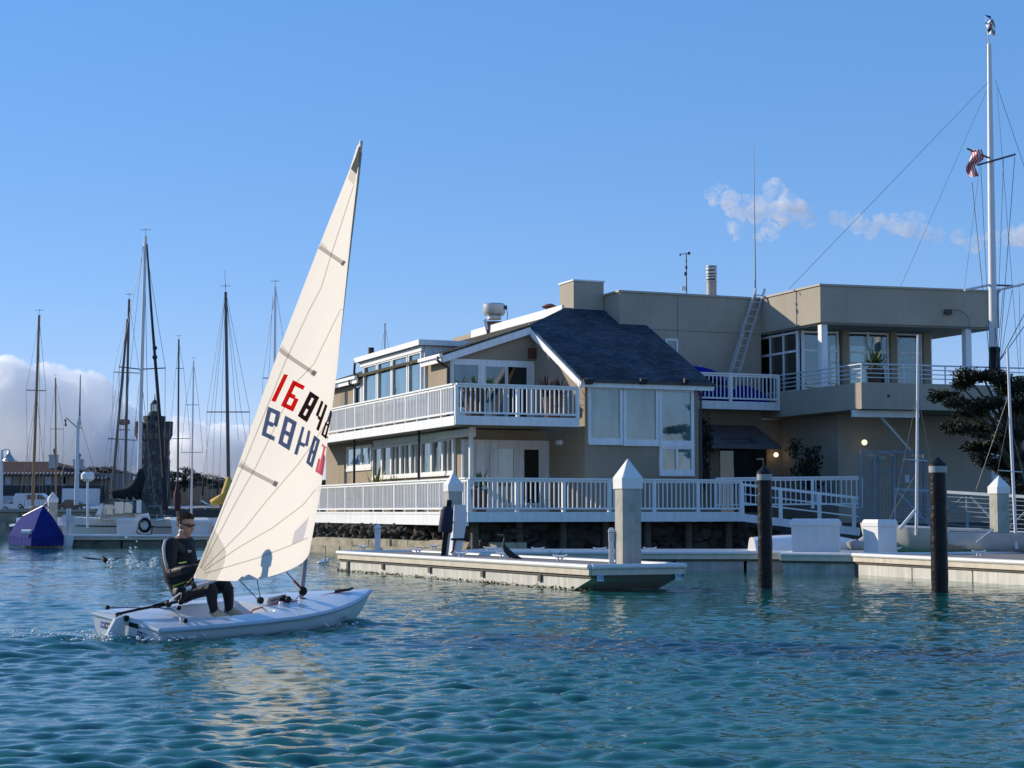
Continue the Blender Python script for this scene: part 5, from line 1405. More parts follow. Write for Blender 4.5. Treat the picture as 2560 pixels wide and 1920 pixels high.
text_mb('Laser', 0.10, V((3.25, -hb(3.25) * 0.955 - 0.01, 0.13)), V((0.25, 0.13, 0.0)), V((0, 0.25, 1)), 0.012, mb=q); q.build('bow_script', mat('script_grey', (0.10, 0.12, 0.12), 0.5, 0), boat, xf=Matrix())
ropeB = mat('blue_rope', (0.02, 0.05, 0.12), 0.8, 0.2, 20); ropeR = mat('red_rope', (0.38, 0.05, 0.035), 0.8, 0.2, 20); ropeW = mat('white_rope', (0.60, 0.60, 0.57), 0.8, 0.1, 20); ropeD = mat('dark_rope', (0.03, 0.04, 0.05), 0.8, 0.2, 20)
q = MB(); tr = [V((0.12, hb(0.1) * 0.82, 0.29)), V((0.55, 0.05, 0.335)), V((0.62, -0.06, 0.34)), V((0.42, -hb(0.4) * 0.86, 0.29))]
q.tube(tr, 0.006, 6); q.build('traveller_line', ropeB, boat, xf=Matrix())
for p in (tr[0], tr[3]):
    q = MB(); q.sphere(p, 0.03, 8, 6); q.build('traveller_block', black, boat, smooth='all', xf=Matrix())
for p in ((0.62, 0.0, 0.36), (2.13, -0.03, 0.32)):
    q = MB(); q.tube([V(p) + V((0, -0.02, 0.03)), V(p) + V((0, 0.02, 0.03))], 0.045, 12); q.build('sheet_block', black, boat, smooth=True, xf=Matrix())
q = MB(); q.prism([V((2.25, -0.017, 0.30)), V((2.62, -0.017, 0.31)), V((2.60, -0.017, 0.40)), V((2.28, -0.017, 0.37))], V((0, 0.034, 0))); q.build('daggerboard', mat('board_grey', (0.55, 0.56, 0.56), 0.4, 0.05, 3), boat, xf=Matrix())

# mast and sail, laid out in world space and brought into the boat's frame
MASTX = 2.93
def lin(pts, y):
    """piecewise linear x(y) over points sorted by falling y"""
    for (x0, y0), (x1, y1) in zip(pts, pts[1:]):
        if y0 >= y >= y1: return x0 + (x1 - x0) * (y0 - y) / (y0 - y1)
    return pts[-1][0] if y < pts[-1][1] else pts[0][0]
LUFF = [(751, 1508), (766, 1372), (790, 1240), (812, 1090), (836, 925), (853, 780), (874, 600), (890, 470), (903, 352)]
LEECH = [(483, 1445), (534, 1322), (558, 1260), (596, 1162), (653, 997), (697, 875), (726, 800), (795, 621), (874, 423), (893, 362)]
YB, YTOP = 22.2, 21.35
def mastY(py): return YB + (YTOP - YB) * (1508 - py) / (1508 - 352)
def luff(s):
    py = 1372 + (356 - 1372) * s; return at(lin(LUFF, py), py, mastY(py))
def leech(s):
    py = 1445 + (364 - 1445) * s; Yl = mastY(1372 + (356 - 1372) * s) - 2.28 * (1 - s) ** 0.92 - 0.06
    return at(lin(LEECH, py), py, Yl)
def SAIL(s, t, side=0.0):
    A, Bp = luff(s), leech(s); ch = Bp - A; c_ = ch.length
    n_ = V((-ch.y, ch.x, 0)).normalized()
    if n_.x < 0: n_ = -n_
    camb = (0.115 * (0.55 + 0.9 * math.sin(math.pi * min(1, 0.25 + s * 0.75)))) * c_
    shp = (t ** 0.62) * (1 - t) / 0.436
    p = A + ch * t + n_ * camb * shp
    p.z -= 0.17 * 4 * t * (1 - t) * math.exp(-s * 16)
    p += n_ * (side * 0.004 + 0.006 * math.sin(s * 21 + t * 5) * math.sin(t * 3.1) )
    return p
def BL(p): return BI @ V(p)
sailm = bpy.data.materials.new('sail_cloth'); sailm.use_nodes = True
n, l = sailm.node_tree.nodes, sailm.node_tree.links
n.remove(n['Principled BSDF'])
df = n.new('ShaderNodeBsdfDiffuse'); df.inputs[0].default_value = (0.76, 0.72, 0.66, 1)
tl_ = n.new('ShaderNodeBsdfTranslucent'); tl_.inputs[0].default_value = (0.90, 0.83, 0.74, 1)
tc = n.new('ShaderNodeTexCoord'); nz = n.new('ShaderNodeTexNoise'); nz.inputs['Scale'].default_value = 1.6; nz.inputs['Detail'].default_value = 7
l.new(tc.outputs['Object'], nz.inputs['Vector'])
bp = n.new('ShaderNodeBump'); bp.inputs['Strength'].default_value = 0.35; bp.inputs['Distance'].default_value = 0.03
l.new(nz.outputs['Fac'], bp.inputs['Height']); l.new(bp.outputs[0], df.inputs['Normal']); l.new(bp.outputs[0], tl_.inputs['Normal'])
mx = n.new('ShaderNodeMixShader'); mx.inputs[0].default_value = 0.62
l.new(df.outputs[0], mx.inputs[1]); l.new(tl_.outputs[0], mx.inputs[2]); l.new(mx.outputs[0], n['Material Output'].inputs['Surface'])
NSs, NT = 90, 44
q = MB(); rows = [BL(SAIL(i / NSs, j / NT)) for i in range(NSs + 1) for j in range(NT + 1)]
q.add(rows, [(i * (NT + 1) + j, i * (NT + 1) + j + 1, (i + 1) * (NT + 1) + j + 1, (i + 1) * (NT + 1) + j) for i in range(NSs) for j in range(NT)])
sail = q.build('sail', sailm, boat, smooth='all', xf=Matrix())
# look-up from a spot on the sail as seen to its (height, chord) coordinates
GS = [[pr(SAIL(i / 120, j / 80)) for j in range(81)] for i in range(121)]
GA = np.array(GS)
def st(px, py):
    d = (GA[:, :, 0] - px) ** 2 + (GA[:, :, 1] - py) ** 2
    i, j = np.unravel_index(np.argmin(d), d.shape); s, t = i / 120, j / 80
    for _ in range(6):
        x, y = pr(SAIL(s, t)); e = 1e-3
        xs, ys = pr(SAIL(min(1, s + e), t)); xt, yt = pr(SAIL(s, min(1, t + e)))
        a, b_, c_, d_ = (xs - x) / e, (xt - x) / e, (ys - y) / e, (yt - y) / e; det = a * d_ - b_ * c_
        if abs(det) < 1e-3: break
        dx, dy = px - x, py - y
        s = min(1, max(0, s + 0.7 * (d_ * dx - b_ * dy) / det)); t = min(1, max(0.0, t + 0.7 * (-c_ * dx + a * dy) / det))
    return s, t
def ribbon(mb, pts, w_, side=1.0, seg=10):
    """thin strip lying on the sail along picture-traced points"""
    dens = []
    for (x0, y0), (x1, y1) in zip(pts, pts[1:]):
        for k in range(seg): dens.append((x0 + (x1 - x0) * k / seg, y0 + (y1 - y0) * k / seg))
    dens.append(pts[-1]); P = [SAIL(*st(*p), side) for p in dens]; vs_ = []
    for i, p in enumerate(P):
        d = (P[min(i + 1, len(P) - 1)] - P[max(0, i - 1)]).normalized(); x = d.cross(V((0.4, -0.9, 0))).normalized(); vs_ += [BL(p - x * w_ / 2), BL(p + x * w_ / 2)]
    mb.add(vs_, [(2 * i, 2 * i + 1, 2 * i + 3, 2 * i + 2) for i in range(len(P) - 1)])
def patch(mb, poly, side=1.0, n_=8):
    """filled patch on the sail: quads between two picture-traced edges"""
    ea, eb = poly
    def samp(e, k): 
        f = k * (len(e) - 1); i = min(int(f), len(e) - 2); g_ = f - i; return (e[i][0] + (e[i + 1][0] - e[i][0]) * g_, e[i][1] + (e[i + 1][1] - e[i][1]) * g_)
    vs_ = []
    for k in range(n_ + 1):
        a, b_ = samp(ea, k / n_), samp(eb, k / n_)
        for m_ in range(n_ + 1): vs_.append(BL(SAIL(*st(a[0] + (b_[0] - a[0]) * m_ / n_, a[1] + (b_[1] - a[1]) * m_ / n_), side)))
    mb.add(vs_, [(k * (n_ + 1) + m_, k * (n_ + 1) + m_ + 1, (k + 1) * (n_ + 1) + m_ + 1, (k + 1) * (n_ + 1) + m_) for k in range(n_) for m_ in range(n_)])
seam = film('seam_tape', (0.62, 0.60, 0.58))
SEAMS = [[(500, 1420), (560, 1268), (607, 1165), (674, 1000), (712, 905), (770, 780), (802, 720), (826, 640), (862, 530), (884, 462)],
         [(502, 1421), (582, 1268), (640, 1165), (702, 1035), (736, 960), (784, 910), (830, 815), (852, 770)],
         [(506, 1424), (610, 1322), (665, 1253), (745, 1160), (780, 1110), (812, 1062)],
         [(508, 1428), (600, 1366), (680, 1320), (757, 1262), (795, 1215)],
         [(510, 1434), (640, 1396), (720, 1366), (768, 1345)]]
for sm in SEAMS:
    q = MB(); ribbon(q, sm, 0.014); q.build('seam', seam, sail, xf=Matrix())
# clew and head patches, window, battens
grey = film('patch_cloth', (0.72, 0.72, 0.70)); dgrey = film('head_patch_cloth', (0.10, 0.13, 0.15)); vwin = film('sail_window', (0.66, 0.68, 0.78)); bat = film('batten_pocket', (0.52, 0.51, 0.52)); batd = film('batten_end', (0.38, 0.34, 0.40))
q = MB(); patch(q, ([(487, 1447), (487, 1440), (500, 1400), (534, 1324)], [(540, 1452), (560, 1410), (565, 1375), (536, 1324)])); q.build('clew_patch', grey, sail, xf=Matrix())
q = MB(); patch(q, ([(487, 1447), (487, 1440), (500, 1400), (520, 1357)], [(514, 1450), (528, 1420), (534, 1390), (522, 1357)]), 1.6); q.build('clew_patch', film('patch_cloth_2', (0.90, 0.90, 0.89)), sail, xf=Matrix())
q = MB(); patch(q, ([(896, 366), (888, 392), (876, 422)], [(903, 366), (897, 405), (890, 436)])); q.build('head_patch', dgrey, sail, xf=Matrix())
q = MB(); patch(q, ([(876, 423), (869, 445), (869, 447)], [(890, 437), (886, 455), (884, 462)])); q.build('head_patch', film('head_patch_2', (0.74, 0.75, 0.74)), sail, xf=Matrix())
q = MB(); patch(q, ([(728, 1362), (735, 1330), (764, 1300)], [(757, 1348), (762, 1332), (772, 1290)])); q.build('sail_window', vwin, sail, xf=Matrix())
for a, b_ in (((797, 617), (860, 660)), ((697, 875), (788, 936)), ((597, 1163), (692, 1212))):
    dx, dy = b_[0] - a[0], b_[1] - a[1]; L_ = math.hypot(dx, dy); nx_, ny_ = -dy / L_, dx / L_
    def off(p, k): return (p[0] + nx_ * k, p[1] + ny_ * k)
    q = MB(); patch(q, ([off(a, -5), off(b_, -5)], [off(a, 5), off(b_, 5)])); q.build('batten', bat, sail, xf=Matrix())
    e0 = (a[0] + dx * 0.90, a[1] + dy * 0.90)
    q = MB(); patch(q, ([off(e0, -7), off(b_, -7)], [off(e0, 7), off(b_, 7)]), 1.6); q.build('batten_end', batd, sail, xf=Matrix())
    q = MB(); patch(q, ([off(a, -14), off((a[0] + dx * 0.35, a[1] + dy * 0.35), -5)], [off(a, -5), off((a[0] + dx * 0.35, a[1] + dy * 0.35), -4.6)]), 1.3); q.build('batten_patch', film('patch_cloth_3', (0.78, 0.78, 0.79)), sail, xf=Matrix())
# sail numbers: near side reads 168489, far side shows through in mirror image
SEG = {'1': [((0.5, 0), (0.5, 1))], '6': [((0, 0), (0, 1)), ((0, 1), (1, 1)), ((0, 0.48), (1, 0.48)), ((1, 0), (1, 0.48)), ((0, 0), (1, 0))],
       '8': [((0, 0), (0, 1)), ((0, 1), (1, 1)), ((0, 0.48), (1, 0.48)), ((1, 0), (1, 1)), ((0, 0), (1, 0))], '4': [((0, 1), (0, 0.42)), ((0, 0.42), (1, 0.42)), ((1, 1), (1, 0))],
       '9': [((0, 1), (0, 0.48)), ((0, 1), (1, 1)), ((0, 0.48), (1, 0.48)), ((1, 0), (1, 1)), ((0, 0), (1, 0))]}
def digit(mb, ch, quad, side, wpx=15):
    """quad: picture corners bottom-left, bottom-right, top-right, top-left"""
    (bx, by), (cx, cy), (dx, dy), (ax, ay) = quad
    def m_(u, v): return (bx * (1 - u) * (1 - v) + cx * u * (1 - v) + dx * u * v + ax * (1 - u) * v, by * (1 - u) * (1 - v) + cy * u * (1 - v) + dy * u * v + ay * (1 - u) * v)
    uw = math.hypot(cx - bx, cy - by); vh = math.hypot(ax - bx, ay - by); hu, hv = wpx / 2 / uw, wpx / 2 / vh
    for (u0, v0), (u1, v1) in SEG[ch]:
        if ch == '1': u0 = u1 = 0.5
        ulo, uhi = min(u0, u1), max(u0, u1); vlo, vhi = min(v0, v1), max(v0, v1)
        ulo, uhi = (max(0, ulo - hu * 0) , uhi) ; 
        if u0 == u1:
            c_ = min(max(u0, hu), 1 - hu) if ch != '1' else 0.5; r_ = (c_ - hu, c_ + hu, max(0, vlo), min(1, vhi))
        else:
            c_ = min(max(v0, hv), 1 - hv); r_ = (0.0 + 2 * hu * 0.98, 1.0 - 2 * hu * 0.98, c_ - hv, c_ + hv)
            if ch == '6' and v0 == 1: r_ = (2 * hu * 0.98, 1, c_ - hv, c_ + hv)
            if ch == '9' and v0 == 0: r_ = (0, 1 - 2 * hu * 0.98, c_ - hv, c_ + hv)
        patch(mb, ([m_(r_[0], r_[2]), m_(r_[0], r_[3])], [m_(r_[1], r_[2]), m_(r_[1], r_[3])]), side, 4)
redf = film('red_number_film', (0.62, 0.012, 0.015)); blk = film('black_number_film', (0.022, 0.012, 0.016)); navy = film('navy_number_film', (0.030, 0.030, 0.115)); redb = film('red_number_back', (0.66, 0.055, 0.07))
def zq(pts): return [(500 + x / 3.457, 780 + y / 3.457) for x, y in pts]
FRONT = [('1', zq([(605, 765), (655, 780), (765, 545), (715, 535)]), redf, 11), ('6', zq([(695, 810), (800, 862), (903, 640), (800, 588)]), redf, 11), ('8', zq([(840, 898), (920, 955), (1028, 738), (948, 684)]), blk, 11),
         ('4', zq([(960, 985), (1022, 1030), (1098, 810), (1045, 762)]), blk, 8), ('8', zq([(1042, 1060), (1085, 1098), (1140, 880), (1118, 842)]), blk, 6)]
BACK = [('9', zq([(640, 1115), (530, 1062), (588, 815), (696, 862)]), navy, 11), ('8', zq([(772, 1197), (674, 1135), (735, 892), (838, 950)]), navy, 11), ('4', zq([(912, 1262), (812, 1225), (882, 985), (955, 1030)]), navy, 9),
        ('8', zq([(970, 1348), (915, 1300), (985, 1062), (1038, 1105)]), navy, 9), ('6', zq([(1036, 1405), (995, 1375), (1055, 1135), (1085, 1165)]), redb, 7)]
for ch, qd, fm_, w_ in FRONT:
    q = MB(); digit(q, ch, qd, 1.3, w_); q.build('sail_number', fm_, sail, xf=Matrix())
for ch, qd, fm_, w_ in BACK:
    q = MB(); digit(q, ch, qd, -1.3, w_); q.build('sail_number', fm_, sail, xf=Matrix())
# spar, luff sleeve, boom
mp = []
for k in range(41):
    py = 1512 + (352 - 1512) * k / 40; mp.append(BL(at(lin(LUFF, py), py, mastY(py))))
mp[0] = mp[0] + V((0, 0, -0.15))
q = MB(); q.tube(mp, [0.032 - 0.010 * k / 40 for k in range(41)], 12); q.build('mast', mat('mast_alloy', (0.36, 0.37, 0.40), 0.35, 0.08, 3, metal=0.5), boat, smooth=True, xf=Matrix())
q = MB(); q.tube([p for p in mp[7:40]], [0.036 - 0.009 * k / 40 for k in range(7, 40)], 12, cap=False); q.build('luff_sleeve', sailm, sail, smooth=True, xf=Matrix())
gn_ = at(768, 1376, mastY(1376)); be = at(457, 1474, 19.75)
q = MB(); q.tube([BL(gn_), BL(be)], 0.030, 12); q.build('boom', alu, boat, smooth=True, xf=Matrix())
q = MB(); d = (be - gn_).normalized(); q.tube([BL(be - d * 0.02), BL(be + d * 0.03)], 0.034, 12); q.tube([BL(be - d * 0.22), BL(be - d * 0.14)], 0.036, 12); q.build('boom_end', black, boat, smooth=True, xf=Matrix())
q = MB(); q.tube([BL(leech(0.0)), BL(be - d * 0.10 + Z * 0.05)], 0.012, 6); q.tube([BL(be - d * 0.16), BL(be - d * 0.05 + Z * 0.04)], 0.02, 6); q.build('outhaul', black, boat, xf=Matrix())
bk = BM @ V((0.62, 0.0, 0.40)); q = MB(); q.tube([BL(be - d * 0.1), bk + V((0, 0, 0)) if False else V((0.62, 0.0, 0.40))], 0.007, 6); q.tube([BL(be - d * 0.06), V((0.64, 0.03, 0.40))], 0.007, 6); q.build('mainsheet', ropeW, boat, xf=Matrix())
q = MB(); q.sphere(BL(at(452, 1505, 19.85)), 0.035, 8, 6); q.sphere(BL(at(447, 1520, 19.9)), 0.03, 8, 6); q.build('mainsheet_block', black, boat, smooth='all', xf=Matrix())
mid = gn_ + (be - gn_) * 0.45
q = MB(); q.tube([BL(mid), V((2.13, -0.03, 0.36))], 0.006, 6); q.tube([BL(gn_ + (be - gn_) * 0.62), V((2.11, 0.0, 0.36))], 0.006, 6); q.tube([BL(be), BL(gn_ + (be - gn_) * 0.45 - Z * 0.035)], 0.007, 6); q.build('mainsheet', ropeD, boat, xf=Matrix())
vb = BM @ V((2.93, -0.02, 0.42)); q = MB(); q.tube([BL(gn_ + (be - gn_) * 0.27), BL(at(735, 1452, 21.95))], 0.007, 6); q.build('vang', ropeD, boat, xf=Matrix())
q = MB(); q.tube([BL(at(735, 1452, 21.95)), BL(at(756, 1474, 22.15))], 0.016, 6); q.build('vang', ropeR, boat, xf=Matrix())
q = MB(); q.sphere(BL(at(757, 1478, 22.12)), 0.06, 10, 7); q.tube([V((2.93, 0.0, 0.26)), V((2.93, 0, 0.33))], 0.05, 12); q.build('vang_block', black, boat, smooth='all', xf=Matrix())
q = MB(); q.tube([BL(at(757, 1480, 22.1)), BL(at(738, 1500, 22.0)), BL(at(740, 1515, 22.0)), V((2.78, 0.02, 0.31))], 0.006, 6); q.build('control_line', ropeB, boat, xf=Matrix())
q = MB(); q.tube([V((2.92, -0.05, 0.30)), V((2.5, -0.12, 0.335)), V((2.2, -0.12, 0.30)), V((1.95, -0.10, 0.25)), V((1.85, -0.05, 0.12))], 0.010, 6); q.tube([V((2.92, 0.05, 0.30)), V((2.5, 0.0, 0.345)), V((2.3, -0.05, 0.34))], 0.009, 6); q.build('control_line', ropeR, boat, xf=Matrix())
q = MB(); q.tube([V((2.98, 0.0, 0.31)), V((3.5, 0.02, 0.355)), V((3.85, 0.0, 0.40))], 0.012, 6); q.build('bow_line', ropeR, boat, xf=Matrix())
q = MB(); q.tube([V((3.55, 0.0, 0.385)), V((3.66, 0.03, 0.39)), V((3.78, -0.02, 0.40)), V((3.90, 0.02, 0.41))], 0.018, 6); q.build('bow_shackle', black, boat, smooth=True, xf=Matrix())
for y_ in (-0.17, -0.08):
    q = MB(); q.tube([V((2.5, y_, 0.36)), V((2.5, y_ + 0.03, 0.36))], 0.045, 10); q.build('deck_cleat', black, boat, smooth=True, xf=Matrix())
q = MB(); q.lathe([(0.03, 0), (0.03, 0.06), (0.02, 0.08)], V((2.33, -0.20, 0.27)), 10); q.build('bailer_cap', white, boat, xf=Matrix())
q = MB(); q.tube([V((0.55, -0.30, 0.285)), V((0.42, -0.47, 0.275))], 0.008, 6); q.build('traveller_line', ropeW, boat, xf=Matrix())

# ================================================================ SAILOR
def W3(px, py, Y): return at(px, py, Y)
seat = W3(452, 1500, 21.15)
man = thing('person', 'person in black wetsuit and sunglasses sitting on the dinghy side deck holding the sheet', 'person', V((seat.x, seat.y, seat.z)))
suit = mat('black_neoprene', (0.007, 0.009, 0.014), 0.55, 0.2, 6, 0.5, 22, spec=0.3); skin = mat('skin', (0.46, 0.25, 0.17), 0.5, 0.08, 12); hairm = mat('brown_hair', (0.055, 0.032, 0.018), 0.8, 0.3, 30, 0.8, 60)
bodym = MB()
def limb(pts, rads, n_=12):
    """tapered limb: smooth tube with round ends"""
    P, Rr = [], []
    for i in range(len(pts) - 1):
        for k in range(6): t_ = k / 6; P.append(V(pts[i]).lerp(V(pts[i + 1]), t_)); Rr.append(rads[i] + (rads[i + 1] - rads[i]) * t_)
    P.append(V(pts[-1])); Rr.append(rads[-1])
    bodym.tube(P, Rr, n_); bodym.sphere(P[0], rads[0], n_, 8); bodym.sphere(P[-1], rads[-1], n_, 8)
YM = 21.15
hip = W3(458, 1480, YM); hipF = hip + V((0.02, 0.14, 0.0)); hipN = hip + V((0.02, -0.13, -0.01))
chest = W3(447, 1400, YM + 0.05); neck = W3(454, 1347, YM + 0.07); shN = W3(427, 1362, YM - 0.21); shF = W3(470, 1359, YM + 0.26)
limb([hip + Z * 0.02, W3(446, 1445, YM), chest, W3(448, 1364, YM + 0.06)], [0.155, 0.160, 0.190, 0.125], 16)
limb([shN, W3(447, 1385, YM + 0.04), shF], [0.092, 0.15, 0.092])
limb([W3(450, 1364, YM + 0.06), neck, W3(460, 1336, YM + 0.06)], [0.10, 0.072, 0.064])
limb([hipN, hipF], [0.13, 0.13])
kneeN, kneeF = W3(530, 1470, 20.75), W3(568, 1464, 21.0)
footN, footF = W3(536, 1532, 20.95), W3(572, 1528, 21.2)
limb([hipN, kneeN, W3(530, 1500, 20.85), footN], [0.115, 0.078, 0.066, 0.048])
limb([hipF, kneeF, W3(572, 1500, 21.1), footF], [0.115, 0.078, 0.066, 0.048])
elN, elF = W3(428, 1432, YM - 0.36), W3(486, 1425, YM + 0.22)
haN, haF = W3(496, 1415, 20.55), W3(500, 1405, 20.85)
limb([shN, elN, W3(460, 1424, 20.62), haN], [0.085, 0.064, 0.054, 0.034])
limb([shF, elF, haF], [0.082, 0.060, 0.034])
# hands: palm and five curled fingers
for hpt, dr in ((haN, V((0.8, 0.1, 0.25))), (haF, V((0.85, -0.2, 0.1)))):
    dr = dr.normalized(); sd = dr.cross(Z).normalized(); up = sd.cross(dr)
    limb([hpt, hpt + dr * 0.07], [0.034, 0.036], 10)
    for k in range(4):
        b0 = hpt + dr * 0.085 + up * (0.030 - 0.021 * k); L_ = (0.075, 0.082, 0.076, 0.060)[k]
        limb([b0, b0 + dr * L_ * 0.55 + sd * 0.005, b0 + dr * L_ * 0.7 - sd * 0.03, b0 + dr * L_ * 0.35 - sd * 0.045], [0.0095, 0.009, 0.0085, 0.008], 7)
    b0 = hpt + dr * 0.03 + up * 0.034; limb([b0, b0 + dr * 0.035 + up * 0.02 - sd * 0.02, b0 + dr * 0.06 - sd * 0.04], [0.011, 0.010, 0.009], 7)
# head: skull, jaw, nose, ears, brow, chin, lips
hc = W3(465, 1313, YM + 0.05); HK = 1.13
fd = V((0.86, -0.45, -0.24)).normalized(); rt = fd.cross(Z).normalized(); upv = rt.cross(fd).normalized()
def hp(f_, r_, u_): return hc + (fd * f_ + rt * r_ + upv * u_) * HK
def hs_(f_, r_, u_, rad, n_=14):
    k0 = len(bodym.v); bodym.sphere(V((0, 0, 0)), 1.0, n_, 10)
    for i in range(k0, len(bodym.v)):
        v_ = bodym.v[i]; bodym.v[i] = hp(f_ + v_.x * rad[0], r_ + v_.y * rad[1], u_ + v_.z * rad[2])
hs_(-0.012, 0, 0.030, (0.100, 0.080, 0.098)); hs_(0.030, 0, -0.050, (0.066, 0.060, 0.075)); hs_(0.058, 0, -0.098, (0.034, 0.032, 0.028))
hs_(0.080, 0, 0.042, (0.020, 0.058, 0.014), 10); hs_(0.098, 0, -0.016, (0.020, 0.014, 0.028), 10); hs_(0.108, 0, -0.026, (0.014, 0.016, 0.012), 10)
hs_(0.082, 0, -0.062, (0.016, 0.026, 0.008), 10); hs_(0.080, 0, -0.074, (0.016, 0.024, 0.008), 10)
for s_ in (-1, 1): hs_(-0.008, s_ * 0.080, -0.008, (0.022, 0.012, 0.034), 10); hs_(0.045, s_ * 0.045, -0.02, (0.03, 0.022, 0.026), 10)
bodym.tube([W3(459, 1346, YM + 0.06), hp(-0.02, 0, -0.06)], [0.068, 0.064], 12)
me = bodym.mesh('body_raw', man.location)
tmp = bpy.data.objects.new('body_raw', me); COL.objects.link(tmp)
md = tmp.modifiers.new('r', 'REMESH'); md.mode = 'VOXEL'; md.voxel_size = 0.0085
ms = tmp.modifiers.new('s', 'SMOOTH'); ms.factor = 0.5; ms.iterations = 3
dg = bpy.context.evaluated_depsgraph_get(); bme = bpy.data.meshes.new_from_object(tmp.evaluated_get(dg)); bpy.data.objects.remove(tmp)
bme.name = 'body'; bme.materials.clear(); bme.materials.append(suit); bme.materials.append(skin)
nkz = neck.z - man.location.z + 0.005; mi = []
for p in bme.polygons:
    c_ = p.center; w_ = c_ + man.location; ishead = (w_ - hc).length < 0.20 and c_.z > nkz
    ishand = (w_ - haN).length < 0.0 
    mi.append(1 if ishead or ishand else 0)
bme.polygons.foreach_set('material_index', mi); bme.polygons.foreach_set('use_smooth', [True] * len(bme.polygons))
bo = bpy.data.objects.new('body', bme); COL.objects.link(bo); bo.parent = man
# hair: short tufts over the crown and sides
hm = MB(); rng = random.Random(8)
k0 = len(hm.v); hm.sphere(V((0, 0, 0)), 1.0, 26, 18)
for i in range(k0, len(hm.v)):
    v_ = hm.v[i]; hm.v[i] = hp(-0.016 + v_.x * 0.108, v_.y * 0.087, 0.036 + v_.z * 0.105) + V((noise.noise(v_ * 5), noise.noise(v_ * 5 + V((3, 3, 3))), noise.noise(v_ * 5 + V((7, 7, 7))))) * 0.008
keep = []
for f_ in hm.f:
    c_ = sum((hm.v[i] for i in f_), V((0, 0, 0))) / len(f_) - hc; c_ = c_ / HK; a, b_, c2 = c_.dot(fd), c_.dot(rt), c_.dot(upv)
    if c2 > 0.062 + a * 0.35 + (0.02 if abs(b_) > 0.055 and a > 0.03 else 0) or (a < -0.012 and c2 > -0.055 - a * 0.25) : keep.append(f_)
hm.f = keep; hm.m = [0] * len(keep)
hm.build('hair', hairm, man, smooth='all')
tf = MB()
for k in range(900):
    d_ = V((rng.gauss(0, 1), rng.gauss(0, 1), abs(rng.gauss(0, 1)) * 0.9)).normalized(); a, b_, c2 = -0.016 + d_.x * 0.108, d_.y * 0.087, 0.036 + d_.z * 0.105
    if not (c2 > 0.070 + a * 0.35 or (a < -0.012 and c2 > -0.045)): continue
    p = hp(a, b_, c2); o_ = (fd * d_.x + rt * d_.y + upv * d_.z + V((rng.gauss(0, .4), rng.gauss(0, .4), rng.gauss(0, .4)))).normalized(); sd = o_.cross(Z).normalized() * 0.006
    tf.add([p - sd, p + sd, p + o_ * rng.uniform(0.012, 0.026)], [(0, 1, 2)])
tf.build('hair', leafmat('hair_tuft', (0.035, 0.020, 0.011), (0.11, 0.065, 0.035)), man)
# sunglasses
sg = MB()
for s_ in (-1, 1):
    k0 = len(sg.v); sg.sphere(V((0, 0, 0)), 1.0, 14, 8)
    for i in range(k0, len(sg.v)):
        v_ = sg.v[i]; sg.v[i] = hp(0.088 - abs(s_ * 0.034 + v_.y * 0.036) * 0.40 + v_.x * 0.010, s_ * 0.035 + v_.y * 0.033, 0.014 + v_.z * 0.021)
    sg.tube([hp(0.078, s_ * 0.064, 0.02), hp(0.03, s_ * 0.084, 0.018), hp(-0.02, s_ * 0.088, 0.012)], 0.006, 6)
sg.tube([hp(0.098, -0.02, 0.022), hp(0.102, 0, 0.026), hp(0.098, 0.02, 0.022)], 0.005, 6)
sg.build('sunglasses', mat('sunglass_black', (0.015, 0.010, 0.010), 0.12, 0, coat=0.5), man, smooth=True)
# buoyancy vest over the wetsuit
vm = MB(); ring = []
prof = [(0.0, W3(449, 1458, YM), 0.195, 0.165), (0.25, W3(446, 1425, YM + 0.02), 0.212, 0.185), (0.55, W3(445, 1396, YM + 0.05), 0.222, 0.200), (0.85, W3(448, 1366, YM + 0.06), 0.190, 0.150), (1.0, W3(453, 1350, YM + 0.07), 0.105, 0.098)]
fx = V((0.86, -0.5, 0)).normalized(); sx_ = V((0.5, 0.86, 0)).normalized(); n_ = 24
for _, c_, rs_, rf_ in prof:
    for j in range(n_):
        a = 2 * math.pi * j / n_; vm.v.append(c_ + fx * math.cos(a) * rf_ + sx_ * math.sin(a) * rs_)
for i in range(len(prof) - 1):
    for j in range(n_): vm.f.append([i * n_ + j, i * n_ + (j + 1) % n_, (i + 1) * n_ + (j + 1) % n_, (i + 1) * n_ + j]); vm.m.append(0)
vm.build('buoyancy_vest', mat('vest_navy', (0.010, 0.018, 0.027), 0.8, 0.3, 8, 0.6, 18, spec=0.2), man, smooth='all')
lg = MB(); c_ = W3(474, 1378, YM - 0.155); lg.tube([c_ + sx_ * 0.03 * math.cos(a) + Z * 0.012 * math.sin(a) for a in [k * 0.55 for k in range(12)]], 0.004, 5); lg.build('vest_logo', white, man)
gs = mat('lime_strip', (0.22, 0.34, 0.03), 0.6, 0)
q = MB(); q.tube([W3(432, 1466, YM - 0.17), W3(444, 1462, YM - 0.19), W3(464, 1455, YM - 0.16), W3(482, 1456, YM - 0.05)], 0.012, 6); q.build('waist_strip', gs, man)
q = MB(); q.beam(W3(448, 1408, 20.66), W3(466, 1405, 20.58), 0.012, 0.015); q.build('sleeve_strip', gs, man)
gr = mat('rim_and_band_grey', (0.42, 0.42, 0.43), 0.7, 0.05, 5)
q = MB(); q.tube([W3(426, 1346, YM - 0.22), W3(413, 1352, YM - 0.27), W3(409, 1370, YM - 0.30), W3(411, 1395, YM - 0.35), W3(416, 1425, YM - 0.42)], [0.010, 0.020, 0.022, 0.018, 0.008], 6); q.build('shoulder_rim_light', gr, man, smooth=True)  # pale strip painted for the sun's rim along the left shoulder
shoe = mat('sailing_shoe', (0.36, 0.32, 0.24), 0.7, 0.3, 10)
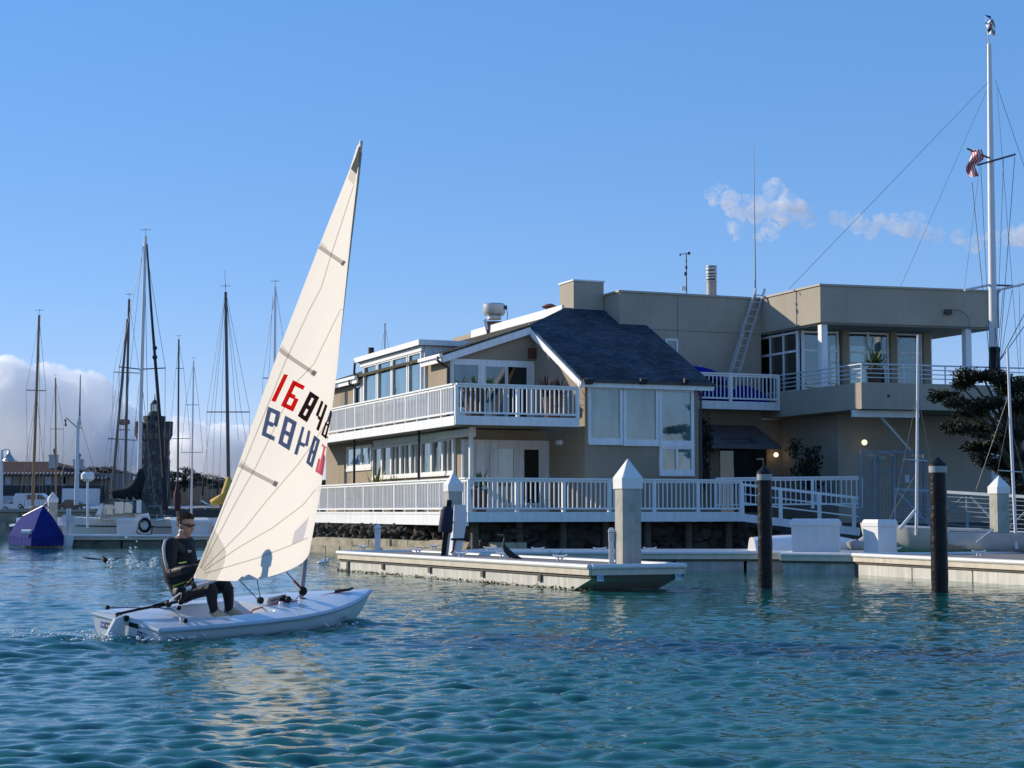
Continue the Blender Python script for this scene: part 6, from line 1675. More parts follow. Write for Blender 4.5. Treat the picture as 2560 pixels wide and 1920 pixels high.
for ft, d_ in ((footN, V((0.85, -0.35, -0.28))), (footF, V((0.9, -0.3, -0.2)))):
    q = MB(); d_ = d_.normalized(); q.tube([ft - d_ * 0.04 + Z * 0.02, ft + d_ * 0.06, ft + d_ * 0.16 - Z * 0.02, ft + d_ * 0.21 - Z * 0.02], [0.055, 0.058, 0.05, 0.03], 10); q.build('shoe', [shoe], man, smooth=True)
    q = MB(); q.tube([ft + Z * 0.05, ft + Z * 0.065], 0.057, 12); q.build('ankle_band', gr, man, smooth=True)
# foam and droplets at the stern
fm2 = mat('foam', (0.75, 0.78, 0.78), 0.6, 0.1, 10)
def foam(name, label, spots, seed, rmax=0.03):
    rng = random.Random(seed); q = MB()
    for (px, py, sx, sy, n_, lift) in spots:
        for k in range(n_):
            x, y = rng.gauss(px, sx), rng.gauss(py, sy); r_ = ray(x, min(1915, max(1290, y))); Yw = (0.0 - EYE) / r_.z * r_.y
            p = V((0, 0, EYE)) + r_ * ((0.0 - EYE) / r_.z); p.z = 0.03 + abs(rng.gauss(0, lift)); s_ = rng.uniform(0.25, 1) ** 2 * rmax
            q.sphere(p, (s_ * 1.3, s_ * 1.3, s_ * 0.7), 6, 4)
    tag(q.build(name, fm2, smooth='all'), label, 'foam', kind='stuff')
foam('wake_foam', 'white foam and droplets trailing from the dinghy rudder', [(322, 1590, 12, 5, 150, 0.03), (285, 1600, 18, 5, 160, 0.03), (255, 1602, 18, 4, 60, 0.04), (840, 1567, 35, 4, 60, 0.02), (370, 1604, 25, 3, 60, 0.02), (200, 1600, 40, 6, 120, 0.012), (110, 1592, 50, 7, 90, 0.01), (430, 1602, 40, 3, 50, 0.01)], 4, 0.020)

# ================================================================ SMALL BOATS ON THE RIGHT
def hull_mesh(L, beam, fb, draft, bow_rise=0.35, tr=0.6, n=22, m=13):
    """open-water hull with stern at x = 0 and bow at x = L; returns hull and deck builders"""
    h, dk = MB(), MB(); rows, top = [], []
    for i in range(n + 1):
        t = i / n; b_ = beam / 2 * ((tr + (1 - tr) * math.sin(math.pi * min(1, t / 0.9) * 0.5)) if t < 0.5 else (tr + (1 - tr) * math.sin(math.pi * 0.5 * 0.5 / 0.45 * 0.9)) * max(0.004, 1 - ((t - 0.5) / 0.5) ** 2.2))
        s_ = fb * (1 + bow_rise * t ** 2); k_ = -draft * (math.sin(math.pi * (0.15 + 0.75 * t))) * (1 - max(0, (t - 0.85) / 0.15) ** 2) 
        for j in range(m):
            f_ = -1 + 2 * j / (m - 1); a = abs(f_); rows.append(V((L * t + (0.12 * L * 0.3 * (a ** 2) if i == n else 0), b_ * (a ** 0.55) * (1 if f_ >= 0 else -1), k_ + (s_ - k_) * a ** 2.0)))
        top += [V((L * t, b_ * f_, s_ - 0.01 + 0.05 * (1 - f_ * f_) * beam / 2.5)) for f_ in (-0.985, -0.6, -0.2, 0.2, 0.6, 0.985)]
    h.add(rows, [(i * m + j, (i + 1) * m + j, (i + 1) * m + j + 1, i * m + j + 1) for i in range(n) for j in range(m - 1)]); h.add(rows[:m], [tuple(range(m))])
    dk.add(top, [(i * 6 + j, (i + 1) * 6 + j, (i + 1) * 6 + j + 1, i * 6 + j + 1) for i in range(n) for j in range(5)])
    return h, dk
def xf(loc, rz, roll=0.0): return Matrix.Translation(V(loc)) @ Matrix.Rotation(rz, 4, 'Z') @ Matrix.Rotation(roll, 4, 'X')
def moved(mb, M): mb.v = [M @ p for p in mb.v]; return mb
def rig(t, top, base, r, mt, spreads=(), stays=(), wr=0.008, head=True, n=8, mid=None):
    """mast with spreaders and wire stays, given as world points"""
    path = [V(base), V(top)] if mid is None else [V(base), V(mid), V(top)]
    q = MB(); q.tube(path, [r, r * 0.72] if mid is None else [r, r * 0.92, r * 0.72], n); q.build('mast', mt, t, smooth=True)
    for a, b_ in spreads:
        q = MB(); q.tube([V(a), V(b_)], r * 0.30, 6); q.build('spreader', dark_spar, t)
    for s_ in stays:
        q = MB(); q.tube([V(p) for p in s_], wr, 4, cap=False); q.build('stay', wire, t)
    if head:
        q = MB(); q.tube([V(top), V(top) + Z * r * 4], r * 0.12, 4); q.tube([V(top) + Z * r * 3 - V((r * 2.5, 0, 0)), V(top) + Z * r * 3 + V((r * 2.5, 0, 0))], r * 0.12, 4); q.build('masthead_vane', dark_metal, t)
cream = mat('cream_hull', (0.66, 0.63, 0.56), 0.3, 0.06, 2, streak=0.05); oxide = mat('red_bottom_paint', (0.14, 0.03, 0.02), 0.7, 0.2, 3)
# keelboat dinghy behind the second black pile
Yb = 43.5
p = V((at(2300, 1380, Yb).x, Yb, 0.62)); t = thing('racing_dinghy', 'cream dinghy with red stem and bare mast behind the black pile', 'dinghy', p)
M_ = xf((p.x + 1.55, Yb - 0.55, 0.66), R(138)); h, dk = hull_mesh(3.5, 1.5, 0.40, 0.24, 0.35)
moved(h, M_).build('hull', cream, t, smooth='all'); moved(dk, M_).build('deck', gel, t, smooth='all')
q = MB(); a, b_ = M_ @ V((3.46, 0, 0.52)), M_ @ V((3.05, 0, -0.20)); q.beam(a, b_, 0.05, 0.10, V((0, 1, 0))); q.build('stem', oxide, t)
rig(t, at(2295, 838, Yb), at(2291, 1338, Yb), 0.042, white_spar, (), [(at(2294, 985, Yb), at(2226, 1310, Yb)), (at(2294, 985, Yb), at(2330, 1170, Yb)), (at(2293, 1180, Yb), at(2216, 1310, Yb + 0.5))], 0.007, False)
q = MB(); q.tube([at(2258, 1148, Yb), at(2318, 1152, Yb)], 0.014, 5); q.build('spreader', alu, t)
q = MB(); q.tube([at(2250, 1322, Yb - 0.3), at(2288, 1276, Yb - 0.3)], 0.045, 8); q.build('boom', white_spar, t, smooth=True)
# grey-blue dinghy at the right edge
Yb = 41.5
p = V((at(2460, 1385, Yb).x, Yb, 0.62)); t = thing('racing_dinghy', 'pale grey dinghy with blue gunwale and red bow lettering by the capped pile', 'dinghy', p)
greyh = mat('pale_grey_hull', (0.50, 0.52, 0.53), 0.35, 0.06, 2); M_ = xf((at(2381, 1370, Yb).x + 4.3, Yb + 0.9, 0.66), R(187)); h, dk = hull_mesh(4.3, 1.5, 0.28, 0.22, 0.25)
moved(h, M_).build('hull', greyh, t, smooth='all'); moved(dk, M_).build('deck', mat('navy_deck', (0.02, 0.03, 0.07), 0.5, 0.1, 3), t, smooth='all')
q = MB(); text_mb('Cheers', 0.15, at(2393, 1366, Yb - 0.05), V((1, -0.12, 0)), Z, 0.02, mb=q); q.build('bow_lettering', mat('magenta_letter', (0.30, 0.02, 0.08), 0.5, 0), t)
rig(t, at(2519, 872, Yb), at(2541, 1372, Yb), 0.042, white_spar, (), [(at(2521, 990, Yb), at(2440, 1225, Yb + 0.4)), (at(2522, 1040, Yb), at(2491, 1195, Yb)), (at(2523, 1050, Yb), at(2575, 1250, Yb))], 0.007, False, mid=at(2527, 1080, Yb))
q = MB(); q.tube([at(2497, 1176, Yb), at(2556, 1180, Yb)], 0.014, 5); q.build('spreader', alu, t)
q = MB(); q.tube([at(2440, 1356, Yb), at(2480, 1325, Yb)], 0.02, 6); q.build('tiller', white_spar, t)
# upturned white tender and grey inflatable
Yb = 43.6
p = V((at(1950, 1380, Yb).x, Yb, 0.47)); t = thing('upturned_tender', 'upturned white tender lying behind the long dock box', 'tender', p)
M_ = xf((at(1885, 1380, Yb).x, Yb + 0.4, 0.78), R(4), math.pi); h, dk = hull_mesh(2.7, 1.2, 0.30, 0.12, 0.1, 0.85); moved(h, M_).build('hull', gel, t, smooth='all')
q = MB(); q.tube([M_ @ V((0.05, -0.58, 0.28)), M_ @ V((1.4, -0.62, 0.28)), M_ @ V((2.3, -0.4, 0.30))], 0.03, 6); q.build('rubbing_strake', steel, t, smooth=True)
p = V((at(2150, 1380, Yb).x, Yb, 0.47)); t = thing('inflatable_dinghy', 'small grey inflatable dinghy showing between the two dock boxes', 'inflatable', p)
q = MB(); q.tube([at(2128, 1352, Yb), at(2133, 1366, Yb), at(2150, 1368, Yb), at(2175, 1352, Yb)], [0.14, 0.19, 0.2, 0.2], 12); q.build('tube', mat('grey_hypalon', (0.36, 0.36, 0.36), 0.6, 0.1, 3), t, smooth=True)
q = MB(); q.tube([at(2160, 1362, Yb + 0.8), at(2180, 1346, Yb + 0.8), at(2230, 1340, Yb + 0.9)], 0.18, 12); q.build('tube', MATS['grey_hypalon'], t, smooth=True)

# ================================================================ TALL FLAG MAST
Ym = 60.0
t = thing('signal_mast', 'tall white signal mast with yards, rigging and two flags beside the tower', 'flag mast', V((at(2489, 1000, Ym).x, Ym, 1.1)))
q = MB(); q.tube([at(2489, 1290, Ym), at(2485, 960, Ym), at(2478, 500, Ym), at(2473, 110, Ym)], [0.17, 0.155, 0.125, 0.075], 14); q.build('mast', white_spar, t, smooth=True)
q = MB(); q.tube([at(2473, 112, Ym), at(2464, 40, Ym)], [0.03, 0.02], 6); q.build('truck_staff', white_spar, t)
q = MB(); q.tube([at(2443, 413, Ym - 0.4), at(2538, 386, Ym + 0.3)], 0.04, 6); q.build('yard', dark_spar, t)
q = MB(); q.tube([at(2475, 395, Ym), at(2468, 393, Ym - 0.3), at(2417, 371, Ym - 0.5)], 0.035, 6); q.build('gaff', dark_spar, t)
q = MB(); q.tube([at(2411, 725, Ym - 0.8), at(2475, 712, Ym)], 0.045, 8); q.build('yard', white_spar, t)
q = MB(); q.tube([at(2488, 727, Ym), at(2600, 700, Ym + 0.6)], 0.045, 8); q.build('yard', white_spar, t)
q = MB(); q.tube([at(2486, 713, Ym), at(2550, 715, Ym + 0.4)], 0.035, 8); q.build('yard', dark_spar, t)
for a, b_, r_ in (((2470, 206), (1972, 723), 0.012), ((2467, 226), (2252, 716), 0.010), ((2455, 371), (2411, 722), 0.010), ((2488, 200), (2582, 480), 0.014), ((2492, 220), (2552, 985), 0.012), ((2509, 398), (2490, 930), 0.018), ((2537, 392), (2498, 905), 0.022), ((2452, 415), (2477, 920), 0.018), ((2430, 455), (2480, 955), 0.020),
                   ((2468, 180), (2466, 60), 0.008), ((2508, 728), (2490, 930), 0.02), ((2530, 725), (2495, 935), 0.018), ((2590, 730), (2492, 915), 0.025), ((2600, 760), (2492, 912), 0.025), ((2548, 700), (2551, 915), 0.012), ((2488, 820), (2502, 930), 0.02), ((2495, 720), (2487, 860), 0.014), ((2505, 935), (2475, 1075), 0.014)):
    q = MB(); q.tube([at(*a, Ym - 0.2), at(*b_, Ym - 0.5)], r_ * 0.62, 4, cap=False); q.build('halyard', wire, t)
q = MB(); q.tube([at(2486, 868, Ym), at(2487, 960, Ym)], [0.20, 0.22], 8); q.sphere(at(2492, 876, Ym - 0.15), 0.14, 8, 6); q.build('coiled_line', black, t, smooth=True)
def flag(t, name, top, mats, fn):
    """rippling flag: grid of picture points, striped by fn(i, j)"""
    q = MB(); n_ = len(top); m_ = len(top[0]); q.add([V(p) for r_ in top for p in r_], [])
    for i in range(n_ - 1):
        for j in range(m_ - 1): q.f.append([i * m_ + j, i * m_ + j + 1, (i + 1) * m_ + j + 1, (i + 1) * m_ + j]); q.m.append(fn(i, j))
    return q.build(name, mats, t)
fr, fw_, fb_ = mat('flag_red', (0.60, 0.03, 0.04), 0.8, 0.1, 6), mat('flag_white', (0.88, 0.87, 0.87), 0.8, 0.05, 6), mat('flag_navy', (0.015, 0.02, 0.10), 0.8, 0.1, 6)
def dr(i): return 0.22 * math.sin(i * 1.7)
g_ = []
for i in range(15):          # stripes run along the fly, which hangs down
    f_ = i / 14; cx = 2437 + 8 * math.sin(f_ * 7.0) - 4 * f_; w_ = 17 - 8 * f_
    y0 = 374 + 68 * f_; g_.append([at(cx - w_ + 2 * w_ * j / 9, y0 + (j - 4) * 1.4 * math.sin(f_ * 6), Ym - 0.5 + 0.18 * math.sin(f_ * 9 + j * 0.8)) for j in range(10)])
flag(t, 'striped_flag', g_, [fr, fw_, fb_], lambda i, j: ((j + (i // 4)) % 2))
g_ = []
for i in range(9):
    f_ = i / 8; y0 = 52 + 34 * f_; x0 = 2462 + 8 * f_
    g_.append([at(x0 + (26 - 8 * f_) * j / 8, y0 + 9 * math.sin(j * 0.9 + f_ * 2) * (j / 8) , Ym - 0.2 + 0.2 * math.sin(j + i)) for j in range(9)])
flag(t, 'club_burgee', g_, [fw_, fb_, fr], lambda i, j: 1 if i in (1, 5) else (2 if i == 3 and 3 <= j <= 4 else 0))
q = MB(); q.prism([at(2462, 37, Ym), at(2477, 40, Ym), at(2477, 47, Ym)], V((0, 0.03, 0))); q.build('pennant', fb_, t)

# ================================================================ MARINA ON THE LEFT
YD = 71.5
A0 = V((at(162, 1345, YD).x, YD, 0)); A1 = V((at(700, 1345, YD).x, YD, 0))
t, A, Bp, C_, D_ = dock('marina_dock', 'weathered marina dock in front of the moored white sailboat', A0, A0 + V((0, 2.2, 0)), A1 + V((0, 2.2, 0)), A1)
x = 0.05
while x < (D_ - A).length - 0.2:
    q = MB(); q.ob(V((A.x + x, A.y + 0.03, -0.6)), V((2.3, 0, 0)), V((0, 1.9, 0)), Z * 0.855); q.build('concrete_float', mat('algae_concrete', (0.16, 0.16, 0.12), 0.9, 0.3, 1.5, 0.4, 9, stain=((0.05, 0.07, 0.03), 1.2, 0.8)), t); x += 2.4
def boxy(label, px0, px1, py0, Y, dp):
    return dock_box(label, px0, px1, py0, 1343, Y, dp, 0.02)
boxy('long white dock box below the moored sailboat', 292, 352, 1296, 72.2, 0.9)
boxy('white dock box under the left end of the green and white sail', 430, 520, 1300, 72.2, 0.9)
# shore power post with coiled hose
t = thing('hose_post', 'grey utility post with a black hose coiled on it', 'utility post', V((at(364, 1343, 71.9).x, 71.9, 0.47)))
c = at(364, 1318, 71.9); q = MB(); q.box((c.x, 71.9, (0.47 + at(0, 1290, 71.9).z) / 2), (0.30, 0.25, at(0, 1290, 71.9).z - 0.47)); q.build('post', fibre, t)
q = MB(); zc = at(364, 1313, 71.9).z
for k, rr in enumerate((0.26, 0.23, 0.20)): q.tube([V((c.x + rr * math.cos(a), 71.72 - 0.02 * k, zc + rr * 1.15 * math.sin(a))) for a in [i * 0.45 for i in range(15)]], 0.03, 6)
q.tube([V((c.x - 0.28, 71.72, zc - 0.1)), V((c.x - 0.34, 71.7, zc - 0.3)), V((c.x - 0.1, 71.7, 0.5)), V((c.x + 0.3, 71.7, 0.55)), V((c.x + 0.33, 71.7, zc))], 0.022, 6); q.build('hose', black, t, smooth=True)
t = thing('dock_cart_post', 'white cross-shaped loading arm standing on the marina dock', 'post', V((at(171, 1343, 71.8).x, 71.8, 0.47)))
c = at(170, 1343, 71.8); q = MB(); q.box((c.x, 71.8, 1.05), (0.16, 0.2, 1.16)); q.build('post', fibre, t)
q = MB(); pts = [(176, 1291), (182, 1289), (188, 1292), (191, 1300), (188, 1306), (182, 1310), (176, 1309)]; q.prism([at(x, y, 71.8) for x, y in pts], V((0, 0.12, 0))); q.build('head', fibre, t)
q = MB(); pts = [(152, 1300), (155, 1290), (160, 1287), (165, 1291), (165, 1303), (161, 1306), (163, 1318), (156, 1318), (158, 1306)]; q.prism([at(x, y, 72.4) for x, y in pts], V((0, 0.12, 0))); q.ob(at(156, 1340, 72.4), V((0.13, 0, 0)), V((0, 0.12, 0)), Z * 0.42); q.build('arm', fibre, t)

# boat under a blue tent cover
Yb = 70.0
navyc = mat('navy_canvas', (0.014, 0.024, 0.17), 0.85, 0.25, 1.6, 0.6, 4, spec=0.08)
def bc(px, py, dY): return at(px, py, Yb + dY)
t = thing('covered_boat', 'boat hidden under a blue canvas tent cover tied at the ridge', 'covered boat', V((at(90, 1367, Yb).x, Yb, 0)))
q = MB(); ridge = [bc(58, 1290, 2.0), bc(108, 1265, 0.5)]
E_ = {'a': bc(22, 1338, 1.9), 'b': bc(78, 1346, -1.0), 'c': bc(160, 1340, 0.4), 'd': bc(105, 1335, 3.6)}
def strip(p0, p1, q0, q1, n_, m_, amp):
    vs_ = []
    for i in range(n_ + 1):
        for j in range(m_ + 1):
            a, b_ = p0.lerp(p1, i / n_), q0.lerp(q1, i / n_); p = a.lerp(b_, j / m_); f_ = j / m_
            p = p + V((0, -1, 0.2)) * (amp * math.sin(i * 2.1) * f_ * f_) + Z * (0.10 * math.sin(math.pi * f_)); vs_.append(p)
    q.add(vs_, [(i * (m_ + 1) + j, i * (m_ + 1) + j + 1, (i + 1) * (m_ + 1) + j + 1, (i + 1) * (m_ + 1) + j) for i in range(n_) for j in range(m_)])
strip(ridge[0], ridge[1], E_['a'], E_['b'], 18, 10, 0.035); strip(ridge[1], ridge[1], E_['b'], E_['c'], 14, 10, 0.03); strip(ridge[1], ridge[0], E_['c'], E_['d'], 8, 8, 0.05); strip(ridge[0], ridge[0], E_['d'], E_['a'], 8, 8, 0.05)
for a, b_ in (('a', 'b'), ('b', 'c')):
    p, r_ = E_[a], E_[b_]; vs_ = []
    for i in range(25):
        w_ = p.lerp(r_, i / 24) + V((0, -0.03 * math.sin(i * 2.1 * 18 / 24), 0)); vs_ += [w_, V((w_.x, w_.y - 0.03, max(0.05, 0.1 + 0.04 * math.sin(i * 1.9))))]
    q.add(vs_, [(2 * i, 2 * i + 1, 2 * i + 3, 2 * i + 2) for i in range(24)])
q.build('cover', navyc, t, smooth='all')
q = MB(); h, dk = hull_mesh(2.6, 1.4, 0.35, 0.25); moved(h, xf((E_['a'].x + 0.8, Yb + 1.9, 0.02), R(-30))).build('hull', gel, t, smooth='all')
q = MB(); p = bc(56, 1330, -0.55); q.tube([p, p + V((0.42, -0.15, 0))], 0.11, 10); q.build('fender', white, t, smooth=True)
q = MB(); q.tube([ridge[1], bc(118, 1255, 0.3)], 0.02, 5); q.tube([ridge[0], ridge[1]], 0.03, 6); q.build('ridge_pole', steel, t)

# white sailboat moored stern-to, angled
Yb = 76.0
t = thing('moored_sailboat', 'white sailboat with spray hood, dark sail cover and tall white mast', 'sailboat', V((at(310, 1340, Yb).x, Yb, 0)))
M_ = xf((at(440, 1340, Yb).x, Yb + 1.9, 0), R(205)); h, dk = hull_mesh(5.2, 2.3, 1.12, 0.4, 0.12, 0.75)
moved(h, M_).build('hull', mat('boat_white', (0.70, 0.70, 0.69), 0.3, 0.04, 1, streak=0.06), t, smooth='all'); moved(dk, M_).build('deck', gel, t, smooth='all')
q = MB(); q.tube([M_ @ V((0.2 + 0.32 * k, 1.16 * math.sin(0.9 + 1.1 * min(1, k / 9)) * (1 if k < 9 else 1 - ((k - 9) / 7.0) ** 2), 0.78 + 0.006 * k)) for k in range(16)], 0.03, 6); q.build('stripe', mat('hull_stripe', (0.07, 0.06, 0.10), 0.5, 0), t)
q = MB(); q.prism([at(246, 1300, Yb - 0.8), at(340, 1299, Yb - 0.2), at(336, 1283, Yb - 0.2), at(262, 1284, Yb - 0.8)], V((0.3, 1.6, 0.0))); q.build('cabin', gel, t)
q = MB(); hood = [(242, 1290), (250, 1262), (262, 1252), (285, 1249), (322, 1254), (333, 1264), (341, 1286)]
for i in range(len(hood) - 1): q.ob(at(*hood[i], Yb - 1.1), at(*hood[i + 1], Yb - 1.1) - at(*hood[i], Yb - 1.1), V((0.25, 1.3, 0.05)), Z * 0.03)
q.build('spray_hood', mat('grey_canvas', (0.10, 0.12, 0.14), 0.8, 0.15, 3), t)
for a, b_ in (((258, 1262), (282, 1286)), ((286, 1255), (308, 1284)), ((311, 1256), (330, 1282))):
    q = MB(); q.ob(at(a[0], b_[1], Yb - 1.05), V((at(b_[0], 0, Yb).x - at(a[0], 0, Yb).x, 0, 0)), V((0, 0.02, 0.02)), Z * (at(0, a[1], Yb).z - at(0, b_[1], Yb).z)); q.build('hood_window', glass('hood_pane', (0.25, 0.30, 0.32), 0.2), t)
q = MB(); q.prism([at(237, 1292, Yb - 1.2), at(252, 1258, Yb - 1.2), at(257, 1262, Yb - 1.2), at(250, 1292, Yb - 1.2)], V((0.1, 0.5, 0))); q.build('dodger_side', white, t)
q = MB()
bmst = [(353, 1172, 0.10), (351, 1195, 0.24), (344, 1214, 0.30), (328, 1226, 0.24), (310, 1231, 0.19), (290, 1232, 0.15), (272, 1230, 0.08)]
q.tube([at(x, y, Yb - 0.3) for x, y, r_ in bmst], [r_ for x, y, r_ in bmst], 12)
for k in range(12):
    f_ = k / 11; x = 282 + 58 * f_; y = 1236 - 8 * f_; q.tube([at(x, y - 6, Yb - 0.48), at(x + 3, y + 6 + 5 * (k % 3), Yb - 0.5), at(x + 5, y + 12 + 8 * (k % 3), Yb - 0.44)], [0.10, 0.07, 0.02], 6)
q.build('sail_cover', mat('charcoal_canvas', (0.022, 0.028, 0.034), 0.85, 0.4, 2, 0.6, 5, spec=0.1), t, smooth='all')
q = MB(); q.prism([at(337, 1240, Yb - 0.2), at(352, 1185, Yb - 0.2), at(354, 1250, Yb - 0.2)], V((0, 0.3, 0))); q.build('sail_cover', MATS['charcoal_canvas'], t)
rig(t, at(364, 590, Yb), at(346, 1260, Yb), 0.095, white_spar, [((at(298, 917, Yb)), at(351, 923, Yb)), (at(354, 923, Yb), at(414, 920, Yb))],
    [(at(357, 615, Yb), at(330, 880, Yb), at(292, 1230, Yb)), (at(366, 625, Yb), at(413, 918, Yb), at(411, 1270, Yb)), (at(360, 610, Yb), at(298, 916, Yb), at(294, 1255, Yb)), (at(352, 930, Yb), at(388, 1265, Yb)), (at(351, 930, Yb), at(318, 1260, Yb)), (at(362, 640, Yb), at(372, 1200, Yb))], 0.011, True, 10, mid=at(354, 930, Yb))
q = MB(); q.tube([at(367, 610, Yb - 0.3), at(380, 800, Yb - 0.4), at(391, 940, Yb - 0.5), at(405, 1120, Yb - 0.6), at(415, 1280, Yb - 0.8)], [0.04, 0.06, 0.075, 0.09, 0.10], 8)
q.sphere(at(387, 870, Yb - 0.45), 0.11, 8, 6); q.sphere(at(387, 893, Yb - 0.45), 0.12, 8, 6); q.build('furled_jib', mat('dark_furled_sail', (0.018, 0.018, 0.024), 0.8, 0.3, 6, 0.5, 12), t, smooth=True)
q = MB(); q.tube([at(219, 1320, Yb - 1.6), at(219, 1200, Yb - 1.6)], 0.05, 8); q.lathe([(0.16, -0.1), (0.30, 0.0), (0.30, 0.22), (0.2, 0.32)], at(219, 1198, Yb - 1.6), 12); q.build('radar_pole', white, t, smooth=True)
q = MB()
for px in (205, 225, 243, 262, 280, 372, 392, 410): q.tube([at(px, 1312, Yb - 1.3), at(px, 1286, Yb - 1.3)], 0.016, 5)
q.tube([at(205, 1288, Yb - 1.3), at(280, 1290, Yb - 1.3)], 0.012, 4); q.tube([at(372, 1287, Yb - 1.3), at(428, 1290, Yb - 1.3)], 0.016, 5); q.tube([at(370, 1266, Yb - 1.0), at(402, 1265, Yb - 1.0), at(404, 1285, Yb - 1.0)], 0.022, 5); q.build('lifeline', steel, t)
q = MB(); q.ob(at(341, 1283, Yb - 1.2), V((0.18, 0, 0)), V((0, 0.2, 0)), Z * 0.58); q.build('vent_box', white, t)
q = MB(); q.tube([at(352, 1310, Yb - 1.5), at(410, 1300, Yb - 1.9), at(428, 1296, Yb - 2.1)], 0.03, 6); q.tube([at(352, 1304, Yb - 1.5), at(415, 1293, Yb - 1.9)], 0.025, 6); q.build('pulpit', steel, t, smooth=True)
q = MB(); q.lathe([(0.05, 0), (0.14, 0.1), (0.17, 0.7), (0.10, 1.0), (0.05, 1.3)], at(443, 1278, Yb - 1.8), 10); q.build('hanging_bag', mat('maroon_bag', (0.055, 0.015, 0.025), 0.8, 0.2, 4), t, smooth=True)

# other moored boats: hull, cabin and rig each
def moored(label, mt, Yb, top, base, r, spreads, stays, hullmat, rz, L=7.0, cover=None, head=True, hull_dx=0.0):
    bx_ = at(base[0], base[1], Yb); t = thing('moored_sailboat', label, 'sailboat', V((bx_.x, Yb, 0)), None)
    h, dk = hull_mesh(L, 2.2, 0.80, 0.4, 0.25, 0.6); M_ = xf((bx_.x + hull_dx - math.cos(rz) * L * 0.55, Yb - math.sin(rz) * L * 0.55, 0), rz)
    moved(h, M_).build('hull', hullmat, t, smooth='all'); moved(dk, M_).build('deck', gel, t, smooth='all')
    q = MB(); q.ob(V((L * 0.36, -0.6, 0.82)), V((L * 0.32, 0, 0)), V((0, 1.2, 0)), Z * 0.38); moved(q, M_).build('cabin', gel, t)
    b2 = V((bx_.x, Yb, 0.9)); rig(t, at(*top, Yb), V((at(base[0], 1300, Yb).x, Yb, 0.85)), r, mt, [(at(*a, Yb), at(*b_, Yb)) for a, b_ in spreads], [[at(*p, Yb) for p in s_] for s_ in stays], 0.009, head)
    q = MB(); a = M_ @ V((L * 0.55, 0, 1.75)); b_ = M_ @ V((L * 0.10, 0, 1.70)); q.tube([a, b_], 0.05, 8); q.build('boom', alu if cover is None else mt, t, smooth=True)
    if cover:
        q = MB(); q.tube([a + Z * 0.35, a.lerp(b_, 0.2) + Z * 0.2, a.lerp(b_, 0.6) + Z * 0.13, b_ + Z * 0.08], [0.22, 0.20, 0.16, 0.10], 9); q.build('sail_cover', cover, t, smooth='all')
    return t
navyh = mat('navy_hull', (0.02, 0.03, 0.08), 0.25, 0.05, 2); whh = MATS['boat_white']
moored('sailboat with orange varnished wooden mast behind the blue boat cover', wood_spar, 84, (98, 788), (80, 1290), 0.085, [((65, 975), (115, 977))], [((97, 805), (65, 975), (72, 1280)), ((99, 805), (115, 977), (104, 1280)), ((98, 800), (99, 1280)), ((90, 990), (46, 1270)), ((91, 990), (60, 1270)), ((92, 985), (120, 1270))], navyh, R(100))
moored('sailboat with slim yellowish mast just right of the wooden mast', wood_spar, 88, (139, 945), (140, 1290), 0.055, [((126, 1072), (159, 1073))], [((139, 950), (126, 1072), (128, 1240)), ((139, 950), (159, 1073), (155, 1240))], whh, R(95), 6.0)
moored('sailboat with leaning brown mast left of the tall white mast', dark_spar, 86, (319, 798), (273, 1290), 0.085, [((270, 1097), (290, 1098))], [((318, 800), (268, 1110), (250, 1240)), ((318, 802), (300, 1100), (283, 1240))], whh, R(80), 7.0, head=False)
t = moored('sailboat with brown mast and radar dome beside the tall white mast', dark_spar, 90, (323, 748), (310, 1290), 0.09, [((284, 930), (349, 933)), ((270, 1096), (340, 1101))], [((322, 755), (284, 930), (274, 1240)), ((323, 755), (349, 933), (345, 1240)), ((321, 800), (262, 1230))], navyh, R(75), 8.0)
q = MB(); p = at(310, 1057, 89.7); q.lathe([(0.18, -0.12), (0.32, -0.05), (0.32, 0.12), (0.2, 0.2)], p, 12); q.ob(p + V((-0.3, 0, -0.4)), V((0.6, 0, 0)), V((0, 0.1, 0)), Z * 0.05); q.build('radar_dome', mat('dull_red', (0.20, 0.10, 0.09), 0.6, 0.1, 3), t, smooth=True)
moored('sailboat with slim bare mast just right of the stone tower', dark_spar, 92, (447, 848), (444, 1290), 0.065, [((440, 921), (459, 921)), ((422, 1097), (476, 1096))], [((447, 855), (440, 921), (423, 1097), (418, 1270)), ((447, 855), (459, 921), (476, 1096), (470, 1270))], whh, R(110), 7.0)
moored('sailboat with the shortest slim mast between the tower and the sail', alu, 88, (484, 902), (478, 1290), 0.055, [((464, 1012), (497, 1012)), ((453, 1131), (507, 1131))], [((484, 905), (464, 1012), (453, 1131)), ((484, 905), (497, 1012), (507, 1131))], navyh, R(85), 6.5)
t = moored('sailboat with thick brown mast and yellow sail cover behind the white sail', dark_spar, 82, (564, 730), (573, 1290), 0.10, [((517, 1030), (624, 1030))], [((560, 745), (517, 1030), (518, 1250)), ((568, 745), (624, 1030), (620, 1250)), ((562, 745), (537, 1030), (530, 1250)), ((566, 745), (603, 1030), (640, 1250)), ((563, 740), (547, 1240)), ((566, 740), (596, 1100)), ((562, 745), (528, 1035), (500, 1260))], cream, R(60), 8.0, hull_dx=-0.5)
mat('yellow_canvas', (0.62, 0.40, 0.07), 0.8, 0.15, 3, 0.4, 6)
q = MB(); q.tube([at(564, 728, 82), at(562, 676, 82)], 0.012, 4); q.build('aerial', wire, t)
q = MB(); q.tube([at(528, 1258, 81), at(550, 1250, 81), at(565, 1240, 81), at(572, 1195, 81.5)], [0.16, 0.24, 0.26, 0.12], 9); q.build('sail_cover', MATS['yellow_canvas'], t, smooth='all')
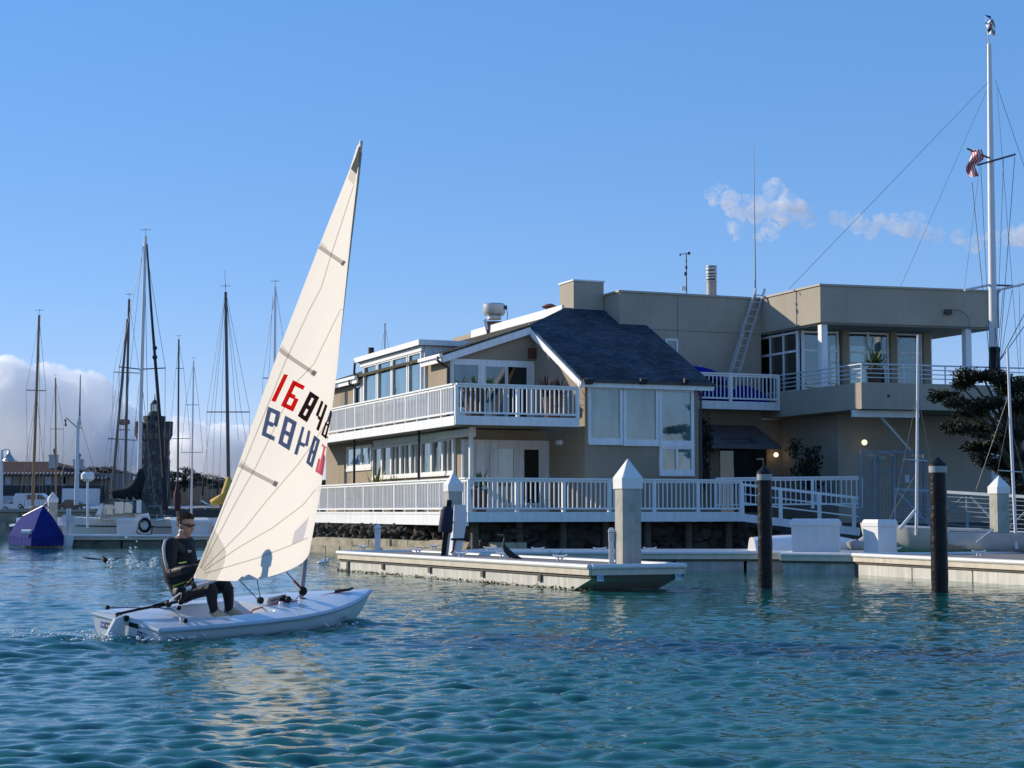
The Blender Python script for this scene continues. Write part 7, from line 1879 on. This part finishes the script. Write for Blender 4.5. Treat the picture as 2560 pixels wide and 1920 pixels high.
moored('sailboat with tall mast half hidden behind the leech of the white sail', alu, 84, (688, 716), (684, 1290), 0.09, [((657, 945), (690, 946))], [((687, 730), (657, 945), (655, 1250)), ((690, 725), (712, 870)), ((682, 740), (672, 940), (668, 1250))], whh, R(75), 8.0)
# lone masthead over the clubhouse roof
t = thing('distant_mast', 'thin mast top with small ball showing above the clubhouse dormer roof', 'mast', V((at(962, 900, 110).x, 110, 1.1)))
q = MB(); q.tube([V((at(962, 900, 110).x, 110, 1.0)), at(962, 812, 110)], [0.10, 0.07], 8); q.build('pole', alu, t); q = MB(); q.sphere(at(962, 811, 110), 0.09, 8, 6); q.tube([at(962, 811, 110), at(962, 793, 110)], 0.015, 4); q.build('ball', white, t)
q = MB(); q.tube([at(963, 815, 110), at(973, 876, 110)], 0.010, 4); q.tube([at(962, 815, 110), at(953, 876, 110)], 0.010, 4); q.build('stay', wire, t)

# ================================================================ BIRDS
bird_b = mat('black_plumage', (0.010, 0.010, 0.012), 0.6, 0.3, 20); billm = mat('bill_yellow', (0.28, 0.22, 0.12), 0.5, 0)
r_ = ray(1276, 1397); p0 = V((0, 0, EYE)) + r_ * ((0.47 - EYE) / r_.z); Yc = p0.y
t = thing('cormorant', 'black cormorant standing on the finger dock by the cleats', 'bird', p0)
def cb(px, py, d=0.0): return at(px, py, Yc + d)
q = MB(); q.tube([cb(1262, 1342), cb(1261, 1350), cb(1259, 1358), cb(1260, 1366), cb(1266, 1376), cb(1277, 1386), cb(1290, 1392), cb(1302, 1395)], [0.022, 0.022, 0.026, 0.045, 0.068, 0.070, 0.045, 0.015], 12); q.sphere(cb(1260, 1338), (0.042, 0.032, 0.030), 10, 7); q.tube([cb(1262, 1345), cb(1260, 1338)], 0.024, 8); q.build('body', bird_b, t, smooth='all')
q = MB(); q.tube([cb(1257, 1338), cb(1247, 1336), cb(1244, 1338)], [0.013, 0.008, 0.004], 6); q.build('bill', billm, t)
q = MB(); q.prism([cb(1292, 1390), cb(1306, 1395), cb(1303, 1398), cb(1288, 1394)], V((0, 0.05, 0))); q.build('tail', bird_b, t)
for dx in (-0.02, 0.04):
    q = MB(); q.tube([cb(1276, 1386) + V((dx, dx, 0)), V((p0.x + dx, p0.y + dx, 0.475))], 0.010, 5); q.build('leg', bird_b, t)
# water bird taking off
Yf = EYE * F / (1414 - 1279.0); pz = at(265, 1404, Yf)
t = thing('water_bird', 'dark water bird with spread wings running over the water beside the splashes', 'bird', V((pz.x, Yf, 0.05)))
def fb2(px, py, d=0.0): return at(px, py, Yf + d)
q = MB(); q.tube([fb2(257, 1393), fb2(262, 1399), fb2(268, 1404), fb2(275, 1408)], [0.03, 0.07, 0.075, 0.03], 10); q.build('body', bird_b, t, smooth='all')
q = MB(); q.tube([fb2(257, 1394), fb2(255, 1389)], [0.028, 0.034], 8); q.tube([fb2(256, 1388), fb2(250, 1385)], [0.014, 0.006], 6); q.build('head', mat('pale_bird_head', (0.35, 0.36, 0.30), 0.6, 0.1, 9), t, smooth='all')
q = MB(); q.add([fb2(262, 1398), fb2(240, 1396), fb2(202, 1391), fb2(218, 1397), fb2(240, 1400)], [(0, 1, 2, 3, 4)]); q.build('wing', mat('brown_wing', (0.05, 0.045, 0.04), 0.7, 0.3, 9), t)
q = MB(); q.add([fb2(270, 1400), fb2(290, 1394), fb2(319, 1391), fb2(300, 1397), fb2(280, 1403)], [(0, 1, 2, 3, 4)]); q.build('wing', mat('pale_wing', (0.20, 0.19, 0.17), 0.7, 0.3, 9), t)
foam('splash', 'white water splashes left behind the running bird', [(278, 1416, 5, 3, 120, 0.09), (330, 1418, 7, 3, 160, 0.10), (352, 1420, 10, 3, 60, 0.05), (384, 1420, 6, 3, 130, 0.10), (328, 1414, 10, 4, 60, 0.30)], 11, 0.04)
for i, (px, py) in enumerate(((803, 1411), (813, 1409))):
    r_ = ray(px, py); p = V((0, 0, EYE)) + r_ * ((0.02 - EYE) / r_.z); t = thing('gull', ('gull floating nearest the mast at the dock end', 'gull floating right beside the other one off the dock end')[i], 'bird', p, 'gulls on the water')
    q = MB(); q.sphere(p + Z * 0.05, (0.12, 0.07, 0.05), 10, 6); q.build('body', white, t, smooth='all'); q = MB(); q.sphere(p + V((0.09, 0, 0.13)), 0.035, 8, 6); q.build('head', white, t, smooth='all')

# ================================================================ CLOUDS
def cloud(label, puffs, Y, dens, res, amp, freq, aniso=0.35, seed=0, lo=0.40, hi=0.60, nscale=0.02, base=0.0):
    """puffs of (px, py, radius in px): one lumpy body of light-scattering mist, thinner and thicker by noise"""
    k = Y / F; rng = random.Random(seed)
    px0, py0 = sum(p[0] for p in puffs) / len(puffs), sum(p[1] for p in puffs) / len(puffs)
    mb_ = bpy.data.metaballs.new('cloud_raw'); mb_.resolution = res; mb_.render_resolution = res; mb_.threshold = 0.25
    for (px, py, r_) in puffs:
        e = mb_.elements.new(); e.co = (px - px0, rng.uniform(-0.4, 0.4) * r_, py0 - py); e.radius = r_ * 1.35; e.stiffness = 2.0
    o = bpy.data.objects.new('cloud_raw', mb_); COL.objects.link(o)
    dg = bpy.context.evaluated_depsgraph_get(); out = bpy.data.meshes.new_from_object(o.evaluated_get(dg)); bpy.data.objects.remove(o); bpy.data.metaballs.remove(mb_)
    nv = len(out.vertices); co = np.empty(nv * 3); no = np.empty(nv * 3); out.vertices.foreach_get('co', co); out.vertices.foreach_get('normal', no); co = co.reshape(-1, 3); no = no.reshape(-1, 3)
    for i in range(nv):
        p = V(co[i]); d = 0.0; a, f_ = amp, freq
        for _ in range(4):
            d += a * (1 - 2.2 * abs(noise.noise(p * f_ + V((seed * 3.1, 0, 0))))); a *= 0.52; f_ *= 2.1
        co[i] += no[i] * d
    co *= k; out.vertices.foreach_set('co', co.ravel()); out.update()
    m = bpy.data.materials.new('cloud_mist'); m.use_nodes = True; n, l = m.node_tree.nodes, m.node_tree.links
    n.remove(n['Principled BSDF']); v_ = n.new('ShaderNodeVolumePrincipled'); v_.inputs['Color'].default_value = (1, 1, 1, 1); v_.inputs['Anisotropy'].default_value = aniso
    if hi > lo:
        tc = n.new('ShaderNodeTexCoord'); nz = n.new('ShaderNodeTexNoise'); nz.inputs['Scale'].default_value = nscale / k; nz.inputs['Detail'].default_value = 6; nz.inputs['Roughness'].default_value = 0.6; nz.inputs['Distortion'].default_value = 0.7
        l.new(tc.outputs['Object'], nz.inputs['Vector'])
        mr = n.new('ShaderNodeMapRange'); mr.interpolation_type = 'SMOOTHSTEP'; mr.inputs['From Min'].default_value, mr.inputs['From Max'].default_value = lo, hi; mr.inputs['To Min'].default_value = base * dens / k; mr.inputs['To Max'].default_value = dens / k
        l.new(nz.outputs['Fac'], mr.inputs['Value']); l.new(mr.outputs[0], v_.inputs['Density'])
    else: v_.inputs['Density'].default_value = dens / k
    l.new(v_.outputs[0], n['Material Output'].inputs['Volume']); out.materials.clear(); out.materials.append(m)
    ob_ = bpy.data.objects.new('cloud', out); COL.objects.link(ob_); ob_.location = at(px0, py0, Y)
    tag(ob_, label, 'cloud', kind='stuff')
L1 = [(20, 930, 34), (50, 938, 30), (-30, 945, 60), (112, 942, 28), (138, 938, 24), (165, 950, 26), (190, 960, 28), (225, 965, 30), (255, 985, 30), (275, 1005, 26), (300, 1030, 26), (328, 1050, 22), (350, 1066, 20), (60, 1005, 80), (150, 1020, 80), (230, 1060, 75), (-40, 1050, 110), (100, 1110, 110), (220, 1140, 95), (310, 1120, 65), (370, 1150, 55), (0, 1170, 110)]
cloud('broad grey cumulus bank with bright upper rim behind the masts', L1, 6000, 0.024, 6.0, 9.0, 0.026, 0.35, 1, 0, -1)
L2 = [(437, 1064, 18), (452, 1056, 13), (470, 1075, 22), (500, 1082, 22), (530, 1090, 24), (555, 1084, 22), (585, 1090, 24), (612, 1096, 28), (645, 1110, 36), (480, 1125, 50), (550, 1135, 55), (620, 1140, 55), (430, 1135, 36), (690, 1140, 55), (540, 1180, 60)]
cloud('lower white cumulus between the stone tower and the sail', L2, 6600, 0.028, 5.0, 7.0, 0.032, 0.35, 2, 0, -1)
W1 = [(1780, 492, 18), (1800, 475, 15), (1822, 500, 24), (1842, 530, 22), (1836, 570, 14), (1848, 592, 9), (1868, 515, 22), (1900, 520, 32), (1935, 475, 22), (1960, 490, 20), (1945, 530, 34), (1975, 520, 26), (2000, 525, 22), (2020, 548, 16), (1925, 575, 20), (1900, 590, 12)]
cloud('small white fair-weather cloud right of the whip aerial', W1, 5200, 0.060, 3.0, 8.0, 0.030, 0.45, 3, 0.38, 0.80, 0.030)
W2 = [(2085, 545, 14), (2110, 550, 18), (2145, 560, 22), (2175, 575, 20), (2200, 552, 16), (2235, 560, 22), (2270, 562, 28), (2290, 545, 18), (2315, 580, 20), (2345, 588, 14), (2400, 595, 18), (2435, 610, 20), (2480, 600, 18), (2530, 595, 26), (2570, 590, 30)]
cloud('faint wisp of cloud trailing toward the tall signal mast', W2, 5200, 0.040, 3.0, 6.0, 0.035, 0.45, 4, 0.36, 0.78, 0.022)
